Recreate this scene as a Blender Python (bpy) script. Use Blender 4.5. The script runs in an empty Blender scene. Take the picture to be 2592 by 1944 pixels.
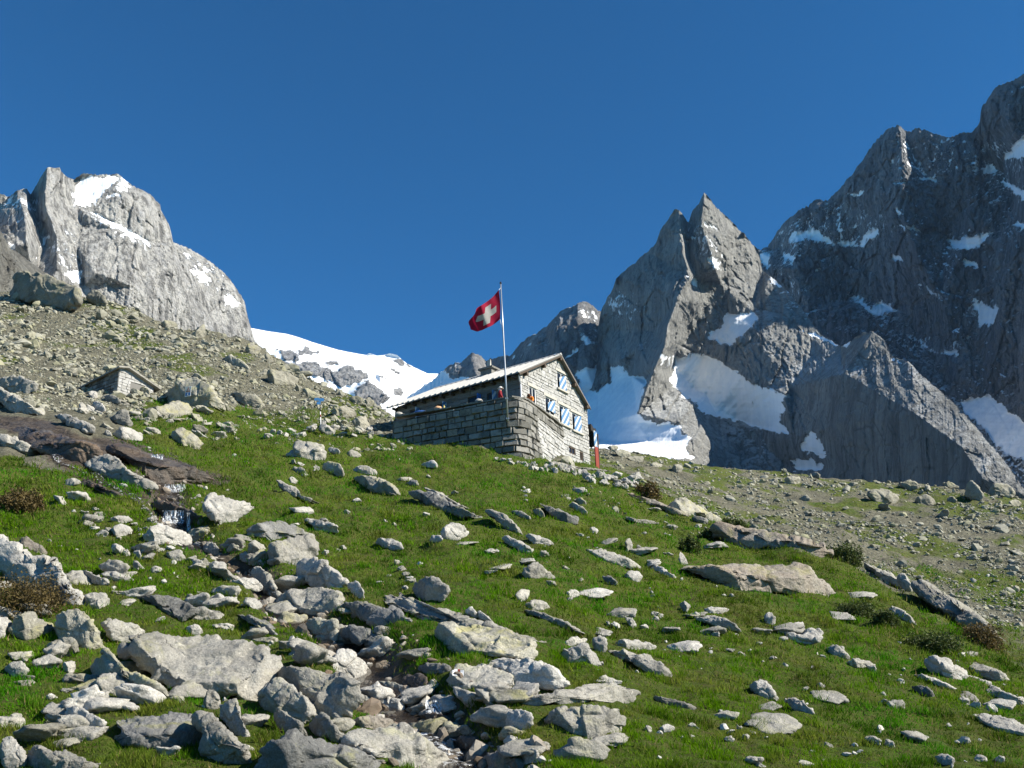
import bpy, math, random
import numpy as np
from mathutils import Vector, Matrix
from mathutils.bvhtree import BVHTree
from mathutils.geometry import delaunay_2d_cdt

S = bpy.context.scene
COL = S.collection
# ------------------------------------------------------------------ camera
F = 2520.0                                   # focal length in photo pixels (2592 wide)
PITCH, ROLL = math.radians(20.22), math.radians(1.833)
cam = bpy.data.cameras.new("camera"); cam.sensor_width = 36.0; cam.lens = 36.0*F/2592.0
cam.clip_start = 0.2; cam.clip_end = 30000.0
camo = bpy.data.objects.new("camera", cam); COL.objects.link(camo)
camo.matrix_world = Matrix.Rotation(math.pi/2+PITCH, 4, 'X') @ Matrix.Rotation(-ROLL, 4, 'Z')
S.camera = camo
# ------------------------------------------------------------------ light
SUN_EL, SUN_A = math.radians(36.0), math.radians(17.0)
SV = Vector((math.cos(SUN_A)*math.cos(SUN_EL), -math.sin(SUN_A)*math.cos(SUN_EL), math.sin(SUN_EL)))
sun = bpy.data.lights.new("sun", 'SUN'); sun.energy = 5.0; sun.angle = math.radians(0.5); sun.color = (1.0, 0.93, 0.80)
suno = bpy.data.objects.new("sun", sun); COL.objects.link(suno)
suno.rotation_euler = SV.to_track_quat('Z', 'Y').to_euler()
W = bpy.data.worlds.new("World"); S.world = W; W.use_nodes = True
nt = W.node_tree
sky = nt.nodes.new('ShaderNodeTexSky'); sky.sky_type = 'NISHITA'; sky.sun_disc = False
sky.sun_elevation = SUN_EL; sky.sun_rotation = math.radians(110.0)
sky.altitude = 3500.0; sky.air_density = 1.0; sky.dust_density = 0.0; sky.ozone_density = 3.0
bg = nt.nodes['Background']; bg.inputs[1].default_value = 0.056
hsv = nt.nodes.new("ShaderNodeMix"); hsv.data_type = "RGBA"; hsv.blend_type = "MULTIPLY"; hsv.inputs[0].default_value = 1.0; hsv.inputs[7].default_value = (0.29, 1.10, 1.52, 1)
nt.links.new(sky.outputs[0], hsv.inputs[6]); nt.links.new(hsv.outputs[2], bg.inputs[0])
S.view_settings.view_transform = 'Standard'; S.view_settings.look = 'None'
S.view_settings.exposure = 0.95; S.view_settings.gamma = 1.0; S.view_settings.use_curve_mapping = False
S.cycles.max_bounces = 5; S.cycles.diffuse_bounces = 2; S.cycles.glossy_bounces = 2
S.cycles.transmission_bounces = 3; S.cycles.transparent_max_bounces = 6

# ------------------------------------------------------------------ numeric helpers
_fw = np.array([0, math.cos(PITCH), math.sin(PITCH)]); _r0 = np.array([1.0, 0, 0]); _u0 = np.cross(_r0, _fw)
_rt = math.cos(ROLL)*_r0 - math.sin(ROLL)*_u0
_up = math.sin(ROLL)*_r0 + math.cos(ROLL)*_u0
def ray(px, py):
    px = np.asarray(px, float)[..., None]; py = np.asarray(py, float)[..., None]
    return _fw + _rt*((px-1296)/F) - _up*((py-972)/F)
def world(px, py, d):
    return ray(px, py)*np.asarray(d, float)[..., None]
def project(P):
    P = np.asarray(P, float); d = P@_fw
    return 1296+F*(P@_rt)/d, 972-F*(P@_up)/d, d

def _hash(ix, iy, iz, k):
    h = (ix.astype(np.uint32)*np.uint32(374761393) + iy.astype(np.uint32)*np.uint32(668265263)
         + iz.astype(np.uint32)*np.uint32(2147483647 & 0x5bd1e995) + np.uint32((k*1274126177) & 0xffffffff))
    h = (h ^ (h >> np.uint32(13)))*np.uint32(1274126177)
    h = (h ^ (h >> np.uint32(16)))*np.uint32(2246822519)
    h = h ^ (h >> np.uint32(15))
    return h
def pnoise(P, seed=0):
    P = np.asarray(P, float)
    i = np.floor(P).astype(np.int64); fr = P-i
    u = fr*fr*fr*(fr*(fr*6-15)+10)
    out = 0.0
    for dx in (0, 1):
        wx = u[:, 0] if dx else 1-u[:, 0]
        for dy in (0, 1):
            wy = u[:, 1] if dy else 1-u[:, 1]
            for dz in (0, 1):
                wz = u[:, 2] if dz else 1-u[:, 2]
                h = _hash(i[:, 0]+dx, i[:, 1]+dy, i[:, 2]+dz, seed)
                gx = (h & np.uint32(1023)).astype(float)/511.5-1
                gy = ((h >> np.uint32(10)) & np.uint32(1023)).astype(float)/511.5-1
                gz = ((h >> np.uint32(20)) & np.uint32(1023)).astype(float)/511.5-1
                out = out + wx*wy*wz*(gx*(fr[:, 0]-dx)+gy*(fr[:, 1]-dy)+gz*(fr[:, 2]-dz))
    return out
def fbm(P, octv=4, seed=0, gain=0.5, lac=2.03, ridge=False):
    P = np.asarray(P, float); a = 1.0; s = 0.0
    for k in range(octv):
        n = pnoise(P*(lac**k)+17.3*k, seed+k)
        if ridge: n = 0.5-np.abs(n)*1.7
        s = s+a*n; a *= gain
    return s
def facets(P, seed=0, tilt=0.9):
    """broken-rock relief: every Voronoi cell is a block with its own offset and tilt; returns height and distance to the joint"""
    P = np.asarray(P, float); dim = P.shape[1]
    P3 = P if dim == 3 else np.concatenate([P, np.zeros((len(P), 1))], 1)
    i = np.floor(P3).astype(np.int64); best = np.full(len(P), 1e9); sec = best.copy(); val = np.zeros(len(P))
    rng_z = (-1, 0, 1) if dim == 3 else (0,)
    for dx in (-1, 0, 1):
        for dy in (-1, 0, 1):
            for dz in rng_z:
                a, b_, c = i[:, 0]+dx, i[:, 1]+dy, i[:, 2]+dz
                h = _hash(a, b_, c, seed); h2 = _hash(a, b_, c, seed+101)
                q = lambda hh, s: ((hh >> np.uint32(s)) & np.uint32(1023)).astype(float)/1023.0
                ox, oy, oz = a+q(h, 0), b_+q(h, 10), (c+q(h, 20)) if dim == 3 else 0.0
                ex, ey, ez = P3[:, 0]-ox, P3[:, 1]-oy, P3[:, 2]-oz
                d = ex*ex+ey*ey+ez*ez
                v = (q(h2, 0)-0.5)*1.2+tilt*((q(h2, 10)-0.5)*2*ex+(q(h2, 20)-0.5)*2*ey+(q(h2, 5)-0.5)*2*ez)
                nb_ = d < best
                sec = np.where(nb_, best, np.minimum(sec, d)); val = np.where(nb_, v, val); best = np.where(nb_, d, best)
    return val, np.sqrt(sec)-np.sqrt(best)
def in_poly(px, py, poly):
    poly = np.asarray(poly, float); inside = np.zeros(np.shape(px), bool)
    x2, y2 = poly[-1]
    for x1, y1 in poly:
        if y1 != y2:
            c = ((y1 > py) != (y2 > py)) & (px < (x2-x1)*(py-y1)/(y2-y1)+x1)
            inside ^= c
        x2, y2 = x1, y1
    return inside
def sm(a, b, x):
    t = np.clip((x-a)/(b-a), 0, 1); return t*t*(3-2*t)

# ------------------------------------------------------------------ object helpers
def tag(o, label=None, cat=None, group=None, kind=None):
    if label: o["label"] = label
    if cat: o["category"] = cat
    if group: o["group"] = group
    if kind: o["kind"] = kind
    return o
def mesh_np(name, V, faces, mat, smooth=True, attrs=None, parent=None, origin=None, mats=None, midx=None):
    """V (n,3) array; faces = array (m,3|4) or list of index tuples; linked as ONE mesh object."""
    V = np.asarray(V, np.float64)
    org = np.zeros(3) if origin is None else np.asarray(origin, float)
    me = bpy.data.meshes.new(name)
    if isinstance(faces, np.ndarray):
        m, k = faces.shape
        me.vertices.add(len(V)); me.vertices.foreach_set("co", (V-org).astype(np.float32).ravel())
        me.loops.add(m*k); me.loops.foreach_set("vertex_index", faces.astype(np.int32).ravel())
        me.polygons.add(m); me.polygons.foreach_set("loop_start", np.arange(0, m*k, k, dtype=np.int32))
    else:
        me.from_pydata((V-org).tolist(), [], [tuple(int(i) for i in f) for f in faces])
    me.update(calc_edges=True)
    me.polygons.foreach_set("use_smooth", np.full(len(me.polygons), smooth))
    for m_ in (mats or [mat]): me.materials.append(m_)
    if midx is not None: me.polygons.foreach_set("material_index", np.asarray(midx, np.int32))
    for an, av in (attrs or {}).items():
        av = np.asarray(av, np.float32)
        if av.ndim == 1:
            a = me.attributes.new(an, 'FLOAT', 'POINT'); a.data.foreach_set("value", av)
        else:
            a = me.attributes.new(an, 'FLOAT_COLOR', 'POINT')
            if av.shape[1] == 3: av = np.concatenate([av, np.ones((len(av), 1), np.float32)], 1)
            a.data.foreach_set("color", av.ravel())
    me.update()
    o = bpy.data.objects.new(name, me); COL.objects.link(o)
    if origin is not None and parent is None: o.location = org
    if parent is not None: o.parent = parent
    return o
def empty(name, loc=(0, 0, 0), rotz=0.0):
    o = bpy.data.objects.new(name, None); COL.objects.link(o)
    o.location = loc; o.rotation_euler = (0, 0, rotz); o.empty_display_size = 0.3
    return o
def grid_faces(nr, nc, off=0):
    i = np.arange(nr*nc).reshape(nr, nc)+off
    return np.stack([i[:-1, :-1], i[:-1, 1:], i[1:, 1:], i[1:, :-1]], -1).reshape(-1, 4)
class MB:
    """collects simple solids into one mesh"""
    def __init__(self): self.v = []; self.f = []; self.m = []
    def add(self, vs, fs, m=0):
        n = len(self.v); self.v += [tuple(map(float, a)) for a in vs]; self.f += [tuple(i+n for i in q) for q in fs]; self.m += [m]*len(fs)
        return self
    def box(self, a, b, m=0):
        x0, y0, z0 = a; x1, y1, z1 = b
        return self.add([(x0, y0, z0), (x1, y0, z0), (x1, y1, z0), (x0, y1, z0), (x0, y0, z1), (x1, y0, z1), (x1, y1, z1), (x0, y1, z1)],
                        [(3, 2, 1, 0), (4, 5, 6, 7), (0, 1, 5, 4), (1, 2, 6, 5), (2, 3, 7, 6), (3, 0, 4, 7)], m)
    def prism(self, pts, ext, m=0):
        """3D polygon extruded by vector ext"""
        n = len(pts); p2 = [tuple(np.add(p, ext)) for p in pts]
        return self.add(list(pts)+p2, [tuple(range(n))[::-1], tuple(range(n, 2*n))]+[(i, (i+1) % n, n+(i+1) % n, n+i) for i in range(n)], m)
    def tube(self, path, rad, n=8, m=0, caps=True):
        path = [Vector(p) for p in path]
        if not isinstance(rad, (list, tuple)): rad = [rad]*len(path)
        vs = []
        for k, p in enumerate(path):
            t = (path[min(k+1, len(path)-1)]-path[max(k-1, 0)]).normalized()
            a = t.orthogonal().normalized(); b = t.cross(a)
            for j in range(n):
                q = 2*math.pi*j/n; vs.append(p+(a*math.cos(q)+b*math.sin(q))*rad[k])
        fs = [(k*n+j, k*n+(j+1) % n, (k+1)*n+(j+1) % n, (k+1)*n+j) for k in range(len(path)-1) for j in range(n)]
        if caps: fs += [tuple(range(n))[::-1], tuple(range((len(path)-1)*n, len(path)*n))]
        return self.add(vs, fs, m)
    def build(self, name, mat, parent=None, origin=None, smooth=False, mats=None):
        o = mesh_np(name, np.array(self.v), self.f, mat, smooth, parent=parent, origin=origin, mats=mats, midx=self.m if mats else None)
        return o

# ------------------------------------------------------------------ materials
def newmat(name, rough=0.85):
    m = bpy.data.materials.new(name); m.use_nodes = True
    b = m.node_tree.nodes['Principled BSDF']; b.inputs['Roughness'].default_value = rough
    b.inputs['Specular IOR Level'].default_value = 0.25
    return m, m.node_tree, b
def N(t, typ, **kw):
    n = t.nodes.new(typ)
    for k, v in kw.items():
        if k in n.inputs: n.inputs[k].default_value = v
        else: setattr(n, k, v)
    return n
def ramp(t, fac, stops, interp='LINEAR'):
    r = t.nodes.new('ShaderNodeValToRGB'); r.color_ramp.interpolation = interp
    e = r.color_ramp.elements
    while len(e) < len(stops): e.new(0.5)
    for q, (p, c) in zip(e, stops):
        q.position = p; q.color = (c, c, c, 1) if isinstance(c, (int, float)) else (*c, 1)
    t.links.new(fac, r.inputs[0]); return r.outputs[0]
def mix(t, fac, a, b, blend='MIX'):
    m = t.nodes.new('ShaderNodeMix'); m.data_type = 'RGBA'; m.blend_type = blend
    for s, v in ((0, fac), (6, a), (7, b)):
        if hasattr(v, 'is_linked'): t.links.new(v, m.inputs[s])
        else: m.inputs[s].default_value = v if isinstance(v, (int, float)) else (*v, 1)
    return m.outputs[2]
def mth(t, op, a, b=0.0, clamp=False):
    m = t.nodes.new('ShaderNodeMath'); m.operation = op; m.use_clamp = clamp
    for s, v in ((0, a), (1, b)):
        if hasattr(v, 'is_linked'): t.links.new(v, m.inputs[s])
        else: m.inputs[s].default_value = v
    return m.outputs[0]
def noise(t, vec, scale, detail=4, rough=0.55, dist=0.0):
    n = N(t, 'ShaderNodeTexNoise', Scale=scale, Detail=detail, Roughness=rough, Distortion=dist)
    if vec is not None: t.links.new(vec, n.inputs['Vector'])
    return n.outputs['Fac']
def bump(t, b, h, strength, dist):
    n = N(t, 'ShaderNodeBump', Strength=strength, Distance=dist)
    t.links.new(h, n.inputs['Height']); t.links.new(n.outputs[0], b.inputs['Normal'])
def attr(t, name):
    return N(t, 'ShaderNodeAttribute', attribute_name=name).outputs['Fac']
def plain(name, col, rough=0.6, metal=0.0, var=0.12, vs=6.0):
    m, t, b = newmat(name, rough)
    tc = N(t, 'ShaderNodeTexCoord').outputs['Object']
    n = noise(t, tc, vs, 5)
    c = mix(t, n, tuple(x*(1-var) for x in col), tuple(min(1, x*(1+var)) for x in col))
    t.links.new(c, b.inputs['Base Color']); b.inputs['Metallic'].default_value = metal
    return m
def granite(name, light, dark, lichen=0.0, lichen_col=(0.30, 0.29, 0.09), brown=0.0, rough=0.9, sc=1.0, wet=0.0):
    """speckled granite in metres, with big tonal patches, dark crust, cracks and lichen"""
    m, t, b = newmat(name, rough)
    tc = N(t, 'ShaderNodeTexCoord').outputs['Object']
    rnd = N(t, 'ShaderNodeObjectInfo').outputs['Random']
    mp = N(t, 'ShaderNodeVectorMath', operation='ADD')
    cv = N(t, 'ShaderNodeCombineXYZ'); k = mth(t, 'MULTIPLY', rnd, 91.0)
    for i in range(3): t.links.new(k, cv.inputs[i])
    t.links.new(tc, mp.inputs[0]); t.links.new(cv.outputs[0], mp.inputs[1]); v = mp.outputs[0]
    big = noise(t, v, 0.9*sc, 6, 0.6, 0.4)
    c = mix(t, ramp(t, big, [(0.36, 0.0), (0.64, 1.0)]), dark, light)
    sp = noise(t, v, 34*sc, 3, 0.7)
    c = mix(t, ramp(t, sp, [(0.40, 0.0), (0.62, 1.0)]), mix(t, 0.75, c, (0.06, 0.06, 0.06), 'MULTIPLY') if False else mix(t, 0.45, c, tuple(x*0.45 for x in dark)), c)
    crust = noise(t, v, 2.6*sc, 8, 0.72, 0.6)
    c = mix(t, ramp(t, crust, [(0.54, 0.0), (0.66, 0.7)]), c, tuple(x*0.42 for x in dark))
    pale = noise(t, v, 6.0*sc, 6, 0.75, 0.3)
    c = mix(t, ramp(t, pale, [(0.57, 0.0), (0.68, 0.6)]), c, tuple(min(0.8, x*1.35) for x in light))
    if brown:
        bn = noise(t, v, 0.7*sc, 4, 0.6, 0.8)
        c = mix(t, ramp(t, bn, [(0.42, 0.0), (0.66, brown)]), c, (0.24, 0.15, 0.085))
    if lichen:
        geo = N(t, 'ShaderNodeNewGeometry'); sx = N(t, 'ShaderNodeSeparateXYZ'); t.links.new(geo.outputs['Normal'], sx.inputs[0])
        ln = noise(t, v, 1.7*sc, 8, 0.68, 0.5)
        upm = ramp(t, sx.outputs[2], [(0.0, 0.35), (0.7, 1.0)])
        lf = mth(t, 'MULTIPLY', ramp(t, ln, [(0.56-0.16*lichen, 0.0), (0.66-0.1*lichen, 1.0)]), upm)
        c = mix(t, mth(t, 'MULTIPLY', lf, min(1.0, 0.35+lichen*0.6)), c, lichen_col)
    br = mth(t, 'MULTIPLY_ADD', rnd, 0.36); t.nodes[-1].inputs[2].default_value = 0.82
    hs = N(t, 'ShaderNodeHueSaturation'); t.links.new(c, hs.inputs['Color']); t.links.new(br, hs.inputs['Value'])
    t.links.new(hs.outputs[0], b.inputs['Base Color'])
    h = mth(t, 'ADD', mth(t, 'MULTIPLY', noise(t, v, 5*sc, 10, 0.68), 1.0), mth(t, 'MULTIPLY', sp, 0.12))
    bump(t, b, h, 0.85, 0.11/sc)
    return m
M = {}
M['pale'] = granite('pale_granite', (0.52, 0.50, 0.455), (0.35, 0.335, 0.30), 0.0)
M['grey'] = granite('grey_granite', (0.43, 0.41, 0.36), (0.26, 0.25, 0.22), 0.15, (0.33, 0.32, 0.17))
M['dark'] = granite('dark_granite', (0.27, 0.265, 0.25), (0.15, 0.15, 0.142), 0.15)
M['lich'] = granite('lichen_granite', (0.41, 0.39, 0.32), (0.24, 0.23, 0.19), 0.5, (0.34, 0.32, 0.12))
M['mor'] = granite('moraine_granite', (0.37, 0.355, 0.29), (0.24, 0.23, 0.185), 0.4, (0.31, 0.30, 0.16), sc=0.35)
M['brown'] = granite('brown_granite', (0.38, 0.35, 0.30), (0.25, 0.225, 0.19), 0.15, brown=0.40, sc=0.5)
M['wet'] = granite('wet_granite', (0.125, 0.11, 0.095), (0.05, 0.043, 0.037), 0.0, brown=0.32, rough=0.38)
# ------------------------------------------------------------------ terrain: control points (photo px, depth m) -> elevation field
TP = []
def tp(*pts): TP.extend(pts)
for px, dy in ((1300, 0), (1000, 0)):
    tp((px, 1944, 12.0), (px, 1820, 14.0), (px, 1700, 16.6), (px, 1600, 19.7), (px, 1500, 23.8), (px, 1400, 29.5), (px, 1300, 38.0), (px, 1220, 48.5))
tp((1300, 1150, 61.2), (1420, 1163, 66.5), (1495, 1174, 71.3), (1130, 1128, 64.0), (1000, 1105, 67.6))
tp((150, 1944, 11.5), (150, 1800, 13.6), (150, 1650, 16.4), (150, 1500, 20.5), (150, 1350, 26.5), (150, 1200, 35.0), (120, 1080, 46.0), (60, 1000, 58.0), (290, 992, 66.0), (450, 1010, 64.0), (430, 1090, 54.0), (300, 1140, 43.0))
tp((550, 1944, 11.7), (550, 1750, 15.2), (550, 1600, 19.0), (550, 1450, 24.5), (550, 1350, 29.8), (600, 1260, 38.0), (640, 1150, 51.0), (813, 1085, 67.0), (700, 1060, 69.0), (620, 1040, 70.0), (800, 1130, 57.0))
# moraine
tp((60, 930, 75), (60, 860, 95), (60, 800, 120), (250, 900, 88), (250, 830, 115), (450, 940, 80), (450, 890, 100), (650, 1000, 78), (650, 940, 95), (800, 1035, 76), (850, 1010, 86), (930, 1060, 75))
tp((0, 742, 140), (150, 742, 138), (271, 768, 135), (344, 792, 132), (412, 828, 129), (515, 840, 125), (653, 878, 118), (667, 890, 116), (727, 932, 110), (782, 962, 105), (882, 1010, 96), (942, 1026, 90), (990, 1056, 86))
for x, y, d in ((0, 745, 190), (271, 768, 185), (515, 840, 175), (727, 932, 160), (882, 1010, 150), (990, 1056, 140)):
    tp((x, y+170, d), (x, y+420, d*1.7))
# ridge under the hut, its edge to the right
tp((1600, 1225, 66), (1660, 1258, 62.5), (1750, 1310, 57), (1850, 1342, 54), (1930, 1375, 50), (2080, 1392, 47), (2150, 1425, 43), (2240, 1500, 37.5), (2330, 1550, 34), (2450, 1615, 30), (2592, 1690, 26.5))
tp((1600, 1320, 45), (1600, 1450, 31), (1600, 1600, 22.3), (1600, 1750, 16.8), (1600, 1944, 12.4), (1850, 1440, 36), (1850, 1560, 26), (2000, 1500, 33), (2000, 1620, 24.5), (2000, 1750, 18.5), (2000, 1944, 13.2), (2300, 1650, 25.5), (2300, 1800, 18.3), (2300, 1944, 14.0), (2560, 1780, 21.5), (2560, 1944, 14.8))
# dip behind the edge, scree slope on the far side
tp((1610, 1200, 92), (1760, 1255, 86), (1900, 1315, 80), (2100, 1365, 72), (2200, 1420, 67), (2330, 1500, 58), (2460, 1570, 52), (2592, 1640, 46))
tp((1560, 1180, 108), (1750, 1215, 108), (2000, 1290, 98), (2250, 1330, 90), (2400, 1400, 78), (2592, 1430, 74), (2592, 1340, 92), (2300, 1270, 112), (2000, 1235, 118))
tp((1420, 1130, 120), (1510, 1137, 128), (1650, 1155, 134), (1760, 1176, 136), (2000, 1200, 136), (2200, 1222, 132), (2400, 1238, 126), (2592, 1268, 118))
for x, y, d in ((1420, 1130, 185), (1650, 1155, 200), (2000, 1200, 200), (2400, 1238, 190), (2592, 1268, 180)):
    tp((x, y+170, d), (x, y+420, d*1.7))
tp((1100, 1120, 92), (1250, 1125, 100))
# outside the frame
for d, y in ((11.5, 1944), (16.4, 1650), (26.5, 1350), (46, 1080), (75, 930), (120, 800), (140, 735)): tp((-450, y-25, d))
for d, y in ((15.5, 1944), (22, 1790), (30, 1680), (50, 1640), (76, 1450), (118, 1285)): tp((3050, y+15, d))
for x in (-450, 3050): tp((x, 1100, 240), (x, 1200, 330))
tpa = np.array(TP, float)
_P = world(tpa[:, 0], tpa[:, 1], tpa[:, 2])
_az = np.degrees(np.arctan2(_P[:, 0], _P[:, 1])); _r = np.hypot(_P[:, 0], _P[:, 1])
near = [(a, r, z) for a in (-42, -20, 0, 20, 42) for r, z in ((7.5, -2.0), (5.0, -2.7), (3.0, -3.2))]
_az = np.concatenate([_az, [q[0] for q in near]]); _z = np.concatenate([_P[:, 2], [q[2] for q in near]]); _r = np.concatenate([_r, [q[1] for q in near]])
def _feat(az, r): return np.stack([az/9.0, np.log(r)*3.0], -1)
_X = _feat(_az, _r); _e = _z/_r
def _ker(d2): return 0.5*d2*np.log(d2+1e-12)
def _tps_fit(X, y, lam):
    n = len(X); K = _ker(((X[:, None]-X[None])**2).sum(-1))+lam*np.eye(n)
    Pm = np.concatenate([np.ones((n, 1)), X], 1)
    A = np.block([[K, Pm], [Pm.T, np.zeros((3, 3))]])
    return np.linalg.solve(A, np.concatenate([y, np.zeros(3)]))
_wt = _tps_fit(_X, _e, 2e-3)
def elev(az, r):
    Q = _feat(az, r); out = np.empty(len(Q))
    for s in range(0, len(Q), 20000):
        q = Q[s:s+20000]; K = _ker(((q[:, None]-_X[None])**2).sum(-1))
        out[s:s+20000] = K@_wt[:-3]+_wt[-3]+q@_wt[-2:]
    return out
GREEN = [(-600, 1180), (0, 1150), (170, 1190), (300, 1130), (320, 1060), (380, 1010), (500, 1020), (640, 1042), (820, 1082), (1000, 1105), (1300, 1140), (1500, 1172), (1620, 1205), (1700, 1258), (1800, 1308), (1950, 1378), (2130, 1398), (2220, 1485), (2300, 1535), (2450, 1612), (2592, 1695), (3100, 1790), (3100, 2300), (-600, 2300)]
WETP = [(-200, 1040), (0, 1055), (100, 1055), (160, 1080), (230, 1110), (330, 1115), (420, 1150), (480, 1178), (600, 1212), (560, 1222), (470, 1224), (400, 1240), (370, 1276), (285, 1232), (195, 1204), (105, 1151), (60, 1110), (0, 1085), (-200, 1075)]
STREAM = [(400, 1190), (430, 1225), (425, 1255), (440, 1290), (462, 1322), (478, 1350), (520, 1375), (575, 1400), (640, 1430), (690, 1462), (715, 1490), (745, 1530), (790, 1555), (850, 1575), (905, 1610), (945, 1660), (990, 1700), (1040, 1735), (1085, 1770), (1100, 1805), (1125, 1840), (1150, 1870), (1195, 1900), (1180, 1944), (1170, 2020)]
RILL = [(105, 1141), (140, 1158), (180, 1182), (230, 1198), (275, 1226), (350, 1272), (388, 1298), (430, 1318)]
def base_ground(x, y):
    r = np.hypot(x, y); az = np.degrees(np.arctan2(x, y))
    return np.clip(r, 3, None)*elev(az, np.clip(r, 3, None))
def det_noise(x, y):
    P = np.stack([x, y, np.zeros_like(x)], -1); r = np.hypot(x, y)
    a = 0.30*fbm(P/1.5, 3, 5)+0.45*fbm(P/5.5, 3, 9)
    fine = np.clip(1.4-r/60.0, 0, 1)*0.10*fbm(P/0.45, 2, 21)
    return a*np.clip(r/30, 0.5, 1.6)+fine
AZ0, AZ1, NAZ = -42.0, 42.0, 520
rr = np.exp(np.linspace(math.log(3.0), math.log(420.0), 640))
azg = np.linspace(AZ0, AZ1, NAZ)
RR, AA = np.meshgrid(rr, azg, indexing='ij')
GX = RR*np.sin(np.radians(AA)); GY = RR*np.cos(np.radians(AA))
GZ = (RR*elev(AA.ravel(), RR.ravel()).reshape(RR.shape))+det_noise(GX.ravel(), GY.ravel()).reshape(RR.shape)
def make_bvh(step=1):
    V = np.stack([GX, GY, GZ], -1)[::step, ::step]; n, m, _ = V.shape
    return BVHTree.FromPolygons(V.reshape(-1, 3).tolist(), grid_faces(n, m).tolist())
gb = make_bvh(2)
ORI = Vector((0, 0, 0))
def hit(px, py, bvh=None):
    d = Vector(ray(px, py).tolist()).normalized()
    h = (bvh or gb).ray_cast(ORI, d)
    return h[0]
def path_world(pts, n=8):
    out = []
    for (x0, y0), (x1, y1) in zip(pts[:-1], pts[1:]):
        for k in range(n):
            h = hit(x0+(x1-x0)*k/n, y0+(y1-y0)*k/n)
            if h is not None: out.append(np.array(h))
    P = np.array(out)
    for _ in range(6): P[1:-1] = (P[:-2]+2*P[1:-1]+P[2:])/4
    return P
SW = path_world(STREAM); RW = path_world(RILL)
def dist_path(x, y, P):
    best = np.full(x.shape, 1e9)
    lo = P[:, :2].min(0)-4; hi = P[:, :2].max(0)+4
    m = (x > lo[0]) & (x < hi[0]) & (y > lo[1]) & (y < hi[1])
    idx = np.nonzero(m)[0]
    q = np.stack([x[idx], y[idx]], -1)
    for s in range(0, len(idx), 20000):
        d = np.sqrt(((q[s:s+20000, None]-P[None, :, :2])**2).sum(-1)).min(1)
        best[idx[s:s+20000]] = d
    return best
DS = dist_path(GX.ravel(), GY.ravel(), SW).reshape(GX.shape)
carve = 0.50*(1-sm(0.25, 1.05, DS))
GZ = GZ-carve
gb = make_bvh(1)
# ------------------------------------------------------------------ ground sheet
outer = [600.0, 1200.0, 3000.0, 9000.0]
VX = [GX.ravel()]; VY = [GY.ravel()]; VZ = [GZ.ravel()]
for k, ro in enumerate(outer):
    VX.append(ro*np.sin(np.radians(azg))); VY.append(ro*np.cos(np.radians(azg)))
    VZ.append(np.minimum(GZ[-1]-60-60*k, 20-80*k))
V = np.stack([np.concatenate(VX), np.concatenate(VY), np.concatenate(VZ)], -1)
# the sheet also runs behind the viewer
nb = len(V)
qx, qy, qd = project(V); front = qd > 1
jx = fbm(V[:, [0, 1, 2]]*np.array([1, 1, 0])/2.2, 3, 31)*38; jy = fbm(V*np.array([1, 1, 0])/2.2, 3, 77)*26
def cover_at(P):
    x, y, d = project(P); Pf = P*np.array([1, 1, 0])
    jx = fbm(Pf/2.2, 3, 31)*40; jy = fbm(Pf/2.2, 3, 77)*22
    near_ = np.hypot(P[:, 0], P[:, 1]) < 78
    g = in_poly(x+jx, y+jy, GREEN) & near_
    g = np.where(d < 10, True, g)
    sc = 0.5+fbm(Pf/np.array([9.0, 14.0, 1.0]), 4, 55)*1.1
    sc3 = 0.5+fbm(Pf/np.array([4.0, 6.0, 1.0]), 4, 56)*0.9
    sc2 = np.where(x > 1450, 0.5*sc+0.5*sc3+0.17, sc-0.06)
    bare = 1-0.40*sm(0.60, 0.74, 0.5+0.9*fbm(Pf/1.6, 3, 58)+0.3*fbm(Pf/0.5, 2, 59))
    cov = np.where(g, bare, sm(0.42, 0.82, sc2)*0.55)
    return cov.astype(float), in_poly(x+jx*0.3, y+jy*0.3, WETP) & near_
cov, wet = cover_at(V)
ds_all = np.concatenate([DS.ravel(), np.full(len(V)-DS.size, 1e9)])
cov = cov*sm(0.38, 0.85, ds_all); cov[wet] = 0
wetv = np.maximum(wet.astype(float), 1-sm(0.35, 0.9, ds_all))
m, t, b = newmat('alpine_ground', 0.95)
tc = N(t, 'ShaderNodeTexCoord').outputs['Object']
cv_ = attr(t, 'cover'); wt_ = attr(t, 'wet')
g1 = noise(t, tc, 0.55, 6, 0.65); g2 = noise(t, tc, 4.5, 6, 0.7)
gr = mix(t, ramp(t, g1, [(0.35, 0.0), (0.66, 1.0)]), (0.050, 0.100, 0.008), (0.095, 0.122, 0.018))
gr = mix(t, ramp(t, g2, [(0.42, 0.0), (0.70, 0.9)]), gr, (0.085, 0.068, 0.028))
s1 = noise(t, tc, 1.6, 8, 0.72); s2 = noise(t, tc, 7.0, 6, 0.75)
vor = N(t, 'ShaderNodeTexVoronoi', Scale=3.2, Randomness=1.0); t.links.new(tc, vor.inputs['Vector'])
sc = mix(t, ramp(t, s1, [(0.35, 0.0), (0.65, 1.0)]), (0.115, 0.108, 0.078), (0.205, 0.195, 0.145))
sc = mix(t, ramp(t, vor.outputs['Distance'], [(0.25, 0.0), (0.75, 0.75)]), sc, (0.085, 0.085, 0.06))
sc = mix(t, ramp(t, s2, [(0.55, 0.0), (0.72, 0.5)]), sc, (0.31, 0.30, 0.24))
sc = mix(t, mth(t, 'MULTIPLY', cv_, 0.0), sc, sc)
mg = mix(t, cv_, (0.18, 0.155, 0.10), (0.075, 0.075, 0.022))
fac = ramp(t, mth(t, 'ADD', cv_, mth(t, 'MULTIPLY', mth(t, 'SUBTRACT', s1, 0.5), 0.9)), [(0.26, 0.0), (0.56, 1.0)])
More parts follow.
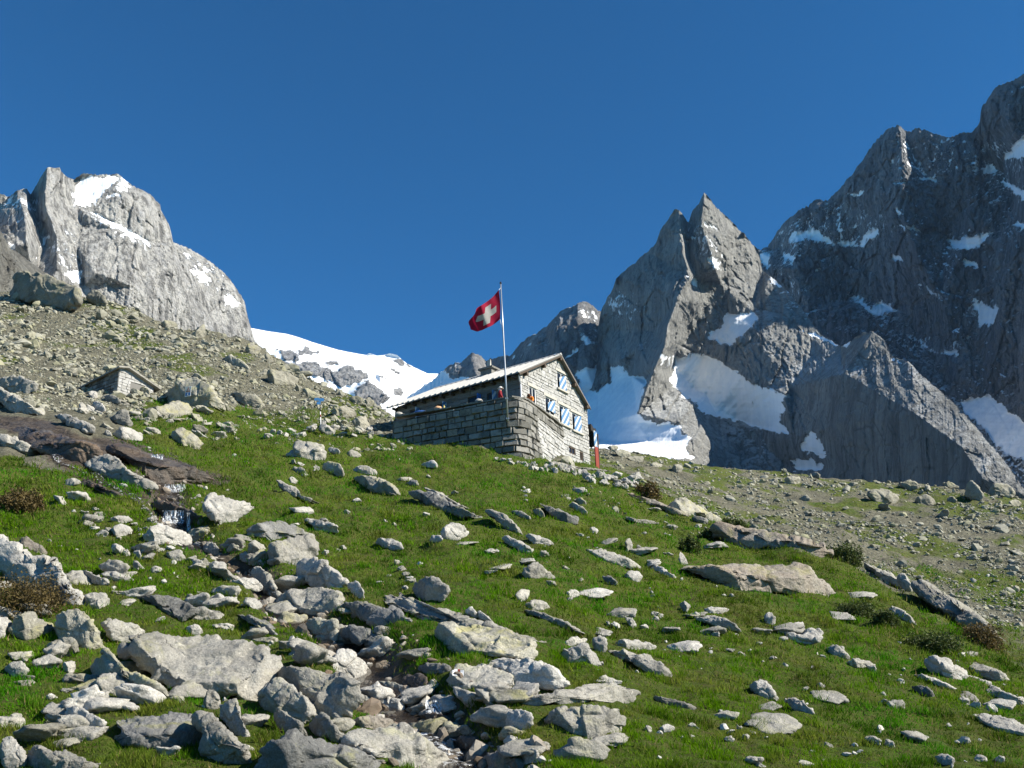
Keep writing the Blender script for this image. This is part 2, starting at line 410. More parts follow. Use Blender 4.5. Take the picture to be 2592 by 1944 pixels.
c = mix(t, fac, sc, gr)
c = mix(t, wt_, c, mix(t, ramp(t, g2, [(0.4, 0.0), (0.62, 1.0)]), (0.045, 0.036, 0.027), (0.125, 0.10, 0.075)))
t.links.new(c, b.inputs['Base Color'])
t.links.new(mth(t, 'SUBTRACT', 0.95, mth(t, 'MULTIPLY', wt_, 0.6)), b.inputs['Roughness']); b.inputs['Specular IOR Level'].default_value = 0.12
hh = mth(t, 'ADD', mth(t, 'MULTIPLY', vor.outputs['Distance'], -0.6), s2)
bump(t, b, hh, 1.0, 0.16)
M['ground'] = m
nr = 640+len(outer)
ground = mesh_np('ground', V, grid_faces(nr, NAZ), m, True, {'cover': cov, 'wet': wetv})
tag(ground, 'steep alpine slope of grass, gravel and scree below the peaks', kind='structure')
# land behind and beside the viewer
bk = []
for ro in (3.0, 12.0, 60.0, 400.0, 9000.0):
    for a in np.linspace(42, 318, 24):
        bk.append((ro*math.sin(math.radians(a)), ro*math.cos(math.radians(a)), -3.25-0.12*min(ro, 400)+(0.0 if ro > 5 else 0.3)))
bk = np.array(bk)
ground2 = mesh_np('valley_floor', bk, grid_faces(5, 24)[:, ::-1], m, True, {'cover': np.ones(len(bk)), 'wet': np.zeros(len(bk))})
tag(ground2, 'grassy valley ground falling away behind the viewpoint', kind='structure')
# ------------------------------------------------------------------ mountains
def rockmat(name, light, dark, streak, stain, scale, snowmul=1.0):
    m, t, b = newmat(name, 0.95)
    tc = N(t, 'ShaderNodeTexCoord').outputs['Object']
    mp = N(t, 'ShaderNodeMapping'); mp.inputs['Scale'].default_value = (1, 1, 0.07); t.links.new(tc, mp.inputs['Vector'])
    mp2 = N(t, 'ShaderNodeMapping'); mp2.inputs['Rotation'].default_value = (0.3, 0.6, 0.4); mp2.inputs['Scale'].default_value = (1, 1, 0.3); t.links.new(tc, mp2.inputs['Vector'])
    a = noise(t, mp2.outputs[0], 0.020*scale, 7, 0.62, 0.6)
    c = mix(t, ramp(t, a, [(0.36, 0.0), (0.64, 1.0)]), dark, light)
    s = noise(t, mp.outputs[0], 0.085*scale, 7, 0.72, 0.3)
    c = mix(t, ramp(t, s, [(0.46, 0.0), (0.58, streak)]), c, tuple(x*0.45 for x in dark))
    s2 = noise(t, mp.outputs[0], 0.055*scale, 6, 0.72)
    c = mix(t, ramp(t, s2, [(0.52, 0.0), (0.64, streak*0.7)]), c, tuple(min(0.6, x*1.35) for x in light))
    f = noise(t, tc, 0.12*scale, 8, 0.7)
    vj = N(t, 'ShaderNodeTexVoronoi', feature='DISTANCE_TO_EDGE', Scale=0.045*scale); t.links.new(mp2.outputs[0], vj.inputs['Vector'])
    c = mix(t, ramp(t, vj.outputs['Distance'], [(0.0, 0.55), (0.035, 0.0)]), c, tuple(x*0.35 for x in dark))
    c = mix(t, ramp(t, f, [(0.52, 0.0), (0.70, stain)]), c, tuple(x*0.6 for x in dark))
    # snow: the mapped fields, plus ledges flat enough to hold it
    geo = N(t, 'ShaderNodeNewGeometry'); sx = N(t, 'ShaderNodeSeparateXYZ'); t.links.new(geo.outputs['Normal'], sx.inputs[0])
    sn = noise(t, tc, 0.10*scale, 9, 0.72)
    led = mth(t, 'ADD', sx.outputs[2], mth(t, 'MULTIPLY', mth(t, 'SUBTRACT', sn, 0.5), 1.5))
    led = mth(t, 'MULTIPLY', ramp(t, led, [(0.66, 0.0), (0.74, 1.0)]), attr(t, 'ledge'))
    sn2 = noise(t, tc, 0.028*scale, 6, 0.65)
    sa = mth(t, 'ADD', attr(t, 'snow'), mth(t, 'MULTIPLY', mth(t, 'SUBTRACT', mth(t, 'ADD', mth(t, 'MULTIPLY', sn, 0.6), mth(t, 'MULTIPLY', sn2, 0.4)), 0.5), 3.4))
    fac = mth(t, 'MAXIMUM', ramp(t, sa, [(0.50, 0.0), (0.60, 1.0)]), led)
    ps = noise(t, mp2.outputs[0], 0.05*scale, 6, 0.6)
    sncol = mix(t, ramp(t, ps, [(0.40, 0.0), (0.65, 1.0)]), (0.78, 0.82, 0.86), (0.90, 0.91, 0.92))
    c = mix(t, fac, c, sncol)
    t.links.new(c, b.inputs['Base Color'])
    bumph = mth(t, 'MULTIPLY', mth(t, 'ADD', mth(t, 'ADD', mth(t, 'MULTIPLY', s, 0.6), mth(t, 'MULTIPLY', f, 1.6)), mth(t, 'MULTIPLY', sn, 1.0)), mth(t, 'SUBTRACT', 1.0, fac))
    bump(t, b, bumph, 1.0, 9.0/scale)
    return m
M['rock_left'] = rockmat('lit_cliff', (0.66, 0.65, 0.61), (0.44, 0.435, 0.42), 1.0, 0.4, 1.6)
M['rock_mid'] = rockmat('spire_rock', (0.45, 0.45, 0.425), (0.28, 0.282, 0.27), 0.5, 0.6, 1.2)
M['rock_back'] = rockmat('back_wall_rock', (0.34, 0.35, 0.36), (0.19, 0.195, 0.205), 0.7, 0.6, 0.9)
M['rock_far'] = rockmat('far_rock', (0.40, 0.40, 0.395), (0.24, 0.24, 0.245), 0.6, 0.5, 0.7)
M['rock_shoulder'] = rockmat('shoulder_rock', (0.30, 0.295, 0.26), (0.21, 0.205, 0.185), 0.5, 0.4, 3.5)

def Lc(p): return [(x/2.91, 380+y/2.91)+tuple(d+0.50*x/2.91 for d in r) for x, y, *r in p]
def C3(p): return [(1300+x/2.074, 450+y/2.074)+tuple(r) for x, y, *r in p]
def C4(p): return [(1850+x/1.508, 150+y/1.508)+tuple(r) for x, y, *r in p]
def C8(p): return [(620+x/3.814, 820+y/3.814)+tuple(r) for x, y, *r in p]
def HZ(p): return [(900+x/2.766, 650+y/2.766)+tuple(r) for x, y, *r in p]

def mountain(name, sil, lines, bottom, mat, label, snow=(), rock=(), base_snow=0.0, ledge=0.6, step=2.5, amp=7.0, flute=7.0, jag=2.2, seed=1, x_rng=None, soft=2, fwave=1.0, crag=6.0, block=1.0, calm=None, dust=(), rolls=1.0):
    """sil: ridge line (px,py,depth); lines: inner ridges and gullies; bottom: foot line. The depths between
    them come from a constrained triangulation, then fluted relief is added and the back slope is closed."""
    pls = [sil]+list(lines)+[bottom]
    vs, ds, ed = [], [], []
    key = {}
    for pl in pls:
        prev = None
        for x, y, d in pl:
            k = (round(x, 1), round(y, 1))
            if k not in key: key[k] = len(vs); vs.append(Vector((x, y))); ds.append(d)
            if prev is not None and prev != key[k]: ed.append((prev, key[k]))
            prev = key[k]
    vo, _, fo, ov, _, _ = delaunay_2d_cdt(vs, ed, [], 0, 1e-4)
    dd = []
    arr = np.array([(v.x, v.y) for v in vs]); dsa = np.array(ds)
    for i, v in enumerate(vo):
        if ov[i]: dd.append(np.mean([ds[j] for j in ov[i]]))
        else:
            q = ((arr-np.array([v.x, v.y]))**2).sum(1); j = np.argsort(q)[:3]; w = 1/(q[j]+1e-6); dd.append((w*dsa[j]).sum()/w.sum())
    xs = [p[0] for p in sil]; x0, x1 = x_rng or (min(xs), max(xs))
    nc = int((x1-x0)/step)+1; px = np.linspace(x0, x1, nc)
    o = np.argsort(xs, kind='stable')
    ytop = np.interp(px, np.array(xs)[o], np.array([p[1] for p in sil])[o])
    rng = np.stack([px/26.0, np.full(nc, seed*7.7), np.zeros(nc)], -1)
    ytop = ytop-jag*jag*1.5*(fbm(rng, 5, seed+90, 0.6)+0.8*(fbm(rng*2.6, 4, seed+95, 0.62, ridge=True)-0.45))
    bx = [p[0] for p in bottom]; ybot = np.interp(px, bx, [p[1] for p in bottom])
    nrow = max(20, int((ybot-ytop).max()/step)+1)
    tt = np.linspace(0, 1, nrow)[:, None]
    PX = np.repeat(px[None], nrow, 0); PY = ytop[None]*(1-tt)+ybot[None]*tt
    D = np.full(PX.shape, np.nan)
    for f in fo:
        for k in range(1, len(f)-1):
            a, b_, c = [np.array([vo[f[q]].x, vo[f[q]].y]) for q in (0, k, k+1)]
            den = (b_[1]-c[1])*(a[0]-c[0])+(c[0]-b_[0])*(a[1]-c[1])
            if abs(den) < 1e-6: continue
            i0 = np.searchsorted(px, min(a[0], b_[0], c[0])-0.01); i1 = np.searchsorted(px, max(a[0], b_[0], c[0])+0.01)
            X = PX[:, i0:i1]; Y = PY[:, i0:i1]
            w0 = ((b_[1]-c[1])*(X-c[0])+(c[0]-b_[0])*(Y-c[1]))/den; w1 = ((c[1]-a[1])*(X-c[0])+(a[0]-c[0])*(Y-c[1]))/den; w2 = 1-w0-w1
            ok = (w0 > -1e-3) & (w1 > -1e-3) & (w2 > -1e-3)
            val = w0*dd[f[0]]+w1*dd[f[k]]+w2*dd[f[k+1]]
            sub = D[:, i0:i1]; sub[ok] = val[ok]
    for c in range(nc):           # rows above/below the triangulation take the nearest value
        col = D[:, c]; g = ~np.isnan(col)
        if g.any(): D[:, c] = np.interp(np.arange(nrow), np.nonzero(g)[0], col[g])
    bad = np.isnan(D).all(0)
    if bad.any():
        gi = np.nonzero(~bad)[0]
        for c in np.nonzero(bad)[0]: D[:, c] = D[:, gi[np.abs(gi-c).argmin()]]
    for _ in range(soft):
        E = np.pad(D, 1, mode='edge'); D = (E[:-2, 1:-1]+E[2:, 1:-1]+E[1:-1, :-2]+E[1:-1, 2:]+4*D)/8
    # snow map
    sx, sy = PX.ravel(), PY.ravel()
    q = np.stack([sx/22.0, sy/22.0, np.full(sx.size, seed*3.1)], -1)
    jx = 12*fbm(q, 3, seed+3)+9*fbm(q*np.array([2.2, 5.5, 1]), 3, seed+5, 0.6); jy = 11*fbm(q, 3, seed+4)+8*fbm(q*np.array([2.2, 5.5, 1]), 3, seed+6, 0.6)
    sn = np.full(sx.size, base_snow)
    for pg in dust: sn[in_poly(sx+2*jx, sy+2*jy, pg)] = 0.42
    for pg in snow: sn[in_poly(sx+jx, sy+jy, pg)] = 1.0
    for pg in rock: sn[in_poly(sx+jx, sy+jy, pg)] = 0.0
    sn = sn.reshape(PX.shape)
    sb = sn
    for _ in range(3):
        E = np.pad(sb, 1, mode='edge'); sb = (E[:-2, 1:-1]+E[2:, 1:-1]+E[1:-1, :-2]+E[1:-1, 2:]+4*sb)/8
    # relief, in units of photo pixels at the surface's own depth
    m_ = D/F
    U = np.stack([PX.ravel(), PY.ravel(), np.full(PX.size, seed*11.0)], -1)
    Wp = U.copy(); Wp[:, 0] += 14*fbm(U/70.0, 3, seed+20); Wp[:, 1] += 14*fbm(U/70.0, 3, seed+21)
    n1 = fbm(Wp/np.array([95.0, 140.0, 1]), 5, seed+30, 0.55, ridge=True)
    n2 = fbm(Wp/np.array([19.0*fwave, 80.0, 1]), 4, seed+40, 0.6, ridge=True)
    R45 = np.stack([U[:, 0]*0.75+U[:, 1]*0.66, -U[:, 0]*0.66+U[:, 1]*0.75, U[:, 2]], -1)
    n3 = fbm(R45/np.array([70.0, 14.0, 1]), 4, seed+50, 0.58, ridge=True)
    n4 = fbm(Wp/np.array([26.0, 34.0, 1]), 5, seed+60, 0.66, ridge=True)
    th_ = 0.35*math.sin(seed)
    Rv = np.stack([Wp[:, 0]*math.cos(th_)+Wp[:, 1]*math.sin(th_), -Wp[:, 0]*math.sin(th_)+Wp[:, 1]*math.cos(th_)], -1)
    f1, e1 = facets(Rv/np.array([62.0, 120.0]), seed+1); f2, e2 = facets(Rv/np.array([24.0, 52.0])+3.3, seed+2, 1.1); f3_, e3 = facets((Rv+4*np.stack([n4, n2], -1))/np.array([9.5, 17.0])+7.7, seed+3, 1.2)
    crack = 5.0*np.exp(-(e1/0.05)**2)+2.5*np.exp(-(e2/0.07)**2)
    rel = -(amp*1.5*n1+flute*0.7*n2+flute*0.5*n3+crag*0.55*n4+block*(9.0*f1+6.0*f2+2.6*f3_-crack)).reshape(PX.shape)
    edge = np.clip((PY-ytop[None])/25.0, 0.15, 1)
    if calm: edge = edge*(1-(1-calm[2])*sm(calm[0], calm[1], PX+0.25*(PY-900)))
    D = D+1.25*rel*m_*edge*(1-0.88*sb)
    roll = fbm(R45/np.array([26.0, 130.0, 1]), 4, seed+80, 0.5)*13.0*np.ones(1)+fbm(U/np.array([90.0, 16.0, 1]), 3, seed+85)*6.0
    D = D+roll.reshape(PX.shape)*m_*sb*np.clip((PY-ytop[None])/40.0, 0, 1)*rolls
    Pw = world(PX, PY, D)
    ledge_a = np.clip(ledge*(0.55+1.5*fbm(U/np.array([130.0, 90.0, 1]), 3, seed+70)), 0, 1).reshape(PX.shape)
    # back slope
    b1 = world(px, ytop+14, D[0]*1.02+4); b2 = world(px, np.maximum(ybot, ytop+30), D[0]*1.30); b2[:, 2] = -500; ft = Pw[-1].copy(); ft[:, 2] = -500
    rows = [b2[None], b1[None], Pw, ft[None]]
    V = np.concatenate(rows, 0); nr_ = V.shape[0]
    at = lambda A: np.concatenate([A[:1], A[:1], A, A[-1:]], 0).ravel()
    o = mesh_np(name, V.reshape(-1, 3), grid_faces(nr_, nc)[:, ::-1], mat, True, {'snow': at(sb), 'ledge': at(ledge_a)})
    tag(o, label, kind='structure')
    return o

# --- left massif, sunlit
sil = Lc([(-60, 470, 1080), (0, 320, 1060), (60, 345, 1060), (130, 300, 1040), (195, 280, 1035), (225, 330, 1060), (262, 270, 1030), (300, 200, 1015), (350, 130, 1000), (440, 125, 1000), (450, 160, 1005), (500, 210, 1030), (545, 220, 1060), (620, 170, 1040), (710, 185, 1030), (870, 180, 1010), (960, 250, 1000), (1110, 330, 985), (1180, 400, 980), (1185, 440, 978), (1250, 560, 965), (1275, 680, 950), (1380, 720, 955), (1470, 770, 955), (1560, 830, 950), (1650, 900, 945), (1740, 1020, 930), (1800, 1110, 920), (1830, 1250, 900), (1870, 1390, 880), (1960, 1520, 870)])
lines = [Lc([(545, 220, 1050), (560, 400, 1010), (600, 560, 975), (560, 700, 940), (620, 1000, 905), (640, 1200, 880)]),
         Lc([(350, 130, 1000), (330, 400, 975), (420, 640, 940), (420, 900, 890), (420, 1200, 860)]),
         Lc([(225, 330, 1060), (290, 560, 1000), (330, 720, 970), (250, 950, 930)]),
         Lc([(195, 280, 1035), (190, 520, 960), (200, 700, 920)]), Lc([(60, 345, 1060), (60, 560, 1000), (60, 700, 950)]),
         Lc([(640, 440, 995), (860, 545, 955), (1000, 620, 945), (1130, 690, 940)]),
         Lc([(640, 470, 968), (850, 585, 922), (1000, 655, 905), (1120, 715, 915)]),
         Lc([(870, 180, 1010), (900, 360, 965), (1050, 480, 950), (1080, 600, 945)]),
         Lc([(700, 900, 880), (1000, 1010, 850), (1200, 1090, 850), (1400, 1180, 855), (1600, 1280, 865)]),
         Lc([(1130, 715, 918), (1250, 850, 890), (1400, 1000, 880), (1600, 1150, 890)])]
bottom = [(-30, 980, 790), (150, 980, 870), (350, 980, 960), (520, 980, 1050), (680, 980, 1130)]
snow = [Lc(p) for p in ([(530, 330), (600, 215), (720, 190), (870, 180), (850, 235), (780, 310), (690, 390), (560, 420), (560, 350)], [(875, 190), (975, 270), (950, 285), (890, 240)], [(860, 278), (900, 275), (965, 325), (900, 310)], [(790, 335), (890, 330), (880, 345), (790, 345)],
        [(640, 452), (700, 465), (870, 540), (1000, 605), (1110, 680), (1135, 715), (1080, 680), (950, 625), (850, 580), (720, 510)], [(1400, 878), (1450, 895), (1520, 930), (1560, 965), (1500, 975), (1420, 915)], [(1445, 835), (1490, 850), (1545, 890), (1490, 880)], [(1660, 1065), (1720, 1105), (1790, 1145), (1720, 1155), (1650, 1115)],
        [(480, 920), (540, 880), (605, 940), (585, 1005), (530, 960)], [(335, 615), (375, 620), (330, 700), (285, 735), (310, 680)], [(25, 340), (95, 390), (50, 370)], [(145, 400), (210, 390), (215, 420), (295, 455), (240, 440)], [(50, 655), (140, 720), (85, 735)], [(200, 470), (205, 480), (150, 525), (130, 525)], [(425, 335), (475, 340), (450, 355)], [(1100, 385), (1155, 430), (1120, 405)], [(1340, 750), (1420, 775), (1360, 775)], [(230, 350), (300, 410), (260, 390)], [(230, 780), (290, 795), (255, 810)], [(1610, 910), (1660, 930), (1630, 930)])]
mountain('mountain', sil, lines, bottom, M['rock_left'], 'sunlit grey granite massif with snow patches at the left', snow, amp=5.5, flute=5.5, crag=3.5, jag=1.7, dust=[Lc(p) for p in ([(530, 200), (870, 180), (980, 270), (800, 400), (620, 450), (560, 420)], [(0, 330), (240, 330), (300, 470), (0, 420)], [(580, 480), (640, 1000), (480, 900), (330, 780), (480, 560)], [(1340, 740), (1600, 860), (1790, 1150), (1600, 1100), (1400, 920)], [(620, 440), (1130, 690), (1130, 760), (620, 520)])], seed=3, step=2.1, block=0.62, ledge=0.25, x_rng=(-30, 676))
sil = Lc([(-60, 520, 330), (0, 590, 330), (30, 640, 328), (70, 720, 322), (140, 760, 318), (230, 830, 310), (330, 900, 300), (420, 990, 290)])
mountain('mountain_shoulder', sil, [Lc([(70, 720, 322), (120, 860, 300)])], [(-25, 860, 270), (150, 860, 270)], M['rock_shoulder'], 'smooth grey rock shoulder behind the huge block at the left edge', amp=3, flute=2.5, crag=2, jag=1.0, seed=9, ledge=0, x_rng=(-20, 142))

# --- snow dome in the middle
sil = C8([(-40, 20, 2700), (60, 40, 2700), (250, 75, 2700), (400, 95, 2700), (520, 130, 2690), (650, 175, 2680), (780, 215, 2660), (900, 250, 2650), (1040, 278, 2650), (1170, 300, 2650), (1200, 281, 2640), (1270, 305, 2640), (1340, 300, 2630), (1400, 283, 2610), (1470, 300, 2600), (1510, 340, 2600), (1560, 380, 2600), (1700, 450, 2600), (1760, 478, 2610), (1900, 482, 2640), (2100, 500, 2640), (2300, 520, 2640)])
lines = [C8([(300, 240, 2560), (600, 350, 2480), (850, 440, 2440), (1000, 420, 2440), (1230, 490, 2420)]), C8([(600, 520, 2380), (760, 600, 2350), (1000, 640, 2330), (1100, 560, 2360)]), C8([(1250, 490, 2410), (1330, 620, 2300), (1420, 740, 2240)]), C8([(1100, 680, 2280), (1200, 560, 2330), (1300, 500, 2390)]), C8([(1500, 600, 2420), (1560, 700, 2380)])]
bottom = [(600, 1130, 2100), (850, 1130, 2080), (1000, 1130, 2060), (1230, 1130, 2060)]
rock = [C8(p) for p in ([(310, 250), (350, 235), (480, 270), (545, 330), (500, 365), (400, 350)], [(490, 265), (600, 235), (740, 285), (620, 290), (540, 290)], [(770, 268), (840, 300), (800, 280)], [(270, 330), (420, 380), (560, 380), (700, 385), (800, 430), (880, 470), (920, 430), (1000, 420), (1100, 440), (1150, 480), (1230, 490), (1100, 560), (1020, 590), (950, 615), (860, 580), (760, 540), (640, 500), (500, 450), (400, 420)], [(770, 380), (860, 365), (910, 390), (870, 410)],
        [(1040, 690), (1110, 590), (1180, 540), (1250, 585), (1330, 620), (1350, 680), (1410, 700), (1380, 760), (1340, 760), (1320, 830), (1370, 880), (1150, 820)], [(1430, 650), (1470, 615), (1530, 660), (1530, 720), (1450, 700)], [(1380, 300), (1440, 340), (1500, 350), (1560, 390), (1700, 460), (1760, 482), (1640, 440), (1520, 390), (1430, 350)], [(1390, 430), (1430, 425), (1500, 460), (1440, 465)], [(1290, 495), (1400, 555), (1310, 540)], [(1180, 285), (1200, 281), (1215, 300), (1190, 302)])]
mountain('snow_dome', sil, lines, bottom, M['rock_far'], 'white snow dome with grey rock bands behind the hut', (), rock, base_snow=1.0, amp=5, flute=4, jag=0.5, crag=6, rolls=0.35, seed=14, ledge=0.2, x_rng=(612, 1226))

# --- low rocky ridge behind the roof
sil = HZ([(300, 1040, 2260), (480, 900, 2255), (560, 845, 2250), (610, 800, 2250), (650, 770, 2240), (740, 730, 2220), (780, 700, 2210), (820, 675, 2200), (870, 690, 2200), (910, 735, 2210), (950, 715, 2200), (1050, 690, 2170), (1100, 670, 2150), (1160, 610, 2130), (1230, 550, 2100), (1330, 500, 2070), (1440, 380, 2020), (1500, 350, 2000), (1560, 320, 1980), (1620, 320, 1980), (1700, 370, 1990), (1800, 420, 2000), (1960, 520, 2000)])
lines = [HZ([(820, 675, 2200), (850, 800, 2090), (860, 900, 2040)]), HZ([(910, 735, 2210), (960, 830, 2180), (1000, 900, 2150)]), HZ([(1440, 380, 2020), (1400, 520, 1930), (1380, 700, 1880)]), HZ([(1560, 320, 1980), (1560, 450, 1900), (1640, 620, 1850), (1620, 800, 1800)])]
bottom = [(1030, 1200, 1900), (1300, 1200, 1800), (1600, 1200, 1700)]
snow = [HZ(p) for p in ([(300, 1100), (300, 1000), (480, 880), (615, 796), (640, 835), (720, 850), (800, 840), (860, 880), (700, 1000), (700, 1200)], [(1470, 690), (1570, 635), (1560, 660), (1480, 715)], [(1585, 495), (1670, 510), (1640, 525)], [(1595, 580), (1640, 575), (1620, 605)], [(1200, 610), (1225, 590), (1215, 630)], [(1100, 690), (1125, 690), (1105, 725)], [(780, 712), (862, 688), (830, 705)], [(600, 850), (610, 810), (700, 850)], [(1530, 800), (1700, 760), (1800, 800), (1960, 820), (1960, 1000), (1600, 1000)], [(1350, 690), (1420, 675), (1400, 690)], [(1590, 375), (1612, 380), (1595, 415)])]
mountain('rocky_ridge', sil, lines, bottom, M['rock_far'], 'low dark rocky ridge rising behind the hut roof', snow, amp=7, flute=6, jag=2.0, block=1.2, dust=[HZ([(1050, 690), (1250, 560), (1280, 640), (1100, 760)]), HZ([(1540, 330), (1700, 380), (1680, 640), (1560, 600)])], seed=22, ledge=0.55, x_rng=(1030, 1608))

# --- twin spire with its buttress, couloir and the long spur to the right
sil = C3([(-140, 1330, 1700), (-20, 1260, 1760), (200, 1130, 1850), (330, 990, 1900), (440, 800, 1900), (460, 690, 1880), (480, 650, 1870), (510, 600, 1850), (540, 530, 1830), (600, 470, 1800), (640, 440, 1780), (700, 390, 1750), (750, 340, 1720), (770, 280, 1705), (810, 220, 1690), (840, 170, 1675), (855, 165, 1670), (870, 172, 1672), (910, 225, 1690), (918, 232, 1694), (925, 215, 1690), (940, 170, 1680), (975, 130, 1668), (1000, 80, 1660), (1030, 110, 1665), (1060, 150, 1690), (1100, 190, 1715), (1170, 255, 1745), (1230, 320, 1770), (1280, 375, 1785), (1295, 420, 1785), (1305, 490, 1765)])
sil += C4([(150, 830, 1655), (180, 850, 1620), (230, 900, 1560), (270, 950, 1500), (320, 1020, 1420), (345, 1050, 1380), (420, 1100, 1230), (450, 1080, 1170), (500, 1045, 1110), (540, 1040, 1070), (590, 1075, 1040), (610, 1130, 1010), (680, 1160, 960), (730, 1210, 920), (830, 1290, 850), (900, 1360, 800), (960, 1430, 760), (1020, 1500, 720), (1080, 1580, 690), (1140, 1670, 660), (1200, 1770, 640)])
lines = [C3([(870, 172, 1672), (880, 290, 1610), (890, 400, 1570), (930, 520, 1520), (860, 640, 1475), (810, 770, 1435), (790, 900, 1405), (740, 1000, 1395), (700, 1100, 1390), (655, 1240, 1380)]),
         C3([(918, 232, 1694), (905, 330, 1665), (915, 430, 1640), (950, 520, 1610)]),
         C3([(1000, 80, 1660), (985, 250, 1615), (1040, 400, 1580), (1060, 480, 1572)]),
         C3([(1305, 490, 1765), (1230, 480, 1735), (1150, 440, 1700), (1100, 480, 1668), (1090, 560, 1655), (1030, 660, 1635), (920, 830, 1615), (850, 930, 1590), (830, 1010, 1570)]),
         C3([(740, 800, 1580), (640, 900, 1620), (560, 960, 1650)]), C3([(500, 800, 1860), (420, 1000, 1880)]),
         C3([(830, 1010, 1570), (820, 1100, 1500), (870, 1140, 1450), (930, 1200, 1400), (1000, 1310, 1350), (1100, 1420, 1310), (1190, 1480, 1290)]),
         C3([(850, 1000, 1570), (940, 1100, 1545), (1010, 1140, 1510), (1045, 1200, 1475), (1160, 1262, 1440)]),
         C3([(1110, 715, 1610), (1260, 705, 1560), (1270, 790, 1480), (1180, 850, 1490), (1030, 850, 1580)]),
         C3([(1000, 925, 1560), (1100, 960, 1500), (1200, 1040, 1410), (1270, 1090, 1350), (1420, 1130, 1230)]),
         C3([(1160, 1262, 1440), (1300, 1315, 1330), (1450, 1352, 1180)]),
         C3([(1090, 1290, 1430), (1200, 1340, 1370), (1330, 1420, 1290), (1450, 1520, 1200)]),
         C4([(345, 1050, 1380), (300, 1150, 1310), (230, 1250, 1250), (240, 1430, 1165)]),
         C4([(540, 1040, 1070), (430, 1200, 1040), (400, 1400, 1020), (420, 1560, 1000)]),
         C4([(730, 1210, 920), (700, 1350, 850), (760, 1600, 800)]), C4([(900, 1360, 800), (880, 1480, 745), (960, 1600, 690)])]
lines += [C3([(330, 1130, 1830), (420, 1100, 1790), (500, 1010, 1770), (620, 1040, 1640), (690, 1060, 1560)]), C3([(330, 1300, 1640), (480, 1290, 1530), (650, 1285, 1390), (860, 1290, 1320)]), C3([(330, 1385, 1560), (500, 1385, 1450), (700, 1385, 1330), (930, 1375, 1240)]), C3([(330, 1440, 1200), (600, 1440, 1180), (880, 1440, 1170)])]
bottom = [(1230, 1330, 1100), (1400, 1330, 1000), (1600, 1330, 980), (1700, 1330, 1000), (1850, 1330, 1100), (2000, 1330, 1080), (2150, 1330, 960), (2400, 1330, 740), (2680, 1380, 600)]
snow = [C3(p) for p in ([(1110, 715), (1260, 705), (1285, 740), (1200, 830), (1140, 880), (1020, 850), (1040, 800), (1090, 780)],
        [(840, 940), (1000, 925), (1090, 960), (1200, 1040), (1270, 1090), (1420, 1130), (1420, 1200), (1400, 1280), (1452, 1350), (1300, 1315), (1200, 1290), (1100, 1262), (1010, 1240), (940, 1180), (880, 1140), (820, 1060), (850, 1000)],
        [(320, 1000), (380, 980), (400, 1110), (450, 1120), (510, 1060), (500, 990), (560, 985), (620, 1040), (690, 1045), (700, 1080), (665, 1180), (650, 1240), (690, 1260), (720, 1290), (800, 1280), (870, 1290), (890, 1340), (940, 1365), (900, 1420), (960, 1470), (700, 1480), (-160, 1800), (-160, 1300), (-20, 1240), (190, 1110), (310, 1000)],
        [(1020, 410), (1060, 425), (1085, 490), (1050, 460)], [(985, 215), (1060, 265), (1010, 255)], [(925, 525), (960, 545), (950, 570)], [(895, 320), (925, 330), (915, 345)], [(770, 920), (830, 950), (780, 960), (800, 1000), (770, 990)], [(500, 650), (540, 670), (530, 680)], [(1335, 1180), (1345, 1260)])]
snow += [C4(p) for p in ([(215, 1005), (290, 1040), (340, 1050), (425, 1102), (300, 1055)], [(335, 1020), (440, 1040), (462, 1070), (440, 1100), (400, 1090)], [(605, 1135), (670, 1162), (610, 1147)], [(260, 1480), (310, 1410), (360, 1500), (350, 1530)], [(220, 1530), (290, 1525), (355, 1540), (350, 1570), (240, 1570)], [(110, 780), (125, 800), (180, 840), (240, 890), (190, 870), (130, 815)], [(265, 960), (290, 975), (270, 970)])]
mountain('twin_spire', sil, lines, bottom, M['rock_mid'], 'sharp twin spire with a lit buttress, snow couloir and long dark spur', snow, amp=6.5, flute=7.0, crag=10.5, jag=1.9, dust=[C3(p) for p in ([(900, 200), (1060, 240), (1110, 500), (1000, 490)], [(760, 900), (850, 930), (860, 1020), (770, 1010)], [(470, 620), (640, 560), (700, 760), (520, 760)], [(900, 500), (1000, 540), (960, 620), (900, 600)], [(1300, 490), (1420, 560), (1452, 700), (1380, 620)])]+[C4([(110, 800), (250, 880), (330, 1020), (220, 960)])], seed=31, step=2.1, block=1.15, calm=(2020, 2160, 0.45), ledge=0.35, x_rng=(1245, 2640), soft=2)

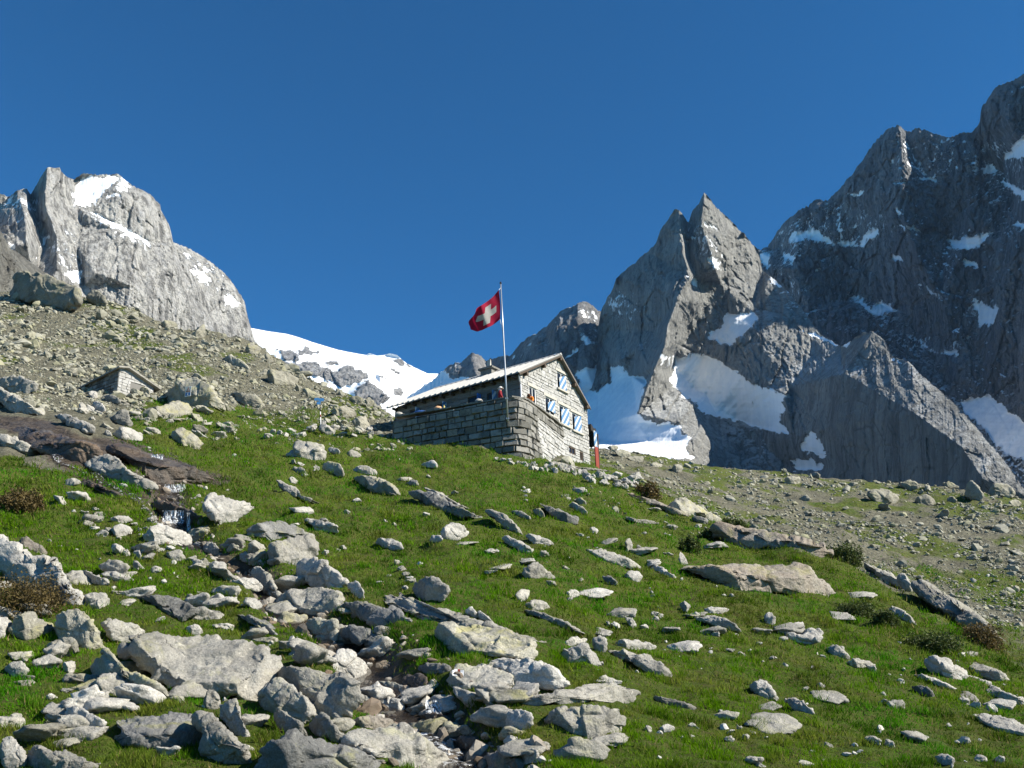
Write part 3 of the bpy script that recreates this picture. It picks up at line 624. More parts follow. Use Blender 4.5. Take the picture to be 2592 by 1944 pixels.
# --- high back wall at the right
sil = C4([(40, 800, 2500), (100, 730, 2450), (140, 720, 2430), (180, 650, 2380), (230, 600, 2330), (270, 570, 2290), (330, 540, 2240), (380, 530, 2200), (430, 480, 2150), (470, 430, 2110), (520, 360, 2060), (560, 300, 2010), (600, 270, 1970), (640, 250, 1930), (665, 275, 1930), (720, 265, 1900), (780, 285, 1860), (830, 300, 1830), (880, 285, 1800), (920, 285, 1780), (950, 240, 1730), (955, 190, 1700), (980, 150, 1670), (1010, 110, 1640), (1060, 90, 1600), (1100, 70, 1570), (1150, 40, 1530), (1250, 0, 1480)])
lines = [C4([(640, 250, 1930), (660, 400, 1830), (640, 560, 1790), (720, 760, 1700), (800, 900, 1620), (860, 1100, 1540)]), C4([(665, 275, 1930), (705, 400, 1880), (760, 470, 1830), (830, 690, 1760)]),
         C4([(230, 600, 2330), (260, 720, 2200), (230, 800, 2160), (300, 950, 2080)]), C4([(430, 480, 2150), (480, 640, 2080), (560, 780, 1960), (640, 950, 1880)]), C4([(330, 690, 2180), (430, 800, 2120), (470, 910, 2060)]),
         C4([(880, 285, 1800), (920, 500, 1700), (900, 700, 1640), (950, 900, 1560), (940, 1050, 1520)]), C4([(920, 285, 1780), (1030, 400, 1720), (1080, 560, 1600), (1010, 700, 1560)]),
         C4([(1060, 90, 1600), (1060, 250, 1530), (1119, 320, 1500)]), C4([(1119, 640, 1430), (1050, 850, 1430), (1030, 1050, 1400), (1080, 1250, 1340)]), C4([(860, 1290, 1470), (980, 1280, 1400), (1120, 1380, 1250)])]
bottom = [(1860, 1260, 1900), (2050, 1260, 1750), (2300, 1260, 1400), (2450, 1300, 1150), (2700, 1300, 1000)]
snow = [C4(p) for p in ([(820, 690), (930, 680), (1000, 660), (960, 705), (880, 725)], [(880, 765), (940, 770), (955, 795), (890, 785)], [(920, 920), (950, 930), (990, 950), (1030, 955), (985, 1020), (940, 1010), (955, 970)], [(470, 910), (540, 950), (560, 930), (600, 940), (655, 955), (600, 962), (550, 980)], [(610, 742), (640, 745), (665, 775), (610, 770)], [(1035, 390), (1119, 280), (1180, 250), (1180, 370), (1060, 380)], [(950, 440), (1000, 395), (1020, 430)], [(1020, 450), (1119, 500), (1180, 540), (1119, 535)], [(680, 1055), (740, 1090), (800, 1130), (760, 1105)], [(770, 1120), (850, 1105), (875, 1130)],
        [(215, 695), (240, 655), (330, 655), (400, 710), (300, 690)], [(400, 700), (480, 710), (520, 660), (570, 635), (560, 670), (500, 712), (440, 715)], [(610, 460), (700, 475), (640, 478)], [(700, 450), (760, 455), (815, 478)], [(870, 1300), (980, 1280), (1119, 1380), (1200, 1400), (1200, 1560), (1040, 1500), (900, 1350)], [(620, 570), (650, 580), (640, 610)], [(620, 625), (700, 640), (740, 660), (690, 645)], [(705, 850), (760, 880), (810, 905), (760, 885)], [(110, 735), (150, 740), (150, 800), (112, 780)], [(1080, 625), (1119, 630), (1119, 660)], [(440, 520), (510, 500), (480, 530)], [(890, 1065), (925, 1055), (905, 1075)], [(200, 740), (250, 760), (240, 790)], [(310, 790), (350, 810), (330, 820)])]
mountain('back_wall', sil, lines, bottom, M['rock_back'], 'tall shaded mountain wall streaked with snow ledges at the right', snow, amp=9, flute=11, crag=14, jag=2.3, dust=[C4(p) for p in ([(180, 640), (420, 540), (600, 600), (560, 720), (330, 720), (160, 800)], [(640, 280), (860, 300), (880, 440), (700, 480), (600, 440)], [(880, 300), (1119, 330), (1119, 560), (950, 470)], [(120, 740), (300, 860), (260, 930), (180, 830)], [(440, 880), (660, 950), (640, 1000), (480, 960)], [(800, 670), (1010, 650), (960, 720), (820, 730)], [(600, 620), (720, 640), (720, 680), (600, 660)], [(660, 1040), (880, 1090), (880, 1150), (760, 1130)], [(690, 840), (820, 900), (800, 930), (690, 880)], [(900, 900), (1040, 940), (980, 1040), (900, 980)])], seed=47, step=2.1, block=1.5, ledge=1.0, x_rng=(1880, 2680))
# ------------------------------------------------------------------ rocks traced from the photograph: outline in a crop, real distance from the slope
CROP = {'6': (0, 1300, 2.4578), '7': (800, 1300, 2.4578), '8': (1650, 1150, 2.089), '5': (0, 850, 2.4578), 'c5': (700, 950, 3.687), 'c6': (1250, 1100, 3.318), 'c7': (1700, 1150, 2.48), 'c4': (200, 900, 5.53), 'L': (0, 380, 2.91), 'c8': (620, 820, 3.814)}
ROCKS = r"""
6|grey|b1.8|boulder|broad flat topped grey slab, the largest rock at the lower left|770,850 830,780 880,745 960,735 1130,770 1330,755 1460,800 1600,825 1680,880 1750,900 1745,970 1690,1040 1640,1090 1560,1160 1480,1175 1350,1150 1240,1170 1150,1130 1010,1080 900,980 800,890|770,860 870,905 1000,985 1160,1040 1400,1045 1560,1060 1745,930
6|grey|b1.0|boulder|smooth rounded grey boulder right of the broad flat topped slab|1690,1030 1740,960 1830,945 2000,985 2150,1005 2212,1020 2245,1060 2230,1180 2180,1260 2110,1310 2000,1290 1960,1250 1850,1130
6|pale|b0.9|boulder|knobbly whitish boulder with an upright flake on its left end|1960,960 1990,830 2050,880 2150,855 2250,900 2320,960 2320,1020 2290,1080 2240,1060 2150,1010 2000,985
6|grey|b0.7|boulder|wedge boulder with a shaded left side, leaning below the rounded boulder|1610,1210 1640,1100 1720,1030 1800,1060 1900,1150 1960,1220 1950,1280 1890,1330 1760,1270 1690,1240
6|grey|b0.4|stone|small upright pillar stone in front of the broad flat topped slab|1265,1200 1290,1090 1330,1100 1380,1170 1370,1220 1310,1230
6|grey|b0.4|boulder|tall pointed leaning stone near the lower left corner slabs|1345,1210 1460,1165 1490,1230 1540,1350 1570,1460 1500,1420 1400,1310
6|dark|b1.6|boulder|pitted dark grey ledge with hollows on its top, near the bottom left|700,1310 760,1270 900,1270 1060,1260 1200,1270 1230,1310 1280,1370 1230,1450 1100,1470 960,1480 840,1440 680,1460 560,1450 700,1390 760,1350|640,1420 760,1400 900,1380 1060,1370 1280,1390
6|grey|b0.8|boulder|sloping pale grey slab running down beside the pitted ledge|1200,1270 1300,1240 1370,1310 1450,1390 1540,1480 1580,1560 1560,1583 1430,1583 1250,1500 1240,1450 1280,1370
6|lich|b0.5|boulder|wedge shaped boulder crusted with bright yellow lichen along its crest|345,700 380,620 440,600 500,595 570,650 620,720 640,800 670,840 600,855 500,850 350,770
6|lich|b0.9|boulder|long low boulder with yellow lichen left of the broad slab|580,950 620,900 660,850 720,910 770,960 880,1000 970,1060 1110,1150 1100,1190 950,1190 870,1150 800,1150 600,1050
6|grey|b0.8|boulder|cracked grey boulder set in front of the low lichen boulder|570,1080 620,1010 690,985 780,1020 825,1080 800,1130 720,1160 630,1120
6|lich|b0.8|boulder|rounded boulder with a yellow top left of the lichen wedge|285,830 330,790 430,775 490,800 490,870 420,900 340,880
6|lich|b0.8|boulder|two tone boulder near the left edge below the bushy shrub|75,680 130,620 210,610 240,660 320,680 345,720 250,770 190,800 110,770 70,730
6|pale|b0.8|boulder|white boulder cut by the left edge beside the shrub|-60,640 0,630 50,650 75,690 60,760 0,790 -60,780
6|dark|b1.2|flat_rock|thin tilted slab with a sharp overhanging nose, in the grass left of centre|850,525 950,510 1080,515 1240,590 1200,640 1120,690 1090,650 1040,640 950,570|850,527 960,560 1040,600 1130,640 1240,595
6|pale|b1.0|boulder|oval pinkish white boulder alone in the grass at the left|490,360 540,350 690,430 670,450 590,445 530,410
6|grey|b1.0|boulder|rounded grey boulder on the grass beside the white lichen rock_outcrop|505,520 560,485 650,500 690,540 680,580 610,600 510,580
6|pale|b1.0|rock_outcrop|whitish outcrop spotted with yellow lichen rising at the left edge|-40,160 0,170 100,190 200,260 320,280 390,340 400,390 430,420 440,460 500,500 500,590 430,590 340,560 150,480 0,420 -40,400
6|brown|b0.9|boulder|tan rounded rock lying on top of the left lichen rock_outcrop|105,190 150,140 200,160 290,230 300,270 240,250 160,220
6|pale|b1.0|boulder|large pale boulder just below the waterfall|885,150 930,90 1000,55 1060,85 1140,110 1190,150 1180,195 1080,200 940,190
6|pale|b1.0|boulder|white rounded boulder left of the pale boulder at the waterfall|690,110 710,75 760,65 820,90 830,120 770,150 710,140
6|pale|b1.0|boulder|flattish white rock above the white stones near the waterfall|680,40 720,15 790,10 830,40 800,60 730,60
6|grey|b0.9|boulder|big smooth egg shaped boulder right of the stream|1665,220 1700,180 1850,140 1930,140 1985,190 1970,260 1880,320 1790,340 1720,300
6|dark|b1.3|boulder|broad grey slab behind the egg shaped boulder|1515,140 1560,90 1640,55 1740,50 1870,100 1930,130 1850,140 1700,180 1640,150 1560,150
6|pale|b0.9|boulder|white flanked boulder with a lichen spot touching the stream|1855,330 1880,275 1960,275 2020,310 2110,370 2160,430 2100,475 1950,460 1850,410
6|grey|b1.4|boulder|squared grey block lying across the stream bed|1780,490 1880,460 2020,465 2110,500 2135,560 2100,620 2000,640 1900,640 1760,530|1770,520 1900,590 2000,600 2135,550
6|lich|b0.5|boulder|greenish upright block below the squared stream block|1890,690 1950,650 2080,660 2100,700 2095,850 2050,850 1960,770
6|grey|b0.5|boulder|tall shard leaning over the little stream|1560,350 1620,330 1660,370 1700,430 1770,560 1700,560 1640,480 1580,440
6|pale|b0.7|boulder|cracked white block left of the leaning shard|1300,310 1330,295 1410,300 1415,380 1370,405 1310,370
6|grey|b0.9|boulder|pointed grey boulder above the stream below the waterfall pool|1250,210 1310,170 1370,220 1370,270 1290,260
6|grey|b0.8|boulder|angular grey block at the foot of the white stone heap|1030,240 1110,215 1160,270 1130,305 1050,290
6|pale|b1.0|boulder|cracked white rock lying flat by the leaning shard|1440,430 1500,395 1580,400 1630,450 1610,490 1520,460
6|pale|b0.9|boulder|white oblong stone in grass above the dark leaning blade|1510,560 1540,520 1610,535 1640,580 1590,605
6|pale|b0.9|boulder|pale wedge boulder standing free in the lower left grass|390,1210 470,1195 590,1250 665,1290 650,1330 540,1360 480,1310
6|grey|b1.0|boulder|low grey boulder cut by the bottom edge at the left|170,1500 220,1450 330,1490 430,1480 540,1530 620,1583 600,1640 200,1640
6|pale|b0.6|boulder|knobbly white boulder in the bottom left corner|0,1400 60,1385 110,1430 150,1490 180,1560 100,1600 0,1580
6|grey|b0.9|boulder|half buried rounded rock with pale edge left of the lichen rocks|20,960 80,925 150,930 190,975 160,1020 60,1020
6|pale|b0.7|stone|small white cube of rock beside the low lichen boulder|385,930 460,910 470,980 440,1005 390,980
6|dark|b0.5|boulder|dark blade of rock leaning in the grass above the knobbly whitish boulder|1470,630 1560,640 1680,700 1750,780 1820,830 1800,860 1740,860 1710,790 1600,700
6|grey|b0.6|boulder|rounded stone standing below the wedge boulder near the bottom|1700,1250 1750,1215 1830,1270 1900,1330 1920,1400 1800,1390 1720,1310
6|grey|b0.6|boulder|grey boulder between the rounded stone and the long bottom slab|1920,1330 1960,1270 2010,1245 2060,1290 2150,1400 2120,1440 1950,1380
6|dark|b1.2|boulder|wide dark grey slab cut by the bottom edge, left of the stream|1600,1600 1640,1460 1700,1440 1800,1370 1900,1380 2000,1430 2212,1470 2400,1530 2520,1583 2500,1650 1640,1650
6|grey|b1.0|boulder|flat layered rock behind the upper left end of the broad slab|630,690 690,655 840,690 920,740 840,790 780,820 690,780
6|grey|b0.8|stone|pale rounded rock resting on the grass above the broad slab|1150,710 1220,685 1260,720 1270,750 1190,765
7|grey|b1.5|boulder|great sloping slab with a grass tuft, bottom left of the stream|165,1440 190,1390 280,1340 420,1330 520,1330 620,1380 720,1430 800,1490 870,1560 860,1620 600,1620 380,1530
7|dark|b0.9|boulder|dark grey tapering slab jammed above the stream|170,560 260,550 400,570 530,605 600,680 650,740 640,790 560,760 440,720 270,660
7|grey|b2.2|flat_rock|long light grey bedrock slab rising behind the dark tapering slab|440,510 560,505 640,545 760,600 900,640 1080,690 1250,760 1400,810 1480,855 1440,885 1350,860 1100,800 900,700 740,720 640,650 540,600 420,560
7|lich|b2.0|boulder|thick slab with a flat lichened top in the middle of the lower stream|750,720 800,690 1000,700 1180,720 1250,760 1360,820 1360,900 1280,915 1000,890 850,850 760,800|750,765 850,800 1000,845 1200,875 1360,860
7|dark|b1.2|boulder|overhanging slab with a bright top bridging the stream|125,710 200,700 300,720 450,770 600,810 650,840 680,910 660,935 560,900 350,830 150,770|125,730 350,800 560,860 680,910
7|grey|b1.6|boulder|flat slab painted with a small white and red trail mark|810,1060 850,970 900,940 1060,945 1130,970 1230,1020 1235,1080 1180,1110 1000,1090 870,1105|815,1040 900,1060 1000,1070 1235,1075
7|pale|b1.5|boulder|broad pale slab right behind the rock with the trail mark|1040,940 1080,895 1250,905 1400,930 1480,960 1540,1020 1580,1060 1520,1090 1330,1100 1240,1060 1180,980
7|pale|b0.6|boulder|triangular pale grey rock standing right of the lichened slab|1500,870 1560,840 1670,800 1740,870 1790,940 1740,960 1600,940 1510,900
7|grey|b1.0|boulder|long grey beam of rock lying in the grass right of the triangle|1810,860 1900,850 2040,870 2150,930 2220,990 2212,1040 2120,1030 1990,950 1860,900|1810,870 1990,910 2120,990 2212,1020
7|pale|b0.9|boulder|white topped wedge above the long grey beam|1840,830 1900,775 2000,790 2110,820 2080,850 1950,855
7|grey|b2.2|flat_rock|long flat light slab with a rounded right end near the bottom centre|1150,1200 1250,1150 1450,1110 1580,1090 1720,1060 1900,1060 1980,1090 2000,1130 1980,1190 1890,1185 1780,1165 1620,1190 1540,1210 1470,1165 1310,1175 1300,1220 1180,1240
7|grey|b0.8|boulder|massive rounded grey boulder at the bottom right of the stream|1420,1280 1500,1225 1620,1205 1800,1200 1890,1230 1925,1300 1880,1370 1780,1400 1640,1425 1560,1380 1450,1320
7|pale|b0.8|boulder|angular whitish block at the water edge left of the massive boulder|1160,1280 1200,1215 1260,1210 1350,1250 1340,1330 1280,1370 1200,1330
7|pale|b0.8|boulder|round white boulder on the green slope below the hut|770,130 800,80 850,58 910,70 945,110 940,150 880,175 810,165
7|pale|b0.8|stone|small white rock at the left foot of the round white boulder|705,165 720,135 765,130 790,160 770,182 730,180
7|grey|b1.0|boulder|chunky block with a flat top above the long bedrock slab|600,480 640,420 700,390 770,410 835,460 820,510 780,550 680,550 620,510|600,480 660,450 750,440 835,460
7|pale|b1.2|boulder|table shaped white rock under a rusty turf cap|370,180 390,150 480,155 530,190 545,225 490,235 380,195|370,180 480,190 545,215
7|pale|b0.9|boulder|white bar of rock with a blunt right end|1150,150 1190,135 1250,165 1345,215 1345,250 1300,258 1170,180
7|pale|b1.8|flat_rock|pale plate of rock right of the white bar|1300,135 1330,125 1440,155 1490,190 1440,205 1340,185
7|grey|b0.5|boulder|pyramid shaped grey rock in the middle of the meadow|1280,400 1310,330 1370,300 1410,330 1500,405 1400,410
7|grey|b1.8|flat_rock|long curved slab of bare rock in the meadow right of the white bar|1680,230 1760,225 1880,250 2025,325 2010,350 1900,335 1760,275
7|pale|b0.8|boulder|bright white boulder below the long curved slab|1910,380 1950,355 2010,355 2030,390 2010,435 1940,410
7|grey|b0.9|boulder|lifted grey boulder casting a dark shadow left in the meadow|1290,575 1370,530 1430,545 1455,590 1420,605 1330,600
7|grey|b0.9|flat_rock|narrow whaleback of rock running down from the lifted boulder|1290,600 1400,610 1540,670 1680,745 1640,750 1500,690 1330,630
7|pale|b0.6|boulder|bright cream stone on end above the dark tapering slab|190,440 240,422 270,430 300,480 300,555 260,545
7|grey|b0.8|boulder|greenish split block on the left bank of the stream|380,1050 450,1040 590,1080 590,1160 540,1150 440,1120
7|pale|b0.8|boulder|rough pale rock on the left bank below the split block|330,1200 400,1130 480,1150 555,1170 555,1240 440,1230
7|dark|b1.0|boulder|flat dark stone at the foot of the overhanging slab|620,960 700,930 840,935 830,990 760,1015 680,1000
7|pale|b0.7|boulder|whitish egg shaped stone beside the triangular rock|1720,780 1770,760 1815,800 1810,860 1760,870 1720,830
7|grey|b0.8|boulder|speckled boulder behind the triangular rock|1530,810 1600,760 1680,780 1680,800 1560,840
7|dark|b0.9|boulder|grey boulder cut by the bottom edge right of the stream|1010,1560 1060,1490 1150,1480 1330,1583 1330,1640 1000,1640
7|grey|b0.5|boulder|upright rounded rock at the bottom edge under the massive boulder|1270,1480 1330,1455 1390,1480 1380,1560 1290,1560
7|wet|b1.0|boulder|rusty brown wet boulder in the stream above the cascade|530,1020 600,1000 690,1010 700,1060 640,1130 560,1090
7|wet|b0.8|boulder|wet brown rock in the middle of the lower stream|860,1420 900,1385 1000,1390 1030,1430 980,1470 880,1465
7|wet|b0.8|boulder|dark wet stone under the small cascade|650,1260 700,1240 800,1250 840,1290 780,1330 690,1310
7|wet|b0.8|boulder|mossy wet rock right of the small cascade|1010,1250 1060,1200 1150,1190 1190,1230 1130,1280 1030,1290
7|pale|b0.8|stone|cream coloured round stone at the bottom edge of the stream|1140,1560 1200,1540 1290,1570 1300,1620 1150,1620
7|brown|b0.7|boulder|yellow brown smooth rock left of the great sloping slab|200,1290 290,1255 380,1260 480,1280 530,1330 420,1340 280,1345
7|grey|b0.9|boulder|grey rock tilted in the grass right of the pyramid|1770,395 1820,383 1885,440 1840,455
7|pale|b0.9|boulder|whitish rounded rock in grass above the whaleback|1550,490 1600,470 1640,490 1630,520 1570,525
7|pale|b0.8|stone|pointed white stone left of a twin above the lichened slab|920,620 960,570 1000,610 1000,655 950,640
7|pale|b0.8|stone|pointed white stone right of its twin above the lichened slab|1005,655 1010,598 1060,630 1115,690 1070,680
c5|grey|b1.6|boulder|big squarish slab on the grass below the blue signpost|150,660 190,620 300,630 430,645 450,690 430,780 350,810 270,790 100,760 90,730 160,710
c5|pale|b0.8|boulder|white angular rock right of the squarish slab under the signpost|470,690 500,670 580,685 600,720 570,750 490,710
c5|lich|b0.7|boulder|greenish boulder below the squarish slab|420,840 500,800 590,820 625,880 625,950 560,940 430,880
c5|grey|b1.2|boulder|long pale rock with a dark shaded left end in the middle slope|710,880 760,840 830,835 900,870 940,930 860,935 740,910
c5|lich|b1.0|rock_outcrop|lichened outcrop tapering down to the right in the upper meadow|720,960 800,935 900,940 1000,990 1080,1030 1130,1080 1220,1150 1220,1175 1090,1130 930,1110 830,1050
c5|dark|b1.4|flat_rock|large dark bedrock slab slanting across the meadow under the hut|1220,1090 1400,1080 1480,1100 1620,1180 1800,1260 1940,1330 1930,1365 1760,1330 1600,1290 1440,1230 1280,1150
c5|grey|b0.8|flat_rock|thin upper edge of bedrock above the large dark slab|1350,1045 1500,1085 1640,1160 1900,1285 2040,1400 1990,1395 1860,1310 1640,1190 1490,1105
c5|grey|b1.0|boulder|oval grey rock on the grass right of the squarish slab|640,740 680,700 740,705 800,750 760,770 690,765
c5|pale|b0.8|boulder|angular twin topped rock alone in the bright grass below the terrace wall|1340,840 1370,820 1420,800 1450,790 1495,820 1490,870 1420,865
c5|grey|b1.4|flat_rock|flat rock with a pebble on top in the upper meadow|1120,970 1180,945 1270,955 1250,985 1150,985
c5|dark|b0.7|boulder|short dark block beside the flat rock with a pebble|1200,1010 1260,975 1310,980 1330,1030 1280,1040
c5|pale|b1.1|boulder|pale layered boulder behind the grey slab above the egg shaped boulder|250,1350 330,1340 480,1370 580,1410 570,1460 530,1485 400,1465 340,1400
c5|pale|b1.0|boulder|cream rock in the meadow left of the lichened rock_outcrop|105,1250 180,1225 300,1230 370,1290 250,1305
c5|grey|b1.0|flat_rock|thin streak of bare rock curving down through the left meadow|0,970 60,1000 210,1060 190,1110 330,1160 490,1225 420,1228 250,1160 80,1100 20,1030
c5|grey|b1.2|flat_rock|bare slab breaking out under a turf lip right of the round white boulder|1930,1260 2060,1260 2150,1320 2240,1390 2300,1500 2210,1470 2130,1430 2060,1370
c5|grey|b0.8|stone|grey stone in the grass below the squarish slab, left one|130,870 170,850 240,860 290,905 280,940 190,910
c5|pale|b0.8|stone|small tan rock under the greenish boulder|110,960 150,945 210,990 190,1020 130,1005
5|pale|b1.0|boulder|large pale boulder with a deep shadow beside the main waterfall|1265,1060 1290,1000 1340,985 1450,1010 1560,1050 1590,1065 1540,1100 1470,1160 1390,1200 1330,1160
5|grey|b0.9|boulder|huge grey block overhanging the wet rock at the left edge|-60,320 0,330 100,370 200,430 270,480 260,500 150,490 60,470 0,400 -60,380
5|grey|b0.9|boulder|grey whaleback boulder above the overhanging block at the left edge|-40,260 100,250 240,290 240,340 170,370 80,370 0,330 -40,330
5|grey|b1.0|boulder|smooth grey hump of rock below the brown wet rock at the left edge|-60,600 80,620 180,680 260,740 200,750 120,740 0,660 -60,640
5|pale|b1.1|boulder|light tilted slab sitting on the wet brown rock|330,500 380,485 500,520 590,560 590,615 520,600 400,540
5|lich|b0.8|boulder|yellow lichened boulder in front of the sign boulder|850,560 900,480 960,430 1080,410 1190,430 1215,520 1100,530 1000,520 930,550
5|lich|b0.9|boulder|great lichened boulder that carries the warning sign|1010,410 1060,340 1110,290 1180,260 1240,260 1300,310 1360,370 1410,440 1400,475 1320,465 1200,455 1100,430
c4|grey|b0.9|boulder|grey gabled boulder with a dark front left of the yellow lichened boulder|395,940 440,870 560,790 680,770 720,860 740,1000 640,1010 560,970 470,930
c4|pale|b0.8|boulder|pale boulder with a black shaded left half at the top of the wet rock|480,1110 570,1010 690,1005 810,1060 890,1090 890,1190 790,1200 600,1180 500,1150
c4|lich|b0.9|boulder|cracked light boulder on the grass right of the small upper cascade|1300,1100 1330,1040 1420,1030 1520,1050 1620,1100 1740,1220 1660,1320 1560,1310 1420,1270 1310,1190
c4|grey|b0.7|boulder|brownish rock right of the light tilted slab|340,1100 380,1030 430,1060 475,1130 420,1145
c4|grey|b0.9|boulder|grey boulder beside the path below the stone shed|355,570 420,550 540,570 590,640 580,680 450,660 370,640
c4|pale|b0.8|boulder|white boulder left of the grey one below the stone shed|130,520 180,495 250,510 270,600 200,620 140,580
c4|grey|b0.8|boulder|boulder at the left of the group above the light tilted slab|0,680 30,650 90,690 115,740 70,800 0,790
c4|pale|b0.9|boulder|rounded pale boulder above the light tilted slab|160,720 240,630 310,660 370,740 380,800 280,800
c4|lich|b0.9|boulder|low rock leaning on the right end of the stone shed|830,450 880,425 980,470 1000,530 940,560 870,530
5|mor|b0.8|boulder|dark fronted boulder on the moraine right of the sign boulder|1415,360 1500,350 1600,380 1650,440 1580,455 1450,400
L|mor|c0.6|boulder|house sized block on the left skyline of the moraine|70,1060 100,960 130,910 200,900 320,900 480,980 570,1010 600,1100 550,1190 430,1180 300,1140 100,1090
L|mor|c0.6|boulder|yellowish tilted block right of the house sized block|630,1080 680,1015 760,1060 790,1140 760,1170 650,1120
L|mor|b0.6|boulder|rock perched against the left flank of the house sized block|0,1010 30,950 90,900 105,940 80,1000 30,1040
L|mor|b0.7|boulder|pale bulge of rock on the moraine skyline below the cliff|1180,1270 1230,1250 1310,1275 1300,1310 1210,1310
L|mor|b0.7|boulder|dark notched rock on the moraine skyline with an upright fin|1405,1360 1440,1330 1500,1275 1520,1340 1500,1390 1430,1390
c8|mor|b0.6|boulder|square grey block standing out of the moraine above the blue signpost|210,560 230,450 300,440 420,470 500,520 500,610 400,590 230,590
c8|mor|b0.9|boulder|light slab leaning on the moraine right of the square block|550,640 590,610 680,660 770,710 620,725 590,680
c8|mor|b1.0|boulder|wide flat topped moraine block right of the blue signpost|820,850 880,800 1000,790 1080,850 1060,900 930,910
c8|mor|b0.8|boulder|rounded moraine block left of the hut corner|1040,930 1150,870 1210,960 1220,1030 1060,1020
c8|mor|b0.7|boulder|dark sided block on the moraine edge against the snow|1140,740 1200,700 1260,770 1240,815 1140,785
c8|mor|b0.8|boulder|pale block on the moraine edge left of the dark sided one|1000,720 1080,690 1140,720 1120,795 1030,760
5|mor|b0.9|boulder|slanting slab on the upper moraine with a dark underside|1380,140 1440,110 1560,200 1540,230 1470,195 1400,175
c8|mor|b0.8|boulder|block of rock at the top right shoulder of the moraine|190,330 200,270 260,310 290,370 220,390
c8|lich|b0.8|boulder|mossy moraine outcrop under the cliff foot|0,250 40,170 120,210 170,240 120,300 40,300
c7|mor|b0.7|boulder|flat topped boulder perched alone on the right skyline|930,80 980,55 1045,75 1020,118 940,112
c7|mor|b0.7|boulder|rounded grey boulder left of the perched skyline boulder|700,160 750,130 800,145 810,190 730,192
c7|mor|b0.9|boulder|big layered boulder in the middle of the right scree slope|1220,240 1290,215 1400,240 1425,290 1400,328 1260,305
c7|mor|b0.8|boulder|dark lichened boulder above the big layered one on the right slope|1420,190 1480,155 1560,180 1580,220 1480,235
c7|mor|b0.7|boulder|wedge boulder right of the big layered one|1520,290 1590,240 1640,270 1665,310 1640,328 1560,315
c7|mor|b0.4|boulder|upright tombstone like boulder near the right edge skyline|1835,230 1870,165 1900,165 1965,255 1940,302 1860,280
c7|mor|b0.7|boulder|dark bulky boulder on the skyline right of the tombstone boulder|1990,240 2030,175 2110,190 2165,240 2140,280 2030,270
c7|mor|b0.8|boulder|pale ridge rock on the skyline left of the tombstone boulder|1690,180 1750,170 1815,210 1740,218
c7|mor|b0.6|boulder|light angular block at the top left of the right scree slope|0,90 30,60 70,80 60,122 10,122
c7|mor|b0.8|boulder|pointed pale rock in the upper right scree|795,280 840,250 880,280 850,302
c7|mor|b0.8|boulder|grey rounded boulder left of the tombstone boulder|1720,280 1760,262 1800,290 1770,312
c7|mor|b0.8|boulder|paired rocks below the perched skyline boulder|860,140 910,105 935,130 930,158
c7|mor|b0.8|boulder|small pale block near the right edge of the scree slope|2110,300 2150,280 2195,300 2180,330 2130,330
c6|mor|b0.8|boulder|dark topped boulder on the skyline right of the hut|950,110 980,90 1045,95 1050,125 980,135
c6|mor|b0.9|boulder|broad grey boulder on the rim right of the hut|1000,130 1080,120 1155,150 1140,195 1070,205
c6|mor|b0.9|boulder|shaded boulder tucked under the broad rim boulder|1110,190 1180,175 1270,190 1250,238 1180,235
c6|mor|b0.8|boulder|flat lichened rock below the rim right of the hut|1300,270 1340,230 1420,250 1400,282
c6|mor|b0.6|boulder|light square block on the right scree nearest the hut|1490,290 1510,255 1570,250 1585,290 1530,328
c6|mor|b0.7|boulder|pale rock on the skyline against the lit snow right of the hut|1230,130 1270,100 1310,120 1280,152
c6|mor|b1.0|boulder|low flat rock in the brown scree below the rim|1410,395 1440,375 1520,395 1490,418
8|brown|b1.9|flat_rock|wide tan slab of bedrock across the right meadow|150,610 250,585 500,590 700,585 800,580 870,640 940,690 970,740 900,760 680,740 550,720 450,740 350,680 260,650
8|brown|b1.3|rock_outcrop|long tan outcrop above the wide slab|300,400 370,365 500,400 620,410 760,450 900,480 950,520 880,560 800,540 680,500 600,480 540,510 470,500 380,460
8|lich|b1.3|rock_outcrop|pale rounded outcrop on the ridge edge below the hut|90,270 150,235 230,260 320,310 380,355 330,360 200,325 100,310
8|grey|b1.8|flat_rock|long ridge slab falling away along the right edge of the meadow|1380,690 1440,680 1600,760 1740,870 1850,960 1968,1050 1968,1100 1840,1040 1700,940 1560,850 1440,770
8|grey|b1.9|flat_rock|ridge edge slab between the two dark bushes|1110,565 1200,605 1290,645 1340,700 1300,710 1200,660
8|pale|b0.5|boulder|pale upright rock on the ridge beside a round bush|1290,660 1330,620 1370,680 1380,740 1330,725
8|grey|b1.0|boulder|grey rock half sunk in the grass right of the dark round bush|1250,820 1290,805 1360,840 1410,910 1340,890 1280,850
8|pale|b1.0|rock_outcrop|cracked pale outcrop in the grass at the right|1440,1090 1500,1065 1570,1080 1660,1160 1680,1200 1560,1190 1470,1150
8|grey|b1.9|flat_rock|smooth slab right of the cracked pale rock_outcrop|1620,1100 1700,1100 1850,1150 1910,1210 1860,1215 1700,1165
8|pale|b1.9|flat_rock|whitish slab reaching the right edge below the cracked rock_outcrop|1660,1170 1760,1200 1900,1270 1990,1310 1990,1345 1820,1290 1700,1240
8|pale|b1.6|flat_rock|broad pale slab at the right edge near the bottom corner|1680,1390 1800,1370 1990,1430 1990,1540 1840,1470
8|pale|b0.8|boulder|speckled grey boulder in the lower right meadow|510,1240 560,1190 620,1210 680,1310 600,1295
8|pale|b0.8|boulder|light boulder right below the speckled grey one|690,1295 760,1285 830,1330 870,1380 780,1375
8|pale|b1.2|boulder|pale flat rock carrying smaller stones in the right meadow|650,950 700,930 790,960 830,920 900,930 890,980 870,1020 800,1005 700,980
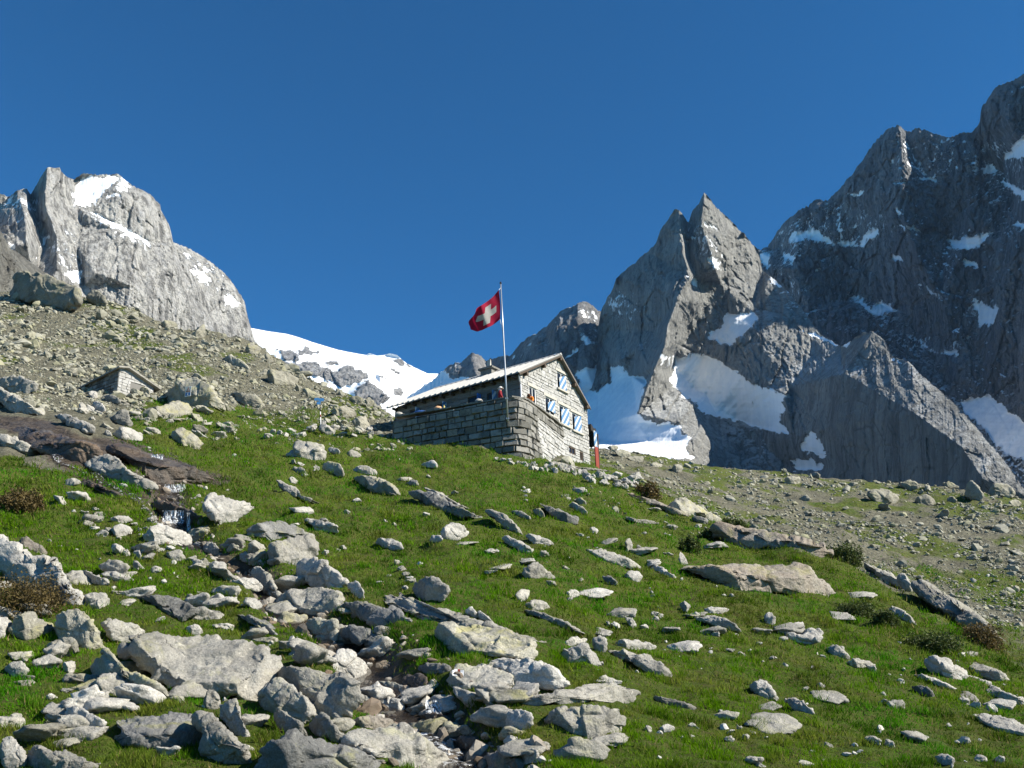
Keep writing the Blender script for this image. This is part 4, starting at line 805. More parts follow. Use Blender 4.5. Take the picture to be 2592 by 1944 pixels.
8|grey|b0.8|boulder|rounded shaded rock right of the pale rock carrying stones|910,1030 970,1005 1020,1030 1050,1080 990,1085
8|grey|b1.2|boulder|low flat grey rock below the rounded shaded rock|1020,1105 1080,1080 1150,1090 1195,1120 1100,1135
8|pale|b1.3|flat_rock|long pale sliver in the grass at the lower right|1370,1165 1450,1165 1560,1210 1620,1250 1540,1235
8|dark|b0.9|boulder|dark humped rock below the long pale sliver|1370,1230 1430,1215 1490,1260 1500,1288 1420,1275
8|grey|b1.5|flat_rock|low grey bank of rock with white stones on it in the right meadow|215,870 330,850 420,880 480,940 400,930 330,905
8|pale|b0.9|boulder|bright white elongated rock left of the tan slab foot|270,820 330,805 410,815 390,842 300,842
8|grey|b1.0|flat_rock|low rock ridge in the grass at the bottom centre right|0,1275 100,1290 200,1320 260,1350 180,1355 0,1305
8|pale|b0.9|boulder|white rock at the lower right among the grass near the bottom edge|1500,1600 1550,1580 1610,1610 1590,1650 1520,1640
8|pale|b0.8|boulder|small white boulder in the grass at the bottom centre right|40,1450 80,1420 125,1440 110,1470 60,1475
8|pale|b0.8|stone|white knob above the pale rock carrying stones|590,850 630,830 660,870 650,910 600,900
8|pale|b0.8|stone|white stone resting on the pale flat rock|735,910 760,885 805,890 800,920 760,930
c6|grey|b0.7|boulder|wedge shaped rock with a green flank in the upper right meadow|620,600 670,565 730,600 790,640 780,680 700,645
c6|lich|b0.6|boulder|pale green rock behind the wedge shaped one|660,560 720,525 770,560 775,600 720,590
c6|dark|b1.3|flat_rock|rounded grey bedrock bulge in the upper right meadow|365,570 460,590 560,640 700,700 720,740 680,770 580,750 480,680
c6|pale|b0.8|stone|grey white cobble in the meadow left of the ridge|795,800 830,770 885,800 870,838 810,833
c6|grey|b1.2|flat_rock|shallow bowl shaped rock rim in the right meadow|1090,680 1200,715 1320,720 1400,750 1250,752 1150,725
c6|grey|b0.4|boulder|small standing rock pile like a cairn in the right meadow|1110,950 1100,900 1140,860 1170,920 1150,985 1110,992
c6|pale|b0.9|boulder|sharp edged beam of rock left of the wide tan slab|1310,1130 1360,1090 1440,1130 1525,1195 1490,1212 1380,1160
c6|brown|b1.6|flat_rock|bare strip of bedrock along the ridge edge right of the hut|980,450 1130,480 1260,520 1360,545 1440,600 1560,640 1640,690 1500,670 1350,605 1200,555 1060,495
c6|grey|b1.9|flat_rock|flat slab in front of the hut base above the white stones|380,250 460,220 560,230 680,270 900,290 1000,310 850,302 620,292
c6|dark|b0.9|boulder|bluish triangular rock left of the bright white boulder|900,1205 970,1180 1050,1250 1000,1278
c6|grey|b0.8|boulder|round topped dull rock above the lifted grey boulder|170,1340 240,1290 310,1300 280,1380 210,1425
c6|dark|b0.8|boulder|dark rounded rock on the ridge edge below the pale rock_outcrop|1660,700 1700,680 1780,700 1805,740 1780,765 1700,740
c6|lich|b0.9|boulder|greenish lump beside the bar shaped rock in the upper meadow|330,650 360,610 410,640 440,705 380,700
c6|grey|b0.9|boulder|brown bar shaped rock in the upper meadow|150,640 200,635 310,680 315,720 250,705 160,670
5|wet|b3.0|flat_rock|brown wet bedrock sheet under a film of water at the left|0,570 150,560 300,600 480,640 620,690 650,760 560,835 400,800 260,730 100,650
5|wet|b2.8|flat_rock|wet brown bedrock ramp leading down to the waterfall|660,720 700,690 800,690 960,740 1180,800 1330,885 1300,915 1130,920 980,965 900,880 780,780
5|grey|b2.0|flat_rock|dry grey strip of bedrock between the two wet brown sheets|520,800 560,770 640,740 740,770 800,840 900,890 960,920 960,955 900,960 760,920 640,880
5|wet|b0.5|boulder|dark wet rock step behind the falling water of the main cascade|920,1040 1000,1020 1100,1050 1240,1110 1265,1180 1200,1200 1020,1140
5|wet|b2.0|flat_rock|thin wet brown rock rib along the lower edge of the wet bedrock|300,810 420,860 560,900 700,960 830,1040 860,1090 760,1040 600,970 440,900
8|pale|b0.7|stone|tan standing flake above the wide tan slab left end|140,540 150,510 180,550 195,585 150,588
"""
def chaikin(P, n=1):
    for _ in range(n):
        Q = np.roll(P, -1, 0); P = np.stack([0.8*P+0.2*Q, 0.2*P+0.8*Q], 1).reshape(-1, 2)
    return P
def resample(P, n):
    Q = np.concatenate([P, P[:1]]); s = np.concatenate([[0], np.cumsum(np.hypot(*np.diff(Q, axis=0).T))])
    u = np.linspace(0, s[-1], n, endpoint=False)
    return np.stack([np.interp(u, s, Q[:, 0]), np.interp(u, s, Q[:, 1])], -1)
def vnormals(V, Fq):
    a, b_, c = V[Fq[:, 0]], V[Fq[:, 1]], V[Fq[:, 2]]
    fn = np.cross(b_-a, c-a); n = np.zeros_like(V)
    for k in range(Fq.shape[1]): np.add.at(n, Fq[:, k], fn)
    return n/np.maximum(np.linalg.norm(n, axis=1, keepdims=True), 1e-9)
def smax(a, b_, k): return 0.5*(a+b_+np.sqrt((a-b_)**2+k*k))
ROCKV, ROCKF = [], []
rock_objs = []
def reg(o, V, Fq, c, size, label, flat=False):
    off = sum(len(v) for v in ROCKV)
    ROCKV.append(V); ROCKF.append(Fq+off)
    rock_objs.append((o, c, size, label))
rng = np.random.default_rng(7)
def depth_at(px, py):
    h = hit(px, py)
    return None if h is None else float(np.array(h)@_fw)
NAMEMAP = {'boulder': 'boulder', 'flat_rock': 'flat rock', 'stone': 'stone', 'rock_outcrop': 'rock outcrop'}
def traced(line, idx):
    fld = line.split('|')
    reg_, mat, mode, name, label, outl = fld[:6]
    ox, oy, sc = CROP[reg_]
    tr = lambda s: np.array([[float(q) for q in p.split(',')] for p in s.split()])/sc+np.array([ox, oy])
    P = tr(outl); edge = tr(fld[6]) if len(fld) > 6 else None
    r = np.random.default_rng(idx*13+5)
    x0, y0 = P.min(0); x1, y1 = P.max(0); w, h = x1-x0, y1-y0
    per = np.hypot(*np.diff(np.concatenate([P, P[:1]]), axis=0).T).sum()
    n = int(np.clip(per/2.6, 30, 190)); nr_ = int(np.clip(n/5.0, 7, 32))
    O = resample(chaikin(P, 1), n)
    cen = O.mean(0); O = cen+(O-cen)*1.045
    jj = np.stack([O[:, 0]/9.0, O[:, 1]/9.0, np.full(n, idx*3.3)], -1)
    O = O+(O-cen)*(0.09*fbm(jj/2.2, 2, 3)[:, None])+np.stack([fbm(jj, 3, 1), fbm(jj, 3, 2)], -1)*min(4.0, 0.045*min(w, h))
    kt = float(mode[1:])
    t = np.linspace(0, 1, nr_+1)[1:]**0.85
    ring = cen+(O[None]-cen)*t[:, None, None]
    Q = np.concatenate([cen[None], ring.reshape(-1, 2)], 0); T = np.concatenate([[0], np.repeat(t, n)])
    nf = len(Q)
    Fq = []
    i = np.arange(nr_*n).reshape(nr_, n)+1
    quads = np.stack([i[:-1], np.roll(i, -1, 1)[:-1], np.roll(i, -1, 1)[1:], i[1:]], -1).reshape(-1, 4)
    cap = np.stack([np.zeros(n, int), np.roll(i[0], -1), np.roll(i[0], -1), i[0]], -1)
    if mode[0] == 'd':
        d = np.array([depth_at(x, y) or np.nan for x, y in Q]); md = np.nanmedian(d)
        d = np.where(np.isnan(d), md, d); d = np.clip(d, md*0.75, md*1.45)
        W_ = ray(Q[:, 0], Q[:, 1])*d[:, None]
        size = w*md/F
        rel = fbm(W_/(0.30*size)+idx*5.0, 4, idx, 0.55, ridge=True)*0.11*size+fbm(W_/0.55, 3, idx+3)*0.07
        W_[:, 2] += kt*(1-T**3)+rel*(1-T**4)-0.10*T**6
        W_[:, 1] -= 0.6*kt*(1-T**3)
        Vf = W_
        lower = W_[-n:].copy(); lower[:, 2] -= 0.7; lower[:, 1] += 0.5
        bc = lower.mean(0)
        V = np.concatenate([Vf, lower, bc[None]], 0)
        oi = i[-1]; li = np.arange(n)+nf
        side = np.stack([oi, np.roll(oi, -1), np.roll(li, -1), li], -1)
        bot = np.stack([li, np.roll(li, -1), np.full(n, nf+n), np.full(n, nf+n)], -1)
        Fall = np.concatenate([quads, side]); tri = np.concatenate([cap[:, [0, 1, 3]], bot[:, :3]])
    else:
        xs = x0+w*np.array([0.12, 0.3, 0.5, 0.7, 0.88]); bd = []
        for x in xs:
            near_ = O[np.abs(O[:, 0]-x) < w*0.12]
            yb = near_[:, 1].max() if len(near_) else y1
            dd_ = depth_at(x, min(yb-0.05*h, 2040))
            bd.append((x, dd_ if dd_ else np.nan))
        bd = np.array(bd); bd = bd[~np.isnan(bd[:, 1])]
        d0 = np.median(bd[:, 1]); bd = bd[np.abs(bd[:, 1]-d0) < 0.3*d0]
        mpx = d0/F
        if len(bd) > 2:
            sl, ic = np.polyfit(bd[:, 0]-cen[0], bd[:, 1], 1); sl = np.clip(sl/mpx, -0.9, 0.9)*mpx; dmid = np.median(bd[:, 1])
        else: sl, dmid = 0.0, d0
        X = Q[:, 0]-cen[0]; Y = Q[:, 1]
        kk = 0.035*min(w, h)
        if edge is not None: ye = np.interp(Q[:, 0], edge[:, 0], edge[:, 1])
        else: ye = y1-h*(0.45+0.2*r.random())+X*r.uniform(-0.25, 0.25)
        kf = 0.22
        f = kf*(y1-Y)
        top = kf*(y1-ye)+max(kt, 0.5)*1.25*(ye-Y)
        f = smax(f, top, kk)
        xl = -w*r.uniform(0.08, 0.30); xr = w*r.uniform(0.15, 0.34)
        if mode[0] == 'c': xl = -w*0.44; f = f+0.30*X; r = np.random.default_rng(idx+1)
        f = smax(f, f*0+kf*(y1-Y)*0.6+r.uniform(0.9, 1.7)*(xl-X)+r.uniform(-0.3, 0.3)*(Y-cen[1]), kk)
        f = smax(f, f*0+kf*(y1-Y)*0.6+r.uniform(0.5, 1.2)*(X-xr)+r.uniform(-0.4, 0.4)*(Y-cen[1]), kk)
        for _ in range(2):
            a = r.uniform(0, 6.28); ca, sa = math.cos(a), -abs(math.sin(a))
            f = smax(f, r.uniform(0.6, 1.4)*(ca*X+sa*(Y-cen[1])-0.26*(abs(ca)*w+abs(sa)*h))+f.mean()*0.7, kk)
        rnd_ = 0.16*min(w, h)
        f = f+rnd_*(1-np.sqrt(np.clip(1-T**7, 0, 1)))
        d = dmid+sl*X+mpx*f
        Vf = ray(Q[:, 0], Q[:, 1])*d[:, None]
        # back half: swells away from the viewer and goes under the turf
        tb = t[::-1][1:]
        Qb = (cen+(O[None]-cen)*tb[:, None, None])
        de = d[-n:]
        thick = 0.75*min(w, 2.2*h)*mpx
        db = de[None]*tb[:, None]+(de.mean())*(1-tb[:, None])+thick*np.sqrt(1-tb[:, None]**2)
        Vb = (ray(Qb[..., 0], Qb[..., 1])*db[..., None]).reshape(-1, 3)
        vc = ray(cen[0], cen[1])*(de.mean()+thick)
        V = np.concatenate([Vf, Vb, vc.reshape(1, 3)], 0)
        j = np.arange((nr_-1)*n).reshape(nr_-1, n)+nf
        allr = np.concatenate([i[-1:], j], 0)
        bq = np.stack([allr[:-1], np.roll(allr, -1, 1)[:-1], np.roll(allr, -1, 1)[1:], allr[1:]], -1).reshape(-1, 4)
        last = len(V)-1
        capb = np.stack([allr[-1], np.roll(allr[-1], -1), np.full(n, last)], -1)
        Fall = np.concatenate([quads, bq]); tri = np.concatenate([cap[:, [0, 1, 3]], capb])
        size = math.sqrt(w*h)*mpx
        nn = vnormals(V, np.concatenate([Fall[:, :3], tri]))
        wv = V+0.10*size*np.stack([fbm(V/(0.4*size)+5, 2, 1), fbm(V/(0.4*size)+9, 2, 2), fbm(V/(0.4*size)+13, 2, 3)], -1); fa, ea = facets(wv/(0.48*size)+idx*3.7, idx, 0.9); fb, eb = facets(wv/(0.19*size)+idx*1.9, idx+50, 1.0)
        rel = 0.04*size*fbm(V/(0.55*size)+idx*7.1, 3, idx, 0.5)+0.012*size*fbm(V/(0.10*size)+idx, 3, idx+9, 0.6)+(0.042 if name == 'flat_rock' else 0.085)*size*fa*np.clip(ea*6, 0, 1)+0.016*size*fb*np.clip(eb*5, 0, 1)-0.02*size*np.exp(-(ea/0.06)**2)
        V = V+nn*(rel-0.005*size)[:, None]
    if mode[0] == 'd': size = w*md/F
    faces = [tuple(q) for q in Fall.tolist()]+[tuple(q) for q in tri.tolist()]
    org = V.mean(0)
    o = mesh_np(name, V, faces, M[mat], True, origin=org)
    tag(o, label, NAMEMAP[name], 'rocks on the slope')
    reg(o, V, np.concatenate([Fall, np.concatenate([tri, tri[:, 2:]], 1)]), (cen[0], cen[1]), size, label)
    return o
for k, ln in enumerate([q for q in ROCKS.strip().split('\n') if q.strip()]):
    o = traced(ln, k)
    if 'trail mark' in ln: MARKROCK = o
    if 'warning sign' in ln: SIGNROCK = o
RV = np.concatenate(ROCKV); RF = np.concatenate(ROCKF)
rb = BVHTree.FromPolygons(RV.tolist(), RF.tolist())
# ------------------------------------------------------------------ the stone hut (local axes: X along the gable, Y along the front, Z up; origin at the near eave corner)
YAW = math.radians(33.72)
HU = np.array([-math.cos(YAW), math.sin(YAW), 0]); HG = np.array([math.sin(YAW), math.cos(YAW), 0]); HO = np.array([0.4996, 61.0, 23.306])
HROT = math.atan2(HG[1], HG[0])
def hl(px, py, axis, val):
    d = ray(px, py); n = HG if axis == 'X' else HU
    P = d*((val+HO@n)/(d@n))-HO
    return np.array([P@HG, P@HU, P[2]])
def hw(X, Y, Z): return HO+HG*X+HU*Y+np.array([0, 0, Z])
def c1(x, y): return 980+x/5.53, 880+y/5.53
def c2(x, y): return 1270+x/5.53, 880+y/5.53
def clip_poly(P, poly):
    """Sutherland-Hodgman: P against convex counter-clockwise poly"""
    out = list(P)
    for (ax, ay), (bx, by) in zip(poly, poly[1:]+poly[:1]):
        inp, out = out, []
        if not inp: break
        sd = lambda p: (bx-ax)*(p[1]-ay)-(by-ay)*(p[0]-ax)
        for a, b_ in zip(inp, inp[1:]+inp[:1]):
            sa, sb = sd(a), sd(b_)
            if sa >= 0: out.append(a)
            if (sa >= 0) != (sb >= 0):
                t_ = sa/(sa-sb); out.append((a[0]+t_*(b_[0]-a[0]), a[1]+t_*(b_[1]-a[1])))
    return out
def masonry(mb, poly, holes, f3, row=0.28, wmin=0.3, wmax=0.8, gap=0.025, prot=0.05, seed=1, back=-0.03):
    """coursed stone: f3(u, v, depth) -> 3D, depth outward. Blocks material 0, mortar material 1"""
    r = random.Random(seed)
    us = [p[0] for p in poly]; vs = [p[1] for p in poly]
    rows = [min(vs)]
    while rows[-1] < max(vs): rows.append(rows[-1]+row*r.uniform(0.75, 1.3))
    rows = sorted(set([round(q, 3) for q in rows]+[q for h in holes for q in (h[1], h[3])]))
    rr_ = [rows[0]]
    hv = {q for h in holes for q in (h[1], h[3])}
    for q in rows[1:]:
        if q-rr_[-1] < 0.1 and q not in hv: continue
        if q-rr_[-1] < 0.1 and q in hv and rr_[-1] not in hv: rr_[-1] = q; continue
        rr_.append(q)
    for v0, v1 in zip(rr_[:-1], rr_[1:]):
        segs = [(min(us), max(us))]
        for (hu0, hv0, hu1, hv1) in holes:
            if v0 < hv1-1e-3 and v1 > hv0+1e-3:
                ns = []
                for a, b_ in segs:
                    if hu1 <= a or hu0 >= b_: ns.append((a, b_))
                    else:
                        if hu0 > a: ns.append((a, hu0))
                        if hu1 < b_: ns.append((hu1, b_))
                segs = ns
        for a, b_ in segs:
            P = clip_poly([(a, v0), (b_, v0), (b_, v1), (a, v1)], poly)
            if len(P) > 2: mb.add([f3(u, v, back) for u, v in P], [tuple(range(len(P)))], 1)
            x = a
            while x < b_-0.01:
                w = r.uniform(wmin, wmax)
                if b_-x-w < wmin*0.7: w = b_-x
                g = gap*r.uniform(0.4, 1.6); j = lambda: r.uniform(-0.018, 0.018)
                P = clip_poly([(x+g/2+j()*0.5, v0+g/2+j()), (x+w-g/2+j()*0.5, v0+g/2+j()), (x+w-g/2, v1-g/2+j()), (x+g/2, v1-g/2+j())], poly)
                x += w
                if len(P) < 3: continue
                area = 0.5*abs(sum(p[0]*q[1]-q[0]*p[1] for p, q in zip(P, P[1:]+P[:1])))
                if area < 0.008: continue
                cu = sum(p[0] for p in P)/len(P); cv = sum(p[1] for p in P)/len(P)
                d = prot*r.uniform(0.15, 1.0); n = len(P); iw = 0.10
                tl = r.uniform(-0.35, 0.35)*prot; tv = r.uniform(-0.3, 0.3)*prot
                front = [(cu+(p[0]-cu)*(1-iw), cv+(p[1]-cv)*(1-iw*1.3)) for p in P]
                mid = [f3(p[0], p[1], d*0.35) for p in P]; fr = [f3(p[0], p[1], d+tl*(p[0]-cu)/0.4+tv*(p[1]-cv)/0.15) for p in front]; bk_ = [f3(p[0], p[1], back-0.02) for p in P]
                fs = [tuple(range(2*n, 3*n))]
                fs += [(k, (k+1) % n, n+(k+1) % n, n+k) for k in range(n)]+[(n+k, n+(k+1) % n, 2*n+(k+1) % n, 2*n+k) for k in range(n)]
                mb.add(bk_+mid+fr, fs, 0)
    return mb
def stone_block_mat(name, cols, lo, dark=0.5):
    m, t, b = newmat(name, 0.92)
    tc = N(t, 'ShaderNodeTexCoord').outputs['Object']
    isl = N(t, 'ShaderNodeNewGeometry').outputs['Random Per Island']
    c = ramp(t, isl, [(k/(len(cols)-1), q) for k, q in enumerate(cols)])
    n1 = noise(t, tc, 2.2, 7, 0.7); n2 = noise(t, tc, 16, 5, 0.7)
    c = mix(t, ramp(t, n1, [(0.48, 0.0), (0.68, dark)]), c, lo)
    c = mix(t, ramp(t, n2, [(0.45, 0.0), (0.7, 0.45)]), c, tuple(x*0.6 for x in cols[0]))
    t.links.new(c, b.inputs['Base Color'])
    bump(t, b, mth(t, 'ADD', n1, n2), 0.8, 0.04)
    return m
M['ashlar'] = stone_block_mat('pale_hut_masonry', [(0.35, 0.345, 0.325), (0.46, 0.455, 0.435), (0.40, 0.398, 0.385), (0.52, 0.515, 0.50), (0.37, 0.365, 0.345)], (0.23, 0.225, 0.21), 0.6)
M['rough'] = stone_block_mat('weathered_shaded_masonry', [(0.14, 0.137, 0.122), (0.26, 0.252, 0.228), (0.19, 0.185, 0.165), (0.32, 0.31, 0.285), (0.13, 0.127, 0.112)], (0.05, 0.048, 0.042), 0.85)  # weathered stone, darkened further: the terrace front's shade is in this colour
M['front'] = stone_block_mat('shaded_front_masonry', [(0.19, 0.185, 0.17), (0.23, 0.225, 0.205), (0.21, 0.20, 0.185)], (0.12, 0.115, 0.10), 0.5)  # front wall blocks darker than the gable's, its shade painted into the colour
M['mortar'] = plain('mortar', (0.24, 0.225, 0.19), 0.95)
M['joint'] = plain('dark_joint', (0.035, 0.033, 0.028), 0.95)
M['sheet'] = plain('weathered_roof_sheet', (0.50, 0.495, 0.475), 0.6, 0.0, 0.22, 1.3)
M['timber'] = plain('old_timber', (0.085, 0.065, 0.05), 0.85)
M['glass'] = plain('dark_pane', (0.018, 0.02, 0.024), 0.12)
M['white'] = plain('white_paint', (0.72, 0.72, 0.70), 0.6)
M['bluepaint'] = plain('blue_paint', (0.05, 0.16, 0.42), 0.6)
M['redpaint'] = plain('red_paint', (0.24, 0.045, 0.028), 0.6)
M['steel'] = plain('grey_steel', (0.42, 0.43, 0.44), 0.35, 0.6)
M['concrete'] = plain('pale_stone_sill', (0.44, 0.42, 0.37), 0.9)
M['tar'] = plain('dark_cover', (0.028, 0.026, 0.025), 0.8)
def shutter_mat():
    m, t, b = newmat('blue_white_shutter', 0.6)
    tc = N(t, 'ShaderNodeTexCoord').outputs['Object']; s = N(t, 'ShaderNodeSeparateXYZ'); t.links.new(tc, s.inputs[0])
    v = mth(t, 'SUBTRACT', s.outputs[2], mth(t, 'MULTIPLY', s.outputs[0], 1.25))
    fr = mth(t, 'FRACT', mth(t, 'MULTIPLY', v, 1.55))
    c = mix(t, ramp(t, fr, [(0.0, 1.0), (0.54, 0.0)], 'CONSTANT'), (0.52, 0.54, 0.55), (0.085, 0.20, 0.37))
    n = noise(t, tc, 9, 5); c = mix(t, ramp(t, n, [(0.5, 0.0), (0.75, 0.35)]), c, (0.35, 0.36, 0.36))
    t.links.new(c, b.inputs['Base Color']); return m
M['shutter'] = shutter_mat()

BZ = -4.35
hut = empty('mountain_hut', hw(0, 0, BZ), HROT)
tag(hut, 'stone mountain hut with pale sheet roof and blue striped shutters', 'hut')
class HB(MB):
    def fin(self, name, mat, parent=None, mats=None, smooth=False):
        self.v = [(x, y, z-BZ) for x, y, z in self.v]
        return MB.build(self, name, mat, parent or hut, None, smooth, mats)
RX = 5.47; RZ = 2.985
holes = {'w1': (1.57, -2.05, 2.40, -0.47), 'w2': (3.55, -1.85, 4.77, -0.62), 'w3': (5.35, -2.12, 6.62, -0.74), 'w4': (7.06, -2.2, 8.31, -0.86), 'up': (5.27, 0.44, 6.45, 1.72), 'b1': (6.40, -4.03, 7.27, -3.52), 'b2': (7.88, -4.22, 8.33, -3.56)}
gpoly = [(0.5, -5.6), (9.3, -5.6), (9.3, -0.16), (RX, 2.84), (0.5, 0.13)]
mb = HB(); masonry(mb, gpoly, list(holes.values()), lambda u, v, d: (u, 0.30-d, v), 0.22, 0.22, 0.62, 0.022, 0.045, 3)
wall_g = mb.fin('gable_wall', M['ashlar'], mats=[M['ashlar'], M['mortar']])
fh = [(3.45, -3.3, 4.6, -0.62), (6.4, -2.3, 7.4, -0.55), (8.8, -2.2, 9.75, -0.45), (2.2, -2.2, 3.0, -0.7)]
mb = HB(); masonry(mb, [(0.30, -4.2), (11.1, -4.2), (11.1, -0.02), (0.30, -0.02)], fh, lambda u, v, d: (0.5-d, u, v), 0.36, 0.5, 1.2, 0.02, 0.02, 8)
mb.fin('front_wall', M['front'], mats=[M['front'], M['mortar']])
mb = HB(); mb.add([(0.62, 0.42, -5.6), (9.2, 0.42, -5.6), (9.2, 0.42, -0.1), (RX, 0.42, 2.78), (0.62, 0.42, 0.1), (0.62, 11.1, -5.6), (9.2, 11.1, -5.6), (9.2, 11.1, -0.1), (RX, 11.1, 2.78), (0.62, 11.1, 0.1)],
    [(0, 1, 2, 3, 4), (9, 8, 7, 6, 5), (1, 6, 7, 2), (0, 4, 9, 5)])
mb.fin('rear_wall', M['mortar'])
# roof: two sheeted slopes with standing seams
mb = HB(); th = 0.09; M['sheet_base'] = plain('dark_roof_base', (0.17, 0.168, 0.16), 0.65, 0.0, 0.2, 1.3)
mb.prism([(-0.02, -0.0, 0.0), (RX, -0.0, RZ), (RX, 0.0, RZ-th), (-0.02, 0.0, -th)], (0, 11.42, 0))
mb.prism([(RX+0.003, 0.0, RZ), (9.30, 0.0, 0.0), (9.30, 0.0, -th), (RX+0.003, 0.0, RZ-th)], (0, 11.42, 0))
for q_ in range(len(mb.m)): mb.m[q_] = 1
for k in range(24):
    y = 0.03+k*0.488; e = 0.0 if k % 2 else -0.035
    for w_ in (0,):
        mb.prism([(-0.06+e*0.5, y, -0.035+e*0.3), (RX+0.02, y, RZ+0.012), (RX+0.02, y, RZ+0.055), (-0.06+e*0.5, y, 0.04+e*0.3)], (0, 0.20, 0))
    mb.prism([(RX+0.02, y, RZ+0.012), (9.34, y, -0.02), (9.34, y, 0.05), (RX+0.02, y, RZ+0.075)], (0, 0.14, 0))
mb.prism([(RX-0.16, -0.02, RZ-0.02), (RX, -0.02, RZ+0.10), (RX+0.16, -0.02, RZ-0.06)], (0, 11.46, 0))
roof = mb.fin('roof', M['sheet'], mats=[M['sheet'], M['sheet_base']])
mb = HB()   # verge boards and purlin ends
mb.prism([(-0.02, -0.03, -0.10), (RX, -0.03, RZ-0.10), (RX, -0.03, RZ-0.22), (0.02, -0.03, -0.22)], (0, 0.04, 0)); mb.prism([(RX+0.002, -0.03, RZ-0.10), (9.30, -0.03, -0.10), (9.30, -0.03, -0.22), (RX+0.002, -0.03, RZ-0.22)], (0, 0.04, 0))
mb.fin('verge_board', M['timber'], roof)
for X in (1.0, 3.3, RX, 7.3, 8.9):
    z = (0.546*X if X <= RX else RZ-0.785*(X-RX))-0.42
    HB().box((X-0.10, -0.02, z-0.05), (X+0.10, 0.35, z+0.17)).fin('purlin', M['timber'], roof)
for k in range(13): HB().box((0.02, 0.5+k*0.86, -0.26), (0.55, 0.64+k*0.86, -0.10)).fin('rafter_end', M['timber'], roof)
mb = HB(); mb.tube([(0.16, 0.16, -0.12), (0.30, 0.2, -0.5), (0.42, 0.2, -0.7), (0.42, 0.2, -3.2)], 0.05); mb.fin('drain_pipe', M['steel'])
mb = HB(); mb.box((4.85, 5.6, 2.3), (5.9, 6.6, 3.12)); mb.box((4.72, 5.45, 3.12), (6.05, 6.75, 3.26)); ch = mb.fin('chimney', M['rough'])
mb = HB(); mb.prism([(5.2, 6.0, 3.262), (5.5, 6.05, 3.262), (5.45, 6.05, 4.0), (5.32, 6.0, 4.05)], (0.05, 0.35, 0)); mb.fin('cap_stone', M['concrete'], ch)
# windows of the gable
SH = {'w3': [(826, 864), (935, 852), (945, 1112), (832, 1055)], 'w4': [(1010, 968), (1106, 958), (1118, 1204), (1016, 1162)], 'w2': [(640, 768), (742, 745), (745, 925), (640, 868)], 'up': [(798, 412), (886, 400), (906, 612), (804, 558)]}
for k, (x0, z0, x1, z1) in holes.items():
    mb = HB(); yy = 0.36
    mb.box((x0, yy-0.04, z0), (x0+0.07, yy, z1)); mb.box((x1-0.07, yy-0.04, z0), (x1, yy, z1)); mb.box((x0+0.07, yy-0.04, z1-0.07), (x1-0.07, yy, z1)); mb.box((x0+0.07, yy-0.04, z0), (x1-0.07, yy, z0+0.07))
    xm = (x0+x1)/2; mb.box((xm-0.03, yy-0.035, z0+0.07), (xm+0.03, yy-0.005, z1-0.07))
    wnd = mb.fin('window', M['timber'] if k[0] == 'b' else M['white'])
    HB().box((x0+0.02, yy+0.003, z0+0.02), (x1-0.02, yy+0.02, z1-0.02)).fin('pane', M['glass'], wnd)
    mb = HB(); mb.box((x0-0.12, 0.28, z1), (x1+0.12, 0.52, z1+0.2)) if False else None
    if k[0] != 'b':
        HB().box((x0-0.14, 0.14, z0-0.13), (x1+0.14, 0.40, z0-0.004)).fin('sill', M['concrete'], wnd)
        HB().box((x0-0.22, 0.232, z1+0.004), (x1+0.22, 0.41, z1+0.20)).fin('lintel', M['concrete'], wnd)
    if k in SH:
        q = [hl(*c2(*p), 'Y', 0.30) for p in SH[k]]
        q = [(min(max(p[0], x0+0.03), x1-0.02), 0.245, min(max(p[2], z0+0.0), z1-0.02)) for p in q]
        mb = HB(); mb.prism(q, (0, 0.05, 0)); s_ = mb.fin('shutter', M['shutter'], wnd)
# door and windows of the front
for n_, (y0, z0, y1, z1) in zip(('door', 'window', 'window', 'window'), fh):
    mb = HB(); xx = 0.62
    mb.box((xx-0.06, y0, z0), (xx, y0+0.08, z1)); mb.box((xx-0.06, y1-0.08, z0), (xx, y1, z1)); mb.box((xx-0.06, y0+0.08, z1-0.08), (xx, y1-0.08, z1))
    w_ = mb.fin(n_, M['timber']); HB().box((xx-0.03, y0+0.085, z0), (xx-0.01, y1-0.085, z1-0.085)).fin('pane', M['glass'], w_)
    HB().prism([(0.46, y0-0.02, z0+0.1), (0.46, y0-0.02, z1-0.05), (0.02, y0-0.02, z1-0.05), (0.02, y0-0.02, z0+0.1)], (0, 0.05, 0)).fin('shutter', M['bluepaint'] if n_ == 'door' else M['shutter'], w_)
# porch corner at the right end
HB().box((9.42, -0.12, -5.2), (9.86, -0.04, -2.95)).fin('porch_panel', M['redpaint'])
mb = HB(); mb.tube([(9.92, -0.10, -5.2), (9.92, -0.10, -1.9)], 0.05); mb.fin('porch_post', M['timber'])
HB().box((9.40, -0.10, -2.94), (9.80, -0.05, -1.75)).fin('porch_shutter', M['shutter'])
mb = HB(); rr2 = random.Random(4)
pts = [(9.36, -1.22), (9.62, -1.32), (9.72, -1.45), (10.05, -1.42), (10.12, -1.6), (10.04, -2.2), (10.08, -2.75), (9.86, -2.78), (9.84, -1.98), (9.6, -1.72), (9.38, -1.70)]
mb.prism([(x, 0.1, z) for x, z in pts][::-1], (0, 0.5, 0)); mb.fin('porch_awning', M['tar'])
